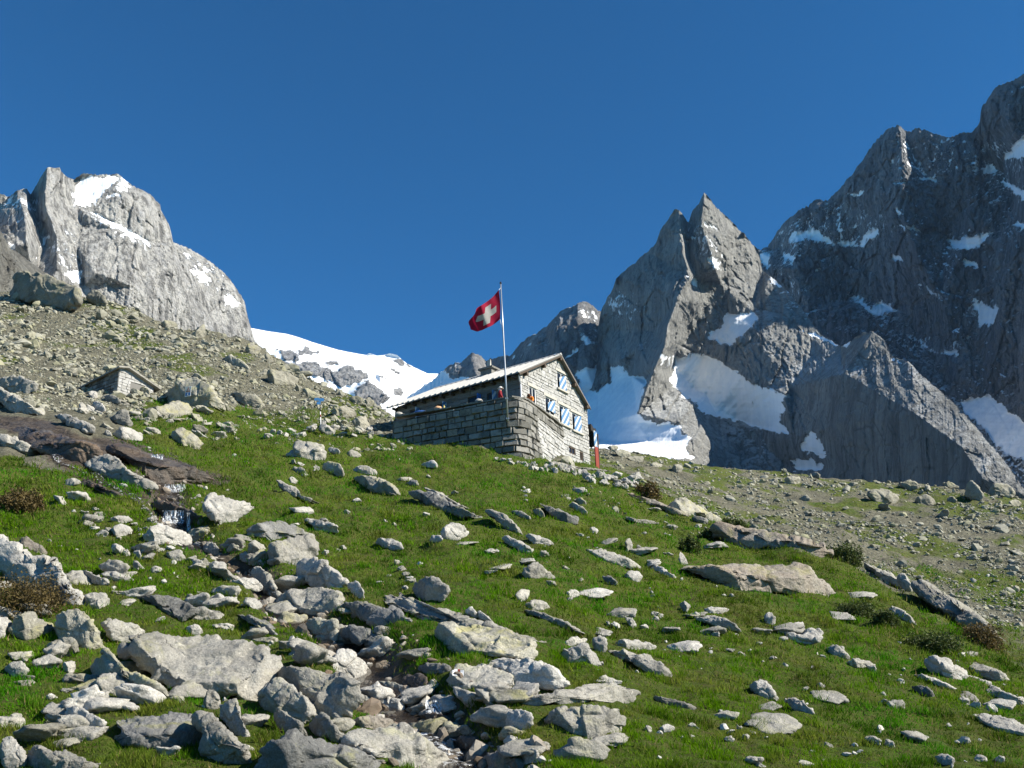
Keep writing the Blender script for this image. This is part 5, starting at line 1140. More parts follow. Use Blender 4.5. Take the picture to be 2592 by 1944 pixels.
# ------------------------------------------------------------------ terrace in front of the hut
terr = empty('terrace_wall', hw(-1.9, -0.8, -6.5), HROT)
tag(terr, 'high retaining wall of rough dark stone blocks carrying the hut terrace', 'terrace wall')
TO = np.array([-1.9, -0.8, -6.5])
class TB(MB):
    def fin(self, name, mat, mats=None, parent=None):
        self.v = [(x-TO[0], y-TO[1], z-TO[2]) for x, y, z in self.v]
        return MB.build(self, name, mat, parent or terr, None, False, mats)
side = [(-1.96, -0.70), (-1.80, -1.0), (-1.2, -1.08), (-0.4, -0.98), (1.0, -0.72), (3.0, -0.28), (5.1, 0.18), (5.6, 0.26)]
def smooth_path(p, n=4):
    for _ in range(n-2):
        q = [p[0]]
        for a, b_ in zip(p[:-1], p[1:]): q += [(0.75*a[0]+0.25*b_[0], 0.75*a[1]+0.25*b_[1]), (0.25*a[0]+0.75*b_[0], 0.25*a[1]+0.75*b_[1])]
        p = q+[p[-1]]
    return p
sidep = smooth_path(side, 4)
def f_path(path):
    s = [0.0]
    for a, b_ in zip(path[:-1], path[1:]): s.append(s[-1]+math.dist(a, b_))
    def f3(u, v, d):
        u_ = min(max(u, 0), s[-1]-1e-6)
        k = 0
        while s[k+1] <= u_: k += 1
        q = (u_-s[k])/(s[k+1]-s[k]); a, b_ = path[k], path[k+1]; L_ = s[k+1]-s[k]
        tx, ty = (b_[0]-a[0])/L_, (b_[1]-a[1])/L_
        dd_ = d-0.05*(v+2.5)*1.0          # slight batter
        return (a[0]+(b_[0]-a[0])*q+ty*dd_, a[1]+(b_[1]-a[1])*q-tx*dd_, v)
    return f3, s[-1]
wall_p = [(-3.40, 7.75)]+sidep
f3s, Ls = f_path(wall_p); L0 = math.dist((-3.40, 7.75), sidep[0])
LM = L0+3.1
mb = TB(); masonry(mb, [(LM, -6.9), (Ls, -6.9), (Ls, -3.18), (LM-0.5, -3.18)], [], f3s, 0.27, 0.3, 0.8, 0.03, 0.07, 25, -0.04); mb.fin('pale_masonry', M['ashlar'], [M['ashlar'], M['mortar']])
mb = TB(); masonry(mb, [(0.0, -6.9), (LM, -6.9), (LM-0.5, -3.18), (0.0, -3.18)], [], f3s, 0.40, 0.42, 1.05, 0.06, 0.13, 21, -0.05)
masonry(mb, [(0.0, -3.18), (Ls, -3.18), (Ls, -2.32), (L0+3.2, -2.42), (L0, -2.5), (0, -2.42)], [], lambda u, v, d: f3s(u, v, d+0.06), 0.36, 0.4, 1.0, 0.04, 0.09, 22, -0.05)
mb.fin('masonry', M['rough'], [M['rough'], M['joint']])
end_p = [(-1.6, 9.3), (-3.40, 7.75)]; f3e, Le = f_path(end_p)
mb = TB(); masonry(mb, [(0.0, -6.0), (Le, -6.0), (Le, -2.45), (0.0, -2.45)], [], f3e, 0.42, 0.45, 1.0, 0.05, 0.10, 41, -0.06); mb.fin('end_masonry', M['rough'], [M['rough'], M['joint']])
# coping, core and paved deck
mb = TB(); cop = [(-3.36, 7.7), (-1.90, -0.76)]
def strip(mb, path, w, z0, z1, seed):
    r = random.Random(seed); f, L = f_path(path); u = 0
    while u < L-0.05:
        w_ = min(r.uniform(0.4, 0.9), L-u); a0 = f(u+0.01, -2.5, 0.10+r.uniform(0, 0.05)); a1 = f(u+w_-0.01, -2.5, 0.10+r.uniform(0, 0.05)); b1 = f(u+w_-0.01, -2.5, -w); b0 = f(u+0.01, -2.5, -w); dz = r.uniform(-0.03, 0.05)
        mb.prism([(p[0], p[1], z0(u/L)+0.006) for p in (a0, a1, b1, b0)], (0, 0, z1+dz)); u += w_
strip(mb, cop, 0.42, lambda q: -2.42-0.08*q, 0.10, 5); strip(mb, sidep, 0.40, lambda q: -2.5+0.18*q, 0.10, 6)
mb.fin('coping', M['rough'])
mb = TB(); core = [(-3.28, 7.6), (-1.86, -0.66), (-0.4, -0.95), (1.0, -0.7), (3.0, -0.2), (5.0, 0.28), (0.45, 0.28), (0.45, 9.2), (-1.55, 9.2)]
mb.prism([(x, y, -6.9) for x, y in core], (0, 0, 3.87)); mb.fin('terrace_floor', M['concrete'])

# ------------------------------------------------------------------ flagpole and flag
pb = world(1285.6, 1067, 61.45); pt = world(1267.2, 717, 64.55)
fp = empty('flagpole', pb); tag(fp, 'slim grey metal flagpole fixed to the terrace wall', 'flagpole')
pole_v = pt-pb
mb = MB(); mb.tube([(0, 0, 0)]+[tuple(pole_v*q) for q in (0.33, 0.66, 0.995)], [0.058, 0.054, 0.046, 0.038], 10); mb.build('pole', M['steel'], fp, None, True)
mb = MB(); mb.tube([tuple(pole_v*0.995), tuple(pole_v*1.004), tuple(pole_v*1.012)], [0.06, 0.07, 0.02], 10); mb.build('finial', M['tar'], fp, None, True)
mb = MB()
for q in (0.02, 0.16): 
    p = pole_v*q; mb.box((p[0]-0.09, p[1]-0.05, p[2]-0.05), (p[0]+0.09, p[1]+0.42, p[2]+0.05))
mb.build('bracket', M['steel'], fp)
c3 = lambda x, y: (1150+x/5.528, 700+y/5.528)
topc = np.array([c3(*p) for p in [(622, 188), (590, 225), (545, 280), (480, 335), (400, 390), (330, 430), (308, 455)]]); botc = np.array([c3(*p) for p in [(640, 598), (590, 640), (520, 690), (455, 718), (390, 750), (320, 772), (232, 740)]])
NS, NT = 60, 44
s = np.linspace(0, 1, NS); tq = np.linspace(0, 1, NT)
def curve(C, s):
    L = np.concatenate([[0], np.cumsum(np.hypot(*np.diff(C, axis=0).T))]); L /= L[-1]
    return np.stack([np.interp(s, L, C[:, 0]), np.interp(s, L, C[:, 1])], -1)
A_, B_ = curve(topc, s), curve(botc, s)
for _ in range(3): A_[1:-1] = (A_[:-2]+2*A_[1:-1]+A_[2:])/4; B_[1:-1] = (B_[:-2]+2*B_[1:-1]+B_[2:])/4
P2 = A_[:, None]*(1-tq[None, :, None])+B_[:, None]*tq[None, :, None]
P2[..., 0] += -11.0*np.exp(-((tq[None]-0.62)/0.25)**2)*s[:, None]**4+2.2*np.sin(tq[None]*math.pi)*(1-s[:, None])
fd = 63.7-0.1+0.35*np.sin(s[:, None]*6.5+tq[None]*2.2)*s[:, None]+0.16*np.sin(s[:, None]*13+tq[None]*5)*s[:, None]+0.25*tq[None]-0.4*s[:, None]
Vf = world(P2[..., 0], P2[..., 1], fd).reshape(-1, 3)
gf = grid_faces(NS, NT); sc_ = (s[gf//NT]).mean(1)-0.47; tc_ = (tq[gf % NT]).mean(1)-0.5
sc_ = s[gf[:, 0]//NT]+0.5/NS-0.50; tc_ = tq[gf[:, 0] % NT]+0.5/NT-0.52
cross = ((np.abs(sc_) < 0.115) & (np.abs(tc_) < 0.335)) | ((np.abs(tc_) < 0.115) & (np.abs(sc_) < 0.335))
def cloth(name, col):
    m, t, b = newmat(name, 0.8); tc = N(t, 'ShaderNodeTexCoord').outputs['Object']; n = noise(t, tc, 3.0, 4)
    c = mix(t, n, tuple(x*0.75 for x in col), tuple(min(1, x*1.25) for x in col)); t.links.new(c, b.inputs['Base Color'])
    tr = N(t, 'ShaderNodeBsdfTranslucent'); t.links.new(c, tr.inputs['Color'])
    mx = N(t, 'ShaderNodeMixShader'); mx.inputs[0].default_value = 0.35; t.links.new(b.outputs[0], mx.inputs[1]); t.links.new(tr.outputs[0], mx.inputs[2]); t.links.new(mx.outputs[0], t.nodes['Material Output'].inputs[0]); return m
M['flagred'] = cloth('red_flag_cloth', (0.36, 0.010, 0.045)); M['flagwhite'] = cloth('shaded_white_cloth', (0.47, 0.455, 0.43))  # cross greyed below plain white, its back-lit shade put into the cloth colour
flag = mesh_np('flag', Vf, gf, None, True, origin=pb+pole_v*0.9, mats=[M['flagred'], M['flagwhite']], midx=cross.astype(int))
tag(flag, 'red square flag with a white cross blowing to the left', 'flag')
mb = MB()
for q in (0.965, 0.62):
    p = pb+pole_v*q; s_ = Vf[0 if q > 0.9 else NT-1]; mb.tube([tuple(p), tuple(s_)], 0.012, 5)
mb.build('cord', M['white'], flag, np.array(flag.location))

# ------------------------------------------------------------------ people on the terrace
def person(name_label, base, face_dir, joints, edges, radii, jacket, jac_from, hair_col, hat=None):
    """one continuous skinned body; jacket shell, hair and hat are its children"""
    root_me = bpy.data.meshes.new('person'); root_me.from_pydata(joints, edges, []); root_me.update()
    o = bpy.data.objects.new('person', root_me); COL.objects.link(o)
    o.location = base; o.rotation_euler = (0, 0, face_dir)
    sk = o.modifiers.new('Skin', 'SKIN'); sk.use_smooth_shade = True
    for v, rd in zip(root_me.skin_vertices[0].data, radii): v.radius = (rd, rd*0.85)
    root_me.skin_vertices[0].data[0].use_root = True
    o.modifiers.new('Sub', 'SUBSURF').levels = 2; o.modifiers['Sub'].render_levels = 2
    root_me.materials.append(M['skin']); tag(o, name_label, 'person')
    return o
M['skin'] = plain('skin', (0.50, 0.29, 0.20), 0.6); M['maroon'] = plain('maroon_jacket', (0.23, 0.014, 0.022), 0.8); M['orange'] = plain('orange_jacket', (0.72, 0.20, 0.022), 0.7)
M['trousers'] = plain('dark_trousers', (0.05, 0.05, 0.055), 0.85); M['hair'] = plain('brown_hair', (0.075, 0.030, 0.014), 0.75); M['hat'] = plain('white_hat', (0.66, 0.64, 0.60), 0.8)
def cover_skin(parent, name, pts, eds, radii, mat):
    me = bpy.data.meshes.new(name); me.from_pydata(pts, eds, []); me.update()
    o = bpy.data.objects.new(name, me); COL.objects.link(o); o.parent = parent
    sk = o.modifiers.new('Skin', 'SKIN'); sk.use_smooth_shade = True
    for v, rd in zip(me.skin_vertices[0].data, radii): v.radius = (rd, rd*0.8)
    me.skin_vertices[0].data[0].use_root = True
    o.modifiers.new('Sub', 'SUBSURF').levels = 2; o.modifiers['Sub'].render_levels = 2
    me.materials.append(mat); return o
def ellipsoid(mb, c, r, n=12, zmin=-1.0):
    c = np.array(c); vs, fs = [], []
    th = np.linspace(math.acos(max(-1, zmin)), 0, n//2+1)
    for a in th:
        for k in range(n):
            q = 2*math.pi*k/n; vs.append((c[0]+r[0]*math.sin(a)*math.cos(q), c[1]+r[1]*math.sin(a)*math.sin(q), c[2]+r[2]*math.cos(a)))
    for i_ in range(n//2):
        for k in range(n): fs.append((i_*n+k, i_*n+(k+1) % n, (i_+1)*n+(k+1) % n, (i_+1)*n+k))
    return mb.add(vs, fs)
# standing figure, seen from behind (x right, y forward)
SJ = [(0, 0, 0.95), (0, 0.01, 1.15), (0, 0.0, 1.38), (0, 0.03, 1.50), (0, 0.05, 1.60), (0, 0.05, 1.70), (-0.17, 0, 1.40), (-0.25, 0.03, 1.15), (-0.20, 0.18, 0.95), (-0.16, 0.26, 0.92), (0.17, 0, 1.40), (0.25, 0.03, 1.15), (0.20, 0.18, 0.95), (0.16, 0.26, 0.92), (-0.10, 0, 0.88), (-0.11, 0.02, 0.48), (-0.11, -0.02, 0.08), (-0.12, 0.14, 0.04), (0.10, 0, 0.88), (0.11, 0.02, 0.48), (0.11, -0.02, 0.08), (0.12, 0.14, 0.04)]
SE = [(0, 1), (1, 2), (2, 3), (3, 4), (4, 5), (2, 6), (6, 7), (7, 8), (8, 9), (2, 10), (10, 11), (11, 12), (12, 13), (0, 14), (14, 15), (15, 16), (16, 17), (0, 18), (18, 19), (19, 20), (20, 21)]
SR = [0.15, 0.14, 0.15, 0.06, 0.095, 0.085, 0.07, 0.05, 0.035, 0.04, 0.07, 0.05, 0.035, 0.04, 0.09, 0.065, 0.045, 0.04, 0.09, 0.065, 0.045, 0.04]
q = hl(*c1(1582, 700), 'X', -1.25)
p1 = person('person in a maroon jacket and white hat standing beside the flagpole', hw(-1.25, q[1], -3.02), HROT+math.pi/2+2.2, SJ, SE, SR, None, None, None)
tz = lambda pts, k: [(x, y, z) for x, y, z in pts]
cover_skin(p1, 'jacket', [(0, 0, 0.86), (0, 0.01, 1.12), (0, 0, 1.38), (0, 0.02, 1.46), (-0.18, 0, 1.40), (-0.27, 0.02, 1.14), (-0.22, 0.15, 0.98), (0.18, 0, 1.40), (0.27, 0.02, 1.14), (0.22, 0.15, 0.98)], [(0, 1), (1, 2), (2, 3), (2, 4), (4, 5), (5, 6), (2, 7), (7, 8), (8, 9)], [0.20, 0.19, 0.20, 0.10, 0.11, 0.08, 0.065, 0.11, 0.08, 0.065], M['maroon'])
cover_skin(p1, 'trousers', [(0, 0, 0.92), (-0.10, 0, 0.86), (-0.11, 0.02, 0.48), (-0.11, -0.02, 0.1), (0.10, 0, 0.86), (0.11, 0.02, 0.48), (0.11, -0.02, 0.1)], [(0, 1), (1, 2), (2, 3), (0, 4), (4, 5), (5, 6)], [0.16, 0.11, 0.085, 0.07, 0.11, 0.085, 0.07], M['trousers'])
mb = MB(); ellipsoid(mb, (0, 0.04, 1.68), (0.115, 0.125, 0.13), 14, -0.1); ellipsoid(mb, (0, 0.04, 1.655), (0.20, 0.21, 0.03), 14); mb.build('hat', M['hat'], p1, None, True)
mb = MB(); ellipsoid(mb, (0, 0.0, 1.58), (0.10, 0.10, 0.11), 12); mb.build('hair', M['hat'], p1, None, True)
# bending figure
BJ = [(0, 0, 0.92), (0, 0.12, 1.10), (0, 0.34, 1.24), (0, 0.45, 1.28), (0, 0.53, 1.27), (0, 0.60, 1.22), (-0.17, 0.32, 1.22), (-0.24, 0.42, 1.02), (-0.18, 0.56, 0.88), (-0.14, 0.62, 0.86), (0.17, 0.32, 1.22), (0.24, 0.42, 1.02), (0.18, 0.56, 0.88), (0.14, 0.62, 0.86)]+[(x, y*1.0, z) for x, y, z in SJ[14:]]
q = hl(*c2(405, 700), 'Y', -0.35)
p2 = person('person in an orange jacket with brown hair bending over by the gable', hw(q[0], -0.35, -3.02), HROT+math.pi/2+0.35, BJ, SE, SR, None, None, None)
cover_skin(p2, 'jacket', [(0, -0.02, 0.86), (0, 0.12, 1.08), (0, 0.33, 1.23), (0, 0.40, 1.26), (-0.18, 0.32, 1.22), (-0.26, 0.42, 1.02), (-0.2, 0.52, 0.92), (0.18, 0.32, 1.22), (0.26, 0.42, 1.02), (0.2, 0.52, 0.92)], [(0, 1), (1, 2), (2, 3), (2, 4), (4, 5), (5, 6), (2, 7), (7, 8), (8, 9)], [0.20, 0.19, 0.20, 0.10, 0.11, 0.08, 0.065, 0.11, 0.08, 0.065], M['orange'])
cover_skin(p2, 'trousers', [(0, 0, 0.90), (-0.10, 0, 0.84), (-0.11, 0.02, 0.48), (-0.11, -0.02, 0.1), (0.10, 0, 0.84), (0.11, 0.02, 0.48), (0.11, -0.02, 0.1)], [(0, 1), (1, 2), (2, 3), (0, 4), (4, 5), (5, 6)], [0.16, 0.11, 0.085, 0.07, 0.11, 0.085, 0.07], M['trousers'])
mb = MB(); ellipsoid(mb, (0, 0.53, 1.31), (0.125, 0.15, 0.12), 14); mb.build('hair', M['hair'], p2, None, True)
# ------------------------------------------------------------------ small things on the terrace parapet
def on_wall(px, py, back=0.25):
    """point on the coping near a photo position"""
    k = np.linspace(0.02, 0.98, 120); P = np.stack([-3.36+1.46*k, 7.7-8.46*k, -2.33-0.08*k], -1)
    Wd = np.array([hw(p[0]+back, p[1], p[2]) for p in P]); x, y, d = project(Wd); return Wd[np.abs(x-px).argmin()]
def lump(name, loc, r, mat, label, cat, seed=1, flat=1.0):
    mb = MB(); ellipsoid(mb, (0, 0, r[2]*0.9), r, 16); V = np.array(mb.v); nn = V/np.maximum(np.linalg.norm(V, axis=1, keepdims=True), 1e-6)
    V = V+nn*(0.22*min(r)*fbm(V/(0.7*max(r))+seed*3.7, 3, seed))[:, None]
    o = mesh_np(name, V+loc, mb.f, mat, True, origin=np.array(loc)); return tag(o, label, cat)
lump('bundle', on_wall(1108, 1040), (0.26, 0.2, 0.17), plain('cream_bundle', (0.62, 0.36, 0.20), 0.8), 'small orange and cream bundle lying on the terrace wall', 'bundle', 2)
lump('cloth', on_wall(1066, 1046), (0.50, 0.25, 0.10), plain('blue_cloth', (0.05, 0.13, 0.38), 0.7), 'blue cloth lying on the terrace wall at its left part', 'cloth', 3)
lump('stone', on_wall(1212, 1020), (0.24, 0.2, 0.18), M['pale'], 'pale stone standing on the terrace wall by the doorway', 'stone', 4)
lump('stone', on_wall(1002, 1058, 0.1), (0.28, 0.22, 0.17), M['pale'], 'white stone on the left end of the terrace wall', 'stone', 5)
b_ = on_wall(1124.5, 1036, 0.3); mb = MB(); mb.tube([(0, 0, 0), (0, 0, 0.22), (0, 0, 0.27), (0, 0, 0.33)], [0.06, 0.06, 0.025, 0.025], 10); o = mb.build('bottle', plain('yellow_bottle', (0.62, 0.52, 0.16), 0.3), None, None, True); o.location = b_; tag(o, 'yellowish bottle standing beside the orange bundle on the wall', 'bottle')
p_ = hw(*(hl(1022, 1055, 'X', -3.0)+np.array([0.5, 0, -0.1]))); 
lump('bundle', on_wall(1022, 1053), (0.20, 0.12, 0.07), M['redpaint'], 'small red thing lying on the left part of the terrace wall', 'bundle', 6)
# ------------------------------------------------------------------ stone shed, sign, signpost
def ground_pt(px, py): return np.array(hit(px, py))
sb = ground_pt(296, 996)
shed = empty('stone_shed', sb, HROT); tag(shed, 'low stone shed with a slab roof and grey door on the hillside', 'shed')
msc = float(sb@_fw)/F*1.0
sw, sl, sh1, sh2 = 2.75*msc/0.0262, 4.6*msc/0.0262, 1.45, 2.0
class SB(MB):
    def fin(self, name, mat, mats=None, parent=None): return MB.build(self, name, mat, parent or shed, None, False, mats)
mb = SB(); masonry(mb, [(0, -1.2), (sw, -1.2), (sw, sh1-0.25), (sw*0.18, sh2-0.18), (0, sh2-0.30)], [(sw*0.34, -1.2, sw*0.74, sh1-0.40)], lambda u, v, d: (u, -d, v), 0.2, 0.22, 0.5, 0.02, 0.03, 61); mb.fin('front_wall', M['ashlar'], [M['ashlar'], M['mortar']])
mb = SB(); masonry(mb, [(0, -1.2), (sl, -1.2), (sl, sh1-0.25), (0, sh2-0.30)], [], lambda u, v, d: (-d, u, v), 0.22, 0.3, 0.7, 0.03, 0.04, 62); mb.fin('side_wall', M['rough'], [M['rough'], M['joint']])  # dark masonry colour stands for this side's shade; the front takes the pale one
mb = SB(); mb.add([(0.05, 0.07, -1.2), (sw-0.05, 0.07, -1.2), (sw-0.05, 0.07, sh1-0.28), (sw*0.18, 0.07, sh2-0.2), (0.05, 0.07, sh2-0.32), (0.05, sl, -1.2), (sw-0.05, sl, -1.2), (sw-0.05, sl, sh1-0.4), (sw*0.18, sl, sh1-0.3), (0.05, sl, sh1-0.3)], [(0, 1, 2, 3, 4), (9, 8, 7, 6, 5), (1, 6, 7, 2), (0, 4, 9, 5)]); mb.fin('rear_wall', M['mortar'])
mb = SB(); rz = sh2-0.15
mb.prism([(-0.25, -0.3, rz-0.12), (sw*0.18, -0.3, rz+0.06), (sw*0.18, -0.3, rz-0.06), (-0.25, -0.3, rz-0.22)], (0, sl+0.5, -0.55)); mb.prism([(sw*0.18+0.003, -0.3, rz+0.06), (sw+0.35, -0.3, sh1-0.32), (sw+0.35, -0.3, sh1-0.43), (sw*0.18+0.003, -0.3, rz-0.06)], (0, sl+0.5, -0.55)); mb.fin('roof', M['grey'])
mb = SB(); mb.box((sw*0.34, 0.02, -1.0), (sw*0.74, 0.065, sh1-0.42)); dr = mb.fin('door', plain('grey_door', (0.17, 0.165, 0.155), 0.8)); SB().box((sw*0.68, -0.02, 0.3), (sw*0.70, 0.02, 0.42)).fin('handle', M['steel'], None, dr)
# warning sign fixed to the boulder
c4f = lambda x, y: (200+x/5.53, 900+y/5.53)
h = rb.ray_cast(ORI, Vector(ray(*c4f(1525, 505)).tolist()).normalized()); sd = float(np.array(h[0])@_fw)-0.75
quad = [world(*c4f(*p), sd) for p in [(1477, 578), (1560, 568), (1582, 428), (1490, 440)]]
so = np.mean(quad, 0); sg = empty('warning_sign', so); tag(sg, 'white board with a red warning triangle over a blue panel on the boulder', 'sign')
ax_ = quad[1]-quad[0]; ay_ = quad[3]-quad[0]; nrm = np.cross(ax_, ay_); nrm /= np.linalg.norm(nrm)
if nrm[1] > 0: nrm = -nrm
def sp(u, v, d=0.0): return tuple(quad[0]+ax_*u+ay_*v+nrm*d-so)
def plate(name, uv, d0, mat): mb = MB(); mb.prism([sp(u, v, d0) for u, v in uv], tuple(nrm*0.006)); return mb.build(name, mat, sg)
mb = MB(); mb.prism([sp(0, 0, -0.03), sp(1, 0, -0.03), sp(1, 1, -0.03), sp(0, 1, -0.03)], tuple(nrm*0.03)); mb.build('board', M['white'], sg)
plate('blue_panel', [(0.1, 0.08), (0.9, 0.08), (0.9, 0.40), (0.1, 0.40)], 0.003, M['bluepaint'])
tri = plate('triangle', [(0.12, 0.46), (0.88, 0.46), (0.5, 0.95)], 0.003, M['redpaint'])
plate('triangle_field', [(0.27, 0.52), (0.73, 0.52), (0.5, 0.82)], 0.012, M['white']).parent = sg
plate('pictogram', [(0.40, 0.53), (0.62, 0.53), (0.56, 0.62), (0.53, 0.74), (0.47, 0.72), (0.44, 0.62)], 0.021, M['tar'])
plate('symbol', [(0.40, 0.14), (0.62, 0.12), (0.58, 0.24), (0.62, 0.34), (0.44, 0.35)], 0.012, M['white'])
mb = MB(); mb.tube([sp(0.5, 0.5, -0.03), sp(0.5, 0.5, -1.4)], 0.04, 6); mb.build('fixing_bolt', M['steel'], sg)
# blue signpost
bp = ground_pt(813, 1088); d_ = float(bp@_fw); up_ = world(809.5, 1012, d_+1.0)-bp
spo = empty('signpost', bp); tag(spo, 'blue trail signpost on a white and red pole in the grass', 'signpost')
mb = MB(); mb.tube([(0, 0, -0.3), tuple(up_*0.60)], 0.035, 8); mb.build('pole', M['white'], spo, None, True)
mb = MB(); mb.tube([tuple(up_*0.42), tuple(up_*0.50)], 0.038, 8); mb.build('red_band', M['redpaint'], spo, None, True)
mb = MB(); mb.tube([tuple(up_*0.60), tuple(up_*1.0)], 0.035, 8); mb.build('upper_pole', M['tar'], spo, None, True)
lb = plain('sky_blue_paint', (0.075, 0.24, 0.50), 0.5)
for (u0, u1, z0, z1) in ((-0.32, 0.0, 0.93, 1.02), (0.0, 0.36, 0.90, 1.0), (-0.14, 0.12, 0.80, 0.895)):
    mb = MB(); zz = lambda q: up_[2]*q
    x_ = up_[0]; tipl = u0 if abs(u0) > abs(u1) else u1; oth = u1 if tipl == u0 else u0; zc = (zz(z0)+zz(z1))/2
    mb.prism([(x_+oth*1.0, -0.045, zz(z0)), (x_+tipl*0.85, -0.045, zz(z0)), (x_+tipl, -0.045, zc), (x_+tipl*0.85, -0.045, zz(z1)), (x_+oth, -0.045, zz(z1))], (0, 0.02, 0)); mb.build('arrow_board', lb, spo)
# ------------------------------------------------------------------ loose stones
def ico(sub):
    import bmesh
    bm = bmesh.new(); bmesh.ops.create_icosphere(bm, subdivisions=sub, radius=1.0)
    V = np.array([v.co for v in bm.verts]); Fq = np.array([[v.index for v in f.verts] for f in bm.faces]); bm.free(); return V, Fq
def stone_shape(V, seed, npl=11, sharp=0.05):
    r = np.random.default_rng(seed)
    n = r.normal(size=(npl, 3)); n /= np.linalg.norm(n, axis=1, keepdims=True); dpl = r.uniform(0.45, 0.95, npl)
    dots = V@n.T; rad = np.where(dots > 0.05, dpl/np.maximum(dots, 0.05), 9.0); rad = np.minimum(rad.min(1), 1.25)
    P = V*rad[:, None]
    P = P*(1+0.10*fbm(V*1.6+seed*3.3, 3, seed))[:, None]
    if sharp: P = P+V*(sharp*fbm(V*5+seed, 2, seed+5))[:, None]
    return P
IV3, IF3 = ico(4); IV2, IF2 = ico(2)
P3 = []
for k in range(20):
    q_ = stone_shape(IV3, 100+k, 8, 0.02); fa_, ea_ = facets(q_*1.5+k*2.7, k, 1.0); P3.append(q_*(1+0.20*fa_*np.clip(ea_*6, 0, 1)-0.04*np.exp(-(ea_/0.05)**2))[:, None]); P2s = [stone_shape(IV2, 200+k, 10, 0) for k in range(24)]
def rotz_tilt(P, yaw, tilt, ta):
    c, s_ = math.cos(yaw), math.sin(yaw); P = P@np.array([[c, s_, 0], [-s_, c, 0], [0, 0, 1]])
    ct, st = math.cos(tilt), math.sin(tilt); ca, sa = math.cos(ta), math.sin(ta)
    k = np.array([ca, sa, 0]); K = np.array([[0, -k[2], k[1]], [k[2], 0, -k[0]], [-k[1], k[0], 0]]); Rm = np.eye(3)+st*K+(1-ct)*(K@K)
    return P@Rm.T
def clear_of_rocks(px, py):
    d = Vector(ray(px, py).tolist()).normalized(); a = gb.ray_cast(ORI, d); b_ = rb.ray_cast(ORI, d)
    if a[0] is None: return None
    if b_[0] is not None and b_[3] < a[3]+0.4: return None
    return np.array(a[0])
r = random.Random(11)
ANCH = [((40, 1500), 'lichened outcrop at the left edge'), ((440, 1310), 'main waterfall'), ((745, 1390), 'egg shaped boulder'), ((520, 1680), 'broad flat topped slab'), ((205, 1590), 'yellow crested lichen wedge'), ((1215, 1715), 'rock with the trail mark'), ((1480, 1835), 'massive rounded boulder'), ((1450, 1770), 'long flat light slab'), ((1470, 1665), 'triangular pale rock'), ((1230, 1625), 'thick lichened slab'), ((1148, 1348), 'round white boulder'), ((1360, 1450), 'pyramid shaped rock'), ((775, 1150), 'squarish slab'), ((1130, 1280), 'large dark bedrock slab'), ((1920, 1470), 'wide tan slab'), ((1950, 1360), 'long tan outcrop'), ((2400, 1690), 'cracked pale outcrop'), ((2020, 1615), 'flat rock carrying stones'), ((1930, 1750), 'speckled grey boulder'), ((490, 985), 'boulder with the warning sign'), ((420, 1050), 'yellow lichened boulder'), ((295, 970), 'stone shed'), ((813, 1060), 'blue signpost'), ((2105, 1188), 'boulder perched on the right skyline'), ((2230, 1258), 'big layered boulder'), ((2465, 1240), 'tombstone like boulder'), ((115, 735), 'house sized block'), ((715, 955), 'square moraine block'), ((1560, 1415), 'curved meadow slab'), ((1360, 1530), 'lifted grey boulder'), ((690, 1015), 'light leaning moraine slab'), ((2260, 1560), 'ridge edge slab'), ((330, 1255), 'wet brown bedrock'), ((2480, 1840), 'broad pale slab at the right edge'), ((180, 1810), 'pale wedge boulder'), ((880, 1030), 'flat topped moraine block'), ((1540, 1175), 'broad rim boulder right of the hut')]
pend = []
def loose(px, py, wpx, mat, seed, tone, name='stone', group='loose stones on the slope', label=None, cat='stone', sink=0.22, flat=None, slab=False):
    P0 = clear_of_rocks(px, py) if label is None else np.array(hit(px, py))
    if P0 is None: return None
    d = float(P0@_fw); s_ = 0.5*wpx*d/F; rr_ = random.Random(seed)
    fl = flat or rr_.uniform(0.5, 0.85)
    Q = rotz_tilt(P3[seed % 20]*np.array([s_, s_*rr_.uniform(0.65, 1.0), s_*fl]), rr_.uniform(0, 6.28), rr_.uniform(0, 0.45), rr_.uniform(0, 6.28))
    if slab: Q = rotz_tilt(P3[seed % 20]*np.array([s_, s_*rr_.uniform(0.8, 1.5), s_*fl]), rr_.uniform(-0.5, 0.5), rr_.uniform(0.22, 0.36), rr_.uniform(-0.35, 0.1))
    org = P0+np.array([0, 0, s_*fl*(1-2*sink)*0.5])
    o = mesh_np(name, Q, IF3, mat, True); o.location = org
    tag(o, label, cat, group)
    if label is None: pend.append((o, px, py, wpx, tone))
    return o
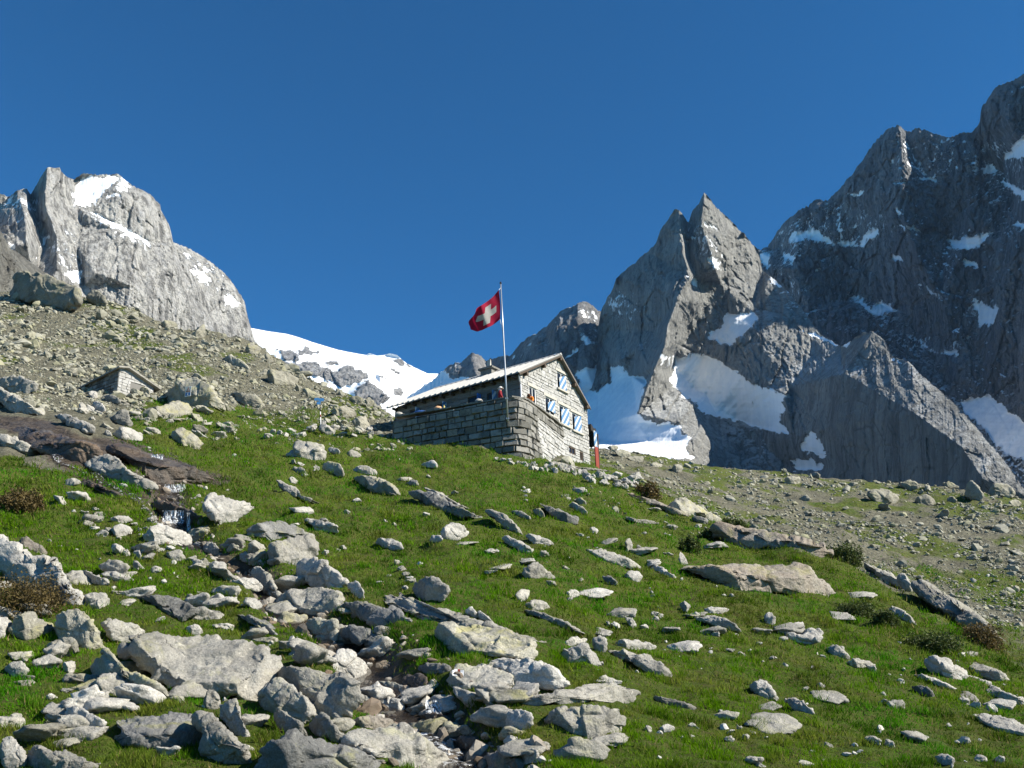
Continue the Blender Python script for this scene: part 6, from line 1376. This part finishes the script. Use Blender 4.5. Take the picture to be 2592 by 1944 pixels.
# the loose wall of white stones below the gable
wl = [(1256, 1165), (1290, 1170), (1320, 1176), (1350, 1186), (1385, 1190), (1420, 1195), (1460, 1202), (1500, 1212), (1540, 1222), (1580, 1226), (1614, 1224)]
k = 0
for i_ in range(62):
    q = (i_/61)**0.8*(len(wl)-1); a = int(min(q, len(wl)-2)); f_ = q-a
    x = wl[a][0]*(1-f_)+wl[a+1][0]*f_+r.uniform(-5, 5); y = wl[a][1]*(1-f_)+wl[a+1][1]*f_+r.uniform(-11, 9)*(0.3+q/10)
    loose(x, y, r.uniform(15, 24)*(0.55+0.75*q/10), M['white_stone'] if 'white_stone' in M else M['pale'], 300+i_, 'white', 'stone', 'white stones piled in a loose row below the gable', 'white stone in the loose piled row below the hut gable', 'stone', 0.05, 0.85)
for i_, (x, y, w) in enumerate([(708, 1100, 26), (722, 1104, 18), (738, 1097, 22), (745, 1105, 24), (765, 1103, 28), (772, 1093, 20), (790, 1092, 36), (818, 1082, 30), (828, 1097, 46), (845, 1090, 26), (872, 1088, 28), (870, 1102, 22), (896, 1104, 18), (910, 1090, 26), (922, 1082, 24), (938, 1102, 20), (968, 1104, 16), (690, 1098, 20), (676, 1108, 30), (935, 1088, 20)]):
    loose(x, y, w*0.95, M['pale'], 400+i_, 'white', 'stone', 'white stones lined up by the signpost', 'white stone in the row on the grass by the blue signpost', 'stone', 0.12)
# white heap left of the stream, and single stones in the meadow
SP = [(262, 1358, 30), (278, 1348, 22), (300, 1366, 20), (340, 1330, 24), (352, 1343, 18), (372, 1340, 20), (385, 1322, 26), (372, 1362, 22), (240, 1340, 22), (225, 1320, 44), (196, 1265, 54), (152, 1272, 44), (214, 1300, 26), (242, 1290, 20), (250, 1308, 26), (245, 1322, 22), (228, 1330, 30), (184, 1228, 30), (300, 1398, 34), (322, 1405, 26), (348, 1412, 30), (370, 1400, 36), (405, 1398, 26), (432, 1392, 22), (462, 1412, 30), (486, 1418, 24), (500, 1440, 36), (520, 1430, 26), (395, 1445, 30), (560, 1518, 30), (590, 1530, 24), (700, 1540, 22), (735, 1565, 30), (760, 1572, 24), (640, 1600, 26), (690, 1430, 30), (665, 1428, 22), (870, 1390, 18), (855, 1394, 14), (823, 1402, 22), (1005, 1428, 20), (1020, 1442, 22), (1030, 1460, 26), (1040, 1475, 22), (1025, 1490, 18), (960, 1475, 16), (1330, 1458, 24), (1345, 1465, 30), (1330, 1450, 18), (1375, 1408, 26), (1395, 1480, 26), (1440, 1520, 20), (1470, 1470, 16), (1430, 1440, 18), (1540, 1585, 22), (1560, 1590, 30), (1600, 1583, 34), (1630, 1590, 22), (1520, 1600, 20), (1660, 1560, 30), (1735, 1545, 40), (1760, 1560, 20), (1660, 1572, 22), (1700, 1600, 36), (1810, 1610, 22), (1850, 1650, 20), (2165, 1675, 22), (1955, 1668, 16), (1880, 1660, 24), (1905, 1930, 40), (1925, 1940, 24), (1850, 1855, 20), (1870, 1845, 18), (1890, 1870, 26), (1845, 1875, 22), (1905, 1858, 16), (2100, 1890, 22), (2210, 1880, 34), (2255, 1890, 28), (2440, 1780, 36), (2470, 1790, 26), (2510, 1800, 34), (2480, 1925, 30), (2530, 1930, 34), (2270, 1790, 44), (2240, 1780, 30), (2210, 1700, 26), (2080, 1740, 20), (2040, 1745, 16), (1980, 1620, 24), (1530, 1410, 18), (1700, 1340, 26), (1690, 1405, 24), (1620, 1390, 18), (1250, 1690, 34), (1290, 1700, 22), (1370, 1740, 22), (1120, 1780, 26), (935, 1690, 24), (1640, 1850, 24), (700, 1700, 26), (640, 1760, 24), (130, 1770, 26), (60, 1690, 24), (75, 1720, 30), (170, 1750, 26), (260, 1770, 32), (290, 1785, 26), (505, 1880, 26), (440, 1870, 22), (760, 1850, 26), (815, 1835, 22), (870, 1850, 20), (1000, 1330, 14), (980, 1240, 18), (1085, 1210, 16), (1150, 1250, 18), (745, 1175, 20), (760, 1178, 18), (800, 1188, 22), (905, 1270, 22), (880, 1300, 18), (820, 1320, 20), (750, 1330, 22), (975, 1320, 14), (1080, 1305, 18)]
for i_, (x, y, w) in enumerate(SP):
    big = x < 520 and y < 1460
    loose(x, y, w*1.05, M['pale'] if r.random() < 0.6 else M['grey'], 500+i_, 'pale', 'stone')
DENSE = [(0, 1480), (330, 1400), (520, 1330), (720, 1400), (900, 1530), (1200, 1600), (1420, 1700), (1560, 1944), (0, 1944)]
DENS2 = [(200, 1010), (430, 1010), (640, 1060), (560, 1120), (330, 1110), (180, 1060)]
kk_ = 0
for i_ in range(900):
    if kk_ >= 136: break
    if kk_ < 110:
        x, y = r.uniform(0, 1560), r.uniform(1330, 1930); ok_ = in_poly(np.array([x]), np.array([y]), DENSE)[0]; w_ = r.uniform(36, 150)*(0.55+0.5*(y-1330)/600)
    else:
        x, y = r.uniform(180, 640), r.uniform(1010, 1120); ok_ = in_poly(np.array([x]), np.array([y]), DENS2)[0]; w_ = r.uniform(20, 46)
    if not ok_ or clear_of_rocks(x, y) is None: continue
    loose(x, y, w_, M[r.choice(['grey', 'pale', 'grey', 'lich'])], 1200+i_, 'grey' if w_ < 50 else 'bulky grey', 'boulder', 'loose boulders among the slabs', None, 'boulder', 0.34, r.uniform(0.34, 0.62)); kk_ += 1
kk_ = 0
for i_ in range(400):
    if kk_ >= 34: break
    x, y = r.uniform(1100, 2560), r.uniform(1230, 1900)
    if not in_poly(np.array([x]), np.array([y]), GREEN)[0] or clear_of_rocks(x, y) is None or clear_of_rocks(x-22, y) is None or clear_of_rocks(x+22, y) is None: continue
    loose(x, y, r.uniform(44, 110)*(0.5+0.6*(y-1230)/600), M[r.choice(['grey', 'pale', 'grey'])], 1700+i_, 'flat grey', 'flat_rock', 'flat slabs set in the meadow', None, 'flat rock', 0.42, r.uniform(0.24, 0.38), True); kk_ += 1
M_CAND = []
for i_ in range(400):
    if len(M_CAND) >= 40: break
    left = r.random() < 0.5
    x, y = (r.uniform(0, 980), r.uniform(770, 1060)) if left else (r.uniform(1510, 2592), r.uniform(1150, 1500))
    P0 = clear_of_rocks(x, y)
    if P0 is None or np.hypot(P0[0], P0[1]) < 72: continue
    M_CAND.append(loose(x, y, r.uniform(16, 34), M['mor'], 700+i_, 'grey', 'boulder', 'boulders on the scree', None, 'boulder'))
# labels by what each stone lies next to
def direction(dx, dy):
    if abs(dx) > 1.3*abs(dy): return 'right of' if dx > 0 else 'left of'
    return 'below' if dy > 0 else 'above'
groups_ = {}
for rec in pend:
    o, px, py, w, tone = rec
    (ax, ay), nm = min(ANCH, key=lambda a: (a[0][0]-px)**2+(1.5*(a[0][1]-py))**2)
    dr = direction(px-ax, py-ay); groups_.setdefault((nm, dr), []).append((math.hypot(px-ax, py-ay), rec))
ORD = ['closest', 'second closest', 'third closest', 'fourth closest', 'fifth closest', 'sixth closest', 'seventh closest', 'eighth closest', 'ninth closest', 'tenth closest', 'eleventh closest', 'twelfth closest', 'thirteenth closest', 'fourteenth closest', 'fifteenth closest', 'sixteenth closest']
for (nm, dr), lst in groups_.items():
    lst.sort(key=lambda q: q[0])
    for k, (_, (o, px, py, w, tone)) in enumerate(lst):
        wd = 'small' if w < 24 else 'fist shaped' if False else 'rounded'
        o['label'] = f"{'small ' if w < 26 else ''}{tone} loose {'boulder' if o.name.startswith('boulder') else 'slab' if o.name.startswith('flat_rock') else 'stone'} {dr} the {nm}" + ('' if len(lst) == 1 else f", {ORD[min(k, 15)]}")
# ------------------------------------------------------------------ scree and rubble nobody could count
def scatter_px(n, x0, x1, y0, y1, seed):
    g = np.random.default_rng(seed); return g.uniform(x0, x1, n), g.uniform(y0, y1, n), g
def merge_stones(name, pts, sizes, mat, label, seed, yawt=True):
    g = np.random.default_rng(seed); n = len(pts); Vs = np.empty((n, len(IV2), 3)); 
    for i_ in range(n):
        s_ = sizes[i_]; Q = rotz_tilt(P2s[g.integers(24)]*np.array([s_, s_*g.uniform(0.6, 1), s_*g.uniform(0.4, 0.85)]), g.uniform(0, 6.28), g.uniform(0, 0.6), g.uniform(0, 6.28))
        Vs[i_] = Q+pts[i_]+np.array([0, 0, 0.12*s_])
    Fs = (IF2[None]+(np.arange(n)*len(IV2))[:, None, None]).reshape(-1, 3)
    col = np.repeat(g.uniform(0.0, 1.0, n), len(IV2))
    o = mesh_np(name, Vs.reshape(-1, 3), Fs, mat, False, {'tone': col}); tag(o, label, kind='stuff'); return o
def scree_mat(name, a, b2, lich):
    m, t, b = newmat(name, 0.92); tc = N(t, 'ShaderNodeTexCoord').outputs['Object']; to = attr(t, 'tone')
    c = mix(t, to, a, b2); n = noise(t, tc, 3.0, 6, 0.7)
    c = mix(t, ramp(t, n, [(0.45, 0.0), (0.65, 0.6)]), c, tuple(x*0.55 for x in a))
    hot = mth(t, 'MULTIPLY', ramp(t, mth(t, 'FRACT', mth(t, 'MULTIPLY', to, 7.3)), [(0.55, 0.0), (0.75, 0.75)]), ramp(t, noise(t, tc, 0.9, 5), [(0.40, 0.2), (0.6, 1.0)]))
    c = mix(t, hot, c, lich); t.links.new(c, b.inputs['Base Color']); bump(t, b, n, 0.5, 0.06); return m
M['scree'] = scree_mat('scree_stone', (0.22, 0.215, 0.17), (0.36, 0.35, 0.285), (0.29, 0.28, 0.165))
M['bedstone'] = scree_mat('stream_stone', (0.11, 0.085, 0.06), (0.40, 0.375, 0.33), (0.17, 0.11, 0.065))
M['rubble'] = scree_mat('rubble_stone', (0.32, 0.31, 0.29), (0.52, 0.505, 0.47), (0.42, 0.40, 0.33))
def gather(n, x0, x1, y0, y1, seed, want):
    xs, ys, g = scatter_px(n, x0, x1, y0, y1, seed); out = []
    for x, y in zip(xs, ys):
        h_ = hit(x, y)
        if h_ is not None: out.append(tuple(h_))
    P = np.array(out); cov_, wet_ = cover_at(P); return P[want(P, cov_)], g
P, g = gather(25000, -120, 1040, 730, 1150, 5, lambda P, c: (np.hypot(P[:, 0], P[:, 1]) > 55) & (c < 0.95))
cl = sm(0.35, 0.7, 0.5+fbm(P*np.array([1, 1, 0])/8, 3, 71))
sz = np.exp(g.normal(-2.3, 0.62, len(P)))*(0.7+0.8*cl); sz = np.clip(sz, 0.07, 1.0)*np.clip(np.hypot(P[:, 0], P[:, 1])/95, 0.55, 1.3)
merge_stones('scree', P, sz, M['scree'], 'grey stones covering the moraine slope at the left', 8)
P, g = gather(25000, 1420, 2700, 1120, 1640, 6, lambda P, c: (np.hypot(P[:, 0], P[:, 1]) > 44) & (c < 0.95))
dens = 0.5+fbm(P*np.array([1, 1, 0])/np.array([10, 16, 1]), 4, 63); keep = g.uniform(0, 1, len(P)) < sm(0.28, 0.62, dens)*0.9+0.12; P = P[keep]
sz = np.clip(np.exp(g.normal(-2.4, 0.6, len(P))), 0.06, 0.9)*np.clip(np.hypot(P[:, 0], P[:, 1])/85, 0.6, 1.4)
merge_stones('scree', P, sz, M['scree'], 'grey stones strewn over the slope right of the meadow', 9)
# rubble along the stream and in the turf
out = []
g = np.random.default_rng(12)
for q in SW[::1]:
    for _ in range(5):
        a = g.uniform(0, 6.28); d_ = g.uniform(0.2, 1.2); x, y = q[0]+d_*math.cos(a), q[1]+d_*math.sin(a)
        h_ = gb.ray_cast(Vector((x, y, 400)), Vector((0, 0, -1)))[0]
        if h_ is not None: out.append(tuple(h_))
P = np.array(out); merge_stones('rubble', P, np.clip(np.exp(g.normal(-2.7, 0.55, len(P))), 0.03, 0.24), M['bedstone'], 'pebbles and broken stones along the stream bed', 10)
out = []
for _ in range(1000):
    x, y = g.uniform(0, 2592), g.uniform(1120, 1944)
    nse = fbm(np.array([[x/160, y/90, 3.0]]), 2, 5)[0]
    if nse < 0.09: continue
    h_ = clear_of_rocks(x, y)
    if h_ is not None: out.append(tuple(h_))
P = np.array(out); cov_, _w = cover_at(P); P = P[cov_ > 0.5]
merge_stones('rubble', P, np.clip(np.exp(g.normal(-2.75, 0.45, len(P))), 0.03, 0.2)*np.clip(np.hypot(P[:, 0], P[:, 1])/26, 0.7, 2.2), M['rubble'], 'little white stones scattered through the meadow turf', 13)
# ------------------------------------------------------------------ grass
def grass_mat():
    m, t, b = newmat('alpine_grass', 1.0); b.inputs['Specular IOR Level'].default_value = 0.0
    c = N(t, 'ShaderNodeAttribute', attribute_name='col').outputs['Color']; t.links.new(c, b.inputs['Base Color'])
    tr = N(t, 'ShaderNodeBsdfTranslucent'); t.links.new(c, tr.inputs['Color'])
    mx = N(t, 'ShaderNodeMixShader'); mx.inputs[0].default_value = 0.4
    t.links.new(b.outputs[0], mx.inputs[1]); t.links.new(tr.outputs[0], mx.inputs[2]); t.links.new(mx.outputs[0], t.nodes['Material Output'].inputs[0]); return m
M['grass'] = grass_mat()
NG = 150000
xs, ys, g = scatter_px(NG, -160, 2750, 1010, 2080, 33)
pts = []
for x, y in zip(xs.tolist(), ys.tolist()):
    d = Vector(ray(x, y).tolist()).normalized(); a = gb.ray_cast(ORI, d)
    if a[0] is None or a[3] > 80: continue
    b_ = rb.ray_cast(ORI, d)
    if b_[0] is not None and b_[3] < a[3]+0.05: continue
    pts.append(tuple(a[0]))
P = np.array(pts); cov_, _w = cover_at(P)
dsg = dist_path(P[:, 0], P[:, 1], SW)
P = P[(g.uniform(0, 1, len(P)) < cov_*1.0) & (dsg > 0.48+0.35*g.uniform(0, 1, len(P)))]
n = len(P); dist = np.hypot(P[:, 0], P[:, 1])
Pf = P*np.array([1, 1, 0])
tuft = sm(0.40, 0.75, 0.5+1.1*fbm(Pf/0.55, 2, 91)); dry = sm(0.46, 0.76, 0.5+0.95*fbm(Pf/1.7, 3, 92)+0.28*fbm(Pf/0.4, 2, 93)); lush = sm(0.40, 0.75, 0.5+0.9*fbm(Pf/4.5, 3, 94)+0.25*sm(40, 60, dist))
NB = 5
hgt = (0.04+0.085*tuft)*np.clip(dist/22, 0.85, 2.0)**0.6
wid = 0.0065*np.clip(dist/12, 1, 7)**0.9
base = np.repeat(P, NB, 0); H = np.repeat(hgt, NB)*g.uniform(0.55, 1.25, n*NB); Wd = np.repeat(wid, NB)*g.uniform(0.7, 1.3, n*NB)
sp_ = np.repeat(0.05*np.clip(dist/14, 1, 4), NB)
base[:, 0] += g.normal(0, 1, n*NB)*sp_; base[:, 1] += g.normal(0, 1, n*NB)*sp_; base[:, 2] -= 0.03
ang = g.uniform(0, 6.28, n*NB); lean = g.uniform(0.15, 0.95, n*NB)*H; la = g.uniform(0, 6.28, n*NB)
sx_, sy_ = np.cos(ang)*Wd, np.sin(ang)*Wd
tip = base+np.stack([np.cos(la)*lean, np.sin(la)*lean-0.35*H, H], -1)
Vg = np.empty((n*NB, 3, 3)); Vg[:, 0] = base-np.stack([sx_, sy_, 0*sx_], -1); Vg[:, 1] = base+np.stack([sx_, sy_, 0*sx_], -1); Vg[:, 2] = tip
cg = np.array([0.100, 0.205, 0.005])*(1-lush[:, None])+np.array([0.058, 0.205, 0.005])*lush[:, None]
cg = cg*(1-0.46*dry[:, None])+np.array([0.20, 0.165, 0.045])*0.46*dry[:, None]
moss = 0.6*sm(0.52, 0.72, 0.5+0.9*fbm(Pf/2.4, 3, 97)+0.2*fbm(Pf/0.6, 2, 98)); cg = cg*(1-moss[:, None])+np.array([0.040, 0.062, 0.008])*moss[:, None]
cb = np.repeat(cg, NB, 0)*g.uniform(0.7, 1.35, (n*NB, 1)); straw = g.uniform(0, 1, n*NB) < 0.06; cb[straw] = np.array([0.26, 0.21, 0.09])
go = mesh_np('grass', Vg.reshape(-1, 3), np.arange(n*NB*3).reshape(-1, 3), M['grass'], False, {'col': np.repeat(cb, 3, 0)})
tag(go, 'short green alpine grass with dry straw coloured patches', kind='stuff')
# ------------------------------------------------------------------ shrubs
def leaf_mat(name, a, b2):
    m, t, b = newmat(name, 0.6); isl = N(t, 'ShaderNodeNewGeometry').outputs['Random Per Island']
    c = ramp(t, isl, [(0.0, a), (0.6, b2), (1.0, tuple(x*1.5 for x in b2))]); t.links.new(c, b.inputs['Base Color'])
    tr = N(t, 'ShaderNodeBsdfTranslucent'); t.links.new(c, tr.inputs['Color']); mx = N(t, 'ShaderNodeMixShader'); mx.inputs[0].default_value = 0.3
    t.links.new(b.outputs[0], mx.inputs[1]); t.links.new(tr.outputs[0], mx.inputs[2]); t.links.new(mx.outputs[0], t.nodes['Material Output'].inputs[0]); return m
M['leaf'] = leaf_mat('juniper_leaf', (0.028, 0.046, 0.010), (0.066, 0.088, 0.020)); M['leafb'] = leaf_mat('brownish_leaf', (0.050, 0.036, 0.012), (0.115, 0.085, 0.030)); M['twig'] = plain('twig', (0.10, 0.07, 0.045), 0.9)
def shrub(px, py, w, h, label, mat, seed):
    b0 = np.array(hit(px, py+h*0.5) or hit(px, py)); d_ = float(b0@_fw); R_ = 0.55*w*d_/F; Hh = 0.75*h*d_/F
    g = np.random.default_rng(seed); o = empty('shrub', b0); tag(o, label, 'shrub', 'low shrubs on the slope')
    n = int(np.clip(w*h*1.9, 900, 8000))
    c = g.normal(size=(n, 3)); c /= np.linalg.norm(c, axis=1, keepdims=True); c[:, 2] = np.abs(c[:, 2]); rad = g.uniform(0.25, 1.0, n)**0.5
    lump_ = 1+1.1*fbm(c*2.2+seed, 3, seed); C = c*(rad*lump_)[:, None]*np.array([R_, R_*0.75, Hh])
    gx, gy = C[:, 0]+b0[0], C[:, 1]+b0[1]
    ls = 1.35*d_/F*g.uniform(1.6, 3.6, n); a = g.normal(size=(n, 3)); a /= np.linalg.norm(a, axis=1, keepdims=True); b_ = np.cross(a, g.normal(size=(n, 3))); b_ /= np.linalg.norm(b_, axis=1, keepdims=True)
    Q = np.stack([C-a*ls[:, None], C+b_*ls[:, None]*0.45, C+a*ls[:, None], C-b_*ls[:, None]*0.45], 1)
    zs = np.array([(gb.ray_cast(Vector((x, y, 400)), Vector((0, 0, -1)))[0] or b0)[2] for x, y in zip(gx[::20], gy[::20])]); Q[..., 2] += np.repeat(zs, 20)[:n, None]-b0[2]
    mesh_np('foliage', Q.reshape(-1, 3), np.arange(4*n).reshape(-1, 4), mat, False, parent=o)
    mb = MB()
    for k in range(9):
        q = c[k*7 % n]; mb.tube([(0, 0, -0.05), tuple(q*np.array([R_, R_*0.75, Hh])*0.5), tuple(q*np.array([R_, R_*0.75, Hh])*0.9+np.array([0, 0, 0.03]))], [0.02, 0.013, 0.006], 5)
    mb.build('stem', M['twig'], o)
shrub(62, 1500, 190, 105, 'big dark green bush hanging over the outcrop at the left edge', M['leafb'], 1)
shrub(2135, 1405, 84, 32, 'flat dark bush on the ridge edge right of the long tan outcrop', M['leaf'], 2)
shrub(2240, 1560, 58, 40, 'round dark bush in the grass below the ridge edge slab', M['leaf'], 3)
shrub(2165, 1545, 84, 24, 'low dark bush left of the round one in the right meadow', M['leaf'], 4)
shrub(1745, 1375, 44, 38, 'round dark green bush left of the long tan outcrop', M['leaf'], 5)
shrub(1795, 1352, 40, 22, 'small bush beside the upper end of the long tan outcrop', M['leaf'], 6)
shrub(45, 1262, 100, 60, 'reddish brown patch of shrub in the grass at the left', M['leafb'], 7)
shrub(1640, 1240, 60, 26, 'reddish low shrub at the right end of the white stone row', M['leafb'], 8)
shrub(2360, 1630, 120, 28, 'wide low dark bush in the grass near the right edge slab', M['leaf'], 9)
shrub(2480, 1615, 100, 26, 'dark heather bush on the ridge near the right edge', M['leafb'], 10)
shrub(1850, 1325, 60, 22, 'dark green bush on the ridge above the pale rounded outcrop', M['leaf'], 11)
# ------------------------------------------------------------------ stream
def water_mat():
    m, t, b = newmat('clear_stream_water', 0.06); b.inputs['Specular IOR Level'].default_value = 0.6
    tc = N(t, 'ShaderNodeTexCoord').outputs['Object']; fo = attr(t, 'foam')
    n = noise(t, tc, 7, 6, 0.7); n2 = noise(t, tc, 9, 6, 0.75)
    ff = ramp(t, mth(t, 'ADD', mth(t, 'MULTIPLY', fo, 0.55), mth(t, 'MULTIPLY', mth(t, 'SUBTRACT', n2, 0.5), 1.5)), [(0.30, 0.0), (0.50, 1.0)])
    c = mix(t, ff, (0.035, 0.026, 0.018), (0.74, 0.77, 0.80)); t.links.new(c, b.inputs['Base Color'])
    t.links.new(mth(t, 'ADD', 0.06, mth(t, 'MULTIPLY', ff, 0.5)), b.inputs['Roughness'])
    t.links.new(mth(t, 'ADD', 0.45, mth(t, 'MULTIPLY', ff, 0.5)), b.inputs['Alpha'])
    bump(t, b, mth(t, 'ADD', n, mth(t, 'MULTIPLY', n2, 0.4)), 0.9, 0.06); return m
M['water'] = water_mat()
def ribbon(name, P, hw_, foam, label, lift=0.05):
    n = len(P); m_ = 7; V, fo = [], []
    T_ = np.gradient(P[:, :2], axis=0); T_ /= np.maximum(np.linalg.norm(T_, axis=1, keepdims=True), 1e-6)
    for i_ in range(n):
        wv = hw_*(0.75+0.5*abs(math.sin(i_*0.37))+0.3*math.sin(i_*0.11))
        zc = []
        for j in range(m_):
            s_ = (j/(m_-1)*2-1)*wv; x, y = P[i_, 0]-T_[i_, 1]*s_, P[i_, 1]+T_[i_, 0]*s_
            h_ = gb.ray_cast(Vector((x, y, 400)), Vector((0, 0, -1)))[0]; zc.append((x, y, h_[2] if h_ else P[i_, 2]))
        zmid = min(q[2] for q in zc)
        for j, q in enumerate(zc): V.append((q[0], q[1], max(zmid+0.10, q[2]*0.5+zmid*0.5)+lift-0.02*abs(j-3))); fo.append(foam(i_/n))
    V = np.array(V); V[:, 2] += 0.035*fbm(V/0.25, 3, 3)
    o = mesh_np(name, V, grid_faces(n, m_), M['water'], True, {'foam': np.array(fo)}); tag(o, label, kind='structure'); return o
ribbon('stream', SW, 0.36, lambda q: 0.06+0.35*(abs(q-0.10) < 0.04)+0.30*(abs(q-0.40) < 0.03)+0.55*(abs(q-0.80) < 0.06)+0.22*(q > 0.86), 'small mountain stream tumbling down between the boulders')
ribbon('rivulet', RW, 0.18, lambda q: 0.5, 'thin white trickle of water along the edge of the wet bedrock', 0.03)
def falls(pxs, top, bot, label, seed):
    """one curved sheet of falling water, torn into strands by its material"""
    d0 = depth_at(np.mean(pxs), bot)
    bb = rb.ray_cast(ORI, Vector(ray(float(np.mean(pxs)), (top+bot)/2).tolist()).normalized())
    if bb[0] is not None: d0 = min(d0, float(np.array(bb[0])@_fw))
    nx, ny = 26, 12; u, v = np.meshgrid(np.linspace(0, 1, nx), np.linspace(0, 1, ny))
    q = np.stack([u.ravel()*5, v.ravel()*1.5, np.full(u.size, seed*2.0)], -1); nz = fbm(q, 3, seed).reshape(u.shape)
    PX = min(pxs)+(max(pxs)-min(pxs))*u+4*nz; PY = top+(bot-top)*v+3*fbm(q*np.array([1, 0, 1]), 2, seed+4).reshape(u.shape)
    D = d0+0.10-0.36*v**2-0.10+0.10*nz
    o = mesh_np('waterfall', world(PX, PY, D).reshape(-1, 3), grid_faces(ny, nx), M['fall'], True); tag(o, label, kind='structure')
def fall_mat():
    m, t, b = newmat('falling_water', 0.25); tc = N(t, 'ShaderNodeTexCoord').outputs['Object']; mp = N(t, 'ShaderNodeMapping'); mp.inputs['Scale'].default_value = (1, 1, 0.18); t.links.new(tc, mp.inputs['Vector'])
    n = noise(t, mp.outputs[0], 24, 4, 0.65); b.inputs['Base Color'].default_value = (0.72, 0.76, 0.80, 1)
    t.links.new(ramp(t, n, [(0.44, 0.0), (0.60, 0.95)]), b.inputs['Alpha']); bump(t, b, n, 0.6, 0.03); return m
M['fall'] = fall_mat()
falls((412, 466), 1292, 1325, 'white main waterfall dropping over the brown rock step', 1)
falls((474, 482), 1298, 1345, 'thin right hand strand of the main waterfall', 2)
falls((416, 468), 1226, 1246, 'small upper waterfall above the main one', 3)
falls((382, 412), 1150, 1166, 'little cascade beside the wet bedrock ramp', 4)
falls((1078, 1118), 1772, 1806, 'small white cascade between boulders at the lower stream', 5)
# painted trail mark
def decal(rock, polys, name):
    for pg, mat in polys:
        x0, y0 = np.min(pg, 0); x1, y1 = np.max(pg, 0); nx, ny = 7, 9; V = []
        xs_, ys_ = np.meshgrid(np.linspace(x0, x1, nx), np.linspace(y0, y1, ny))
        for x, y in zip(xs_.ravel(), ys_.ravel()):
            dv = Vector(ray(x, y).tolist()).normalized(); h_ = rb.ray_cast(ORI, dv); V.append(np.array(h_[0])-np.array(dv)*0.012 if h_[0] is not None else np.array(dv)*(float(np.linalg.norm(V[-1])) if V else 20.0))
        o = mesh_np(name, np.array(V), grid_faces(ny, nx), mat, True, parent=rock); o.data.transform(Matrix.Translation(-rock.location))
mk = lambda x, y: (800+x/2.4578, 1300+y/2.4578)
decal(MARKROCK, [([mk(848, 968), mk(880, 1008)], M['white']), ([mk(882, 968), mk(896, 1010)], M['redpaint']), ([mk(898, 974), mk(920, 1014)], M['white'])], 'trail_mark')
# ------------------------------------------------------------------ thin blue mountain air
HX, HY0, HY1, HZ0, HZ1 = 9200.0, -9200.0, 9200.0, -760.0, 1250.0
mb = MB(); mb.box((-HX, HY0, HZ0), (HX, HY1, HZ1)); 
m = bpy.data.materials.new('thin_air'); m.use_nodes = True; t = m.node_tree; t.nodes.remove(t.nodes['Principled BSDF'])
pv = t.nodes.new('ShaderNodeVolumePrincipled'); pv.inputs['Color'].default_value = (0.36, 0.62, 1.0, 1); pv.inputs['Density'].default_value = 0.000022; pv.inputs['Anisotropy'].default_value = 0.0
t.links.new(pv.outputs[0], t.nodes['Material Output'].inputs['Volume'])
hz = mb.build('haze', m); tag(hz, 'faint blue mountain air between the viewer and the far peaks', kind='stuff')
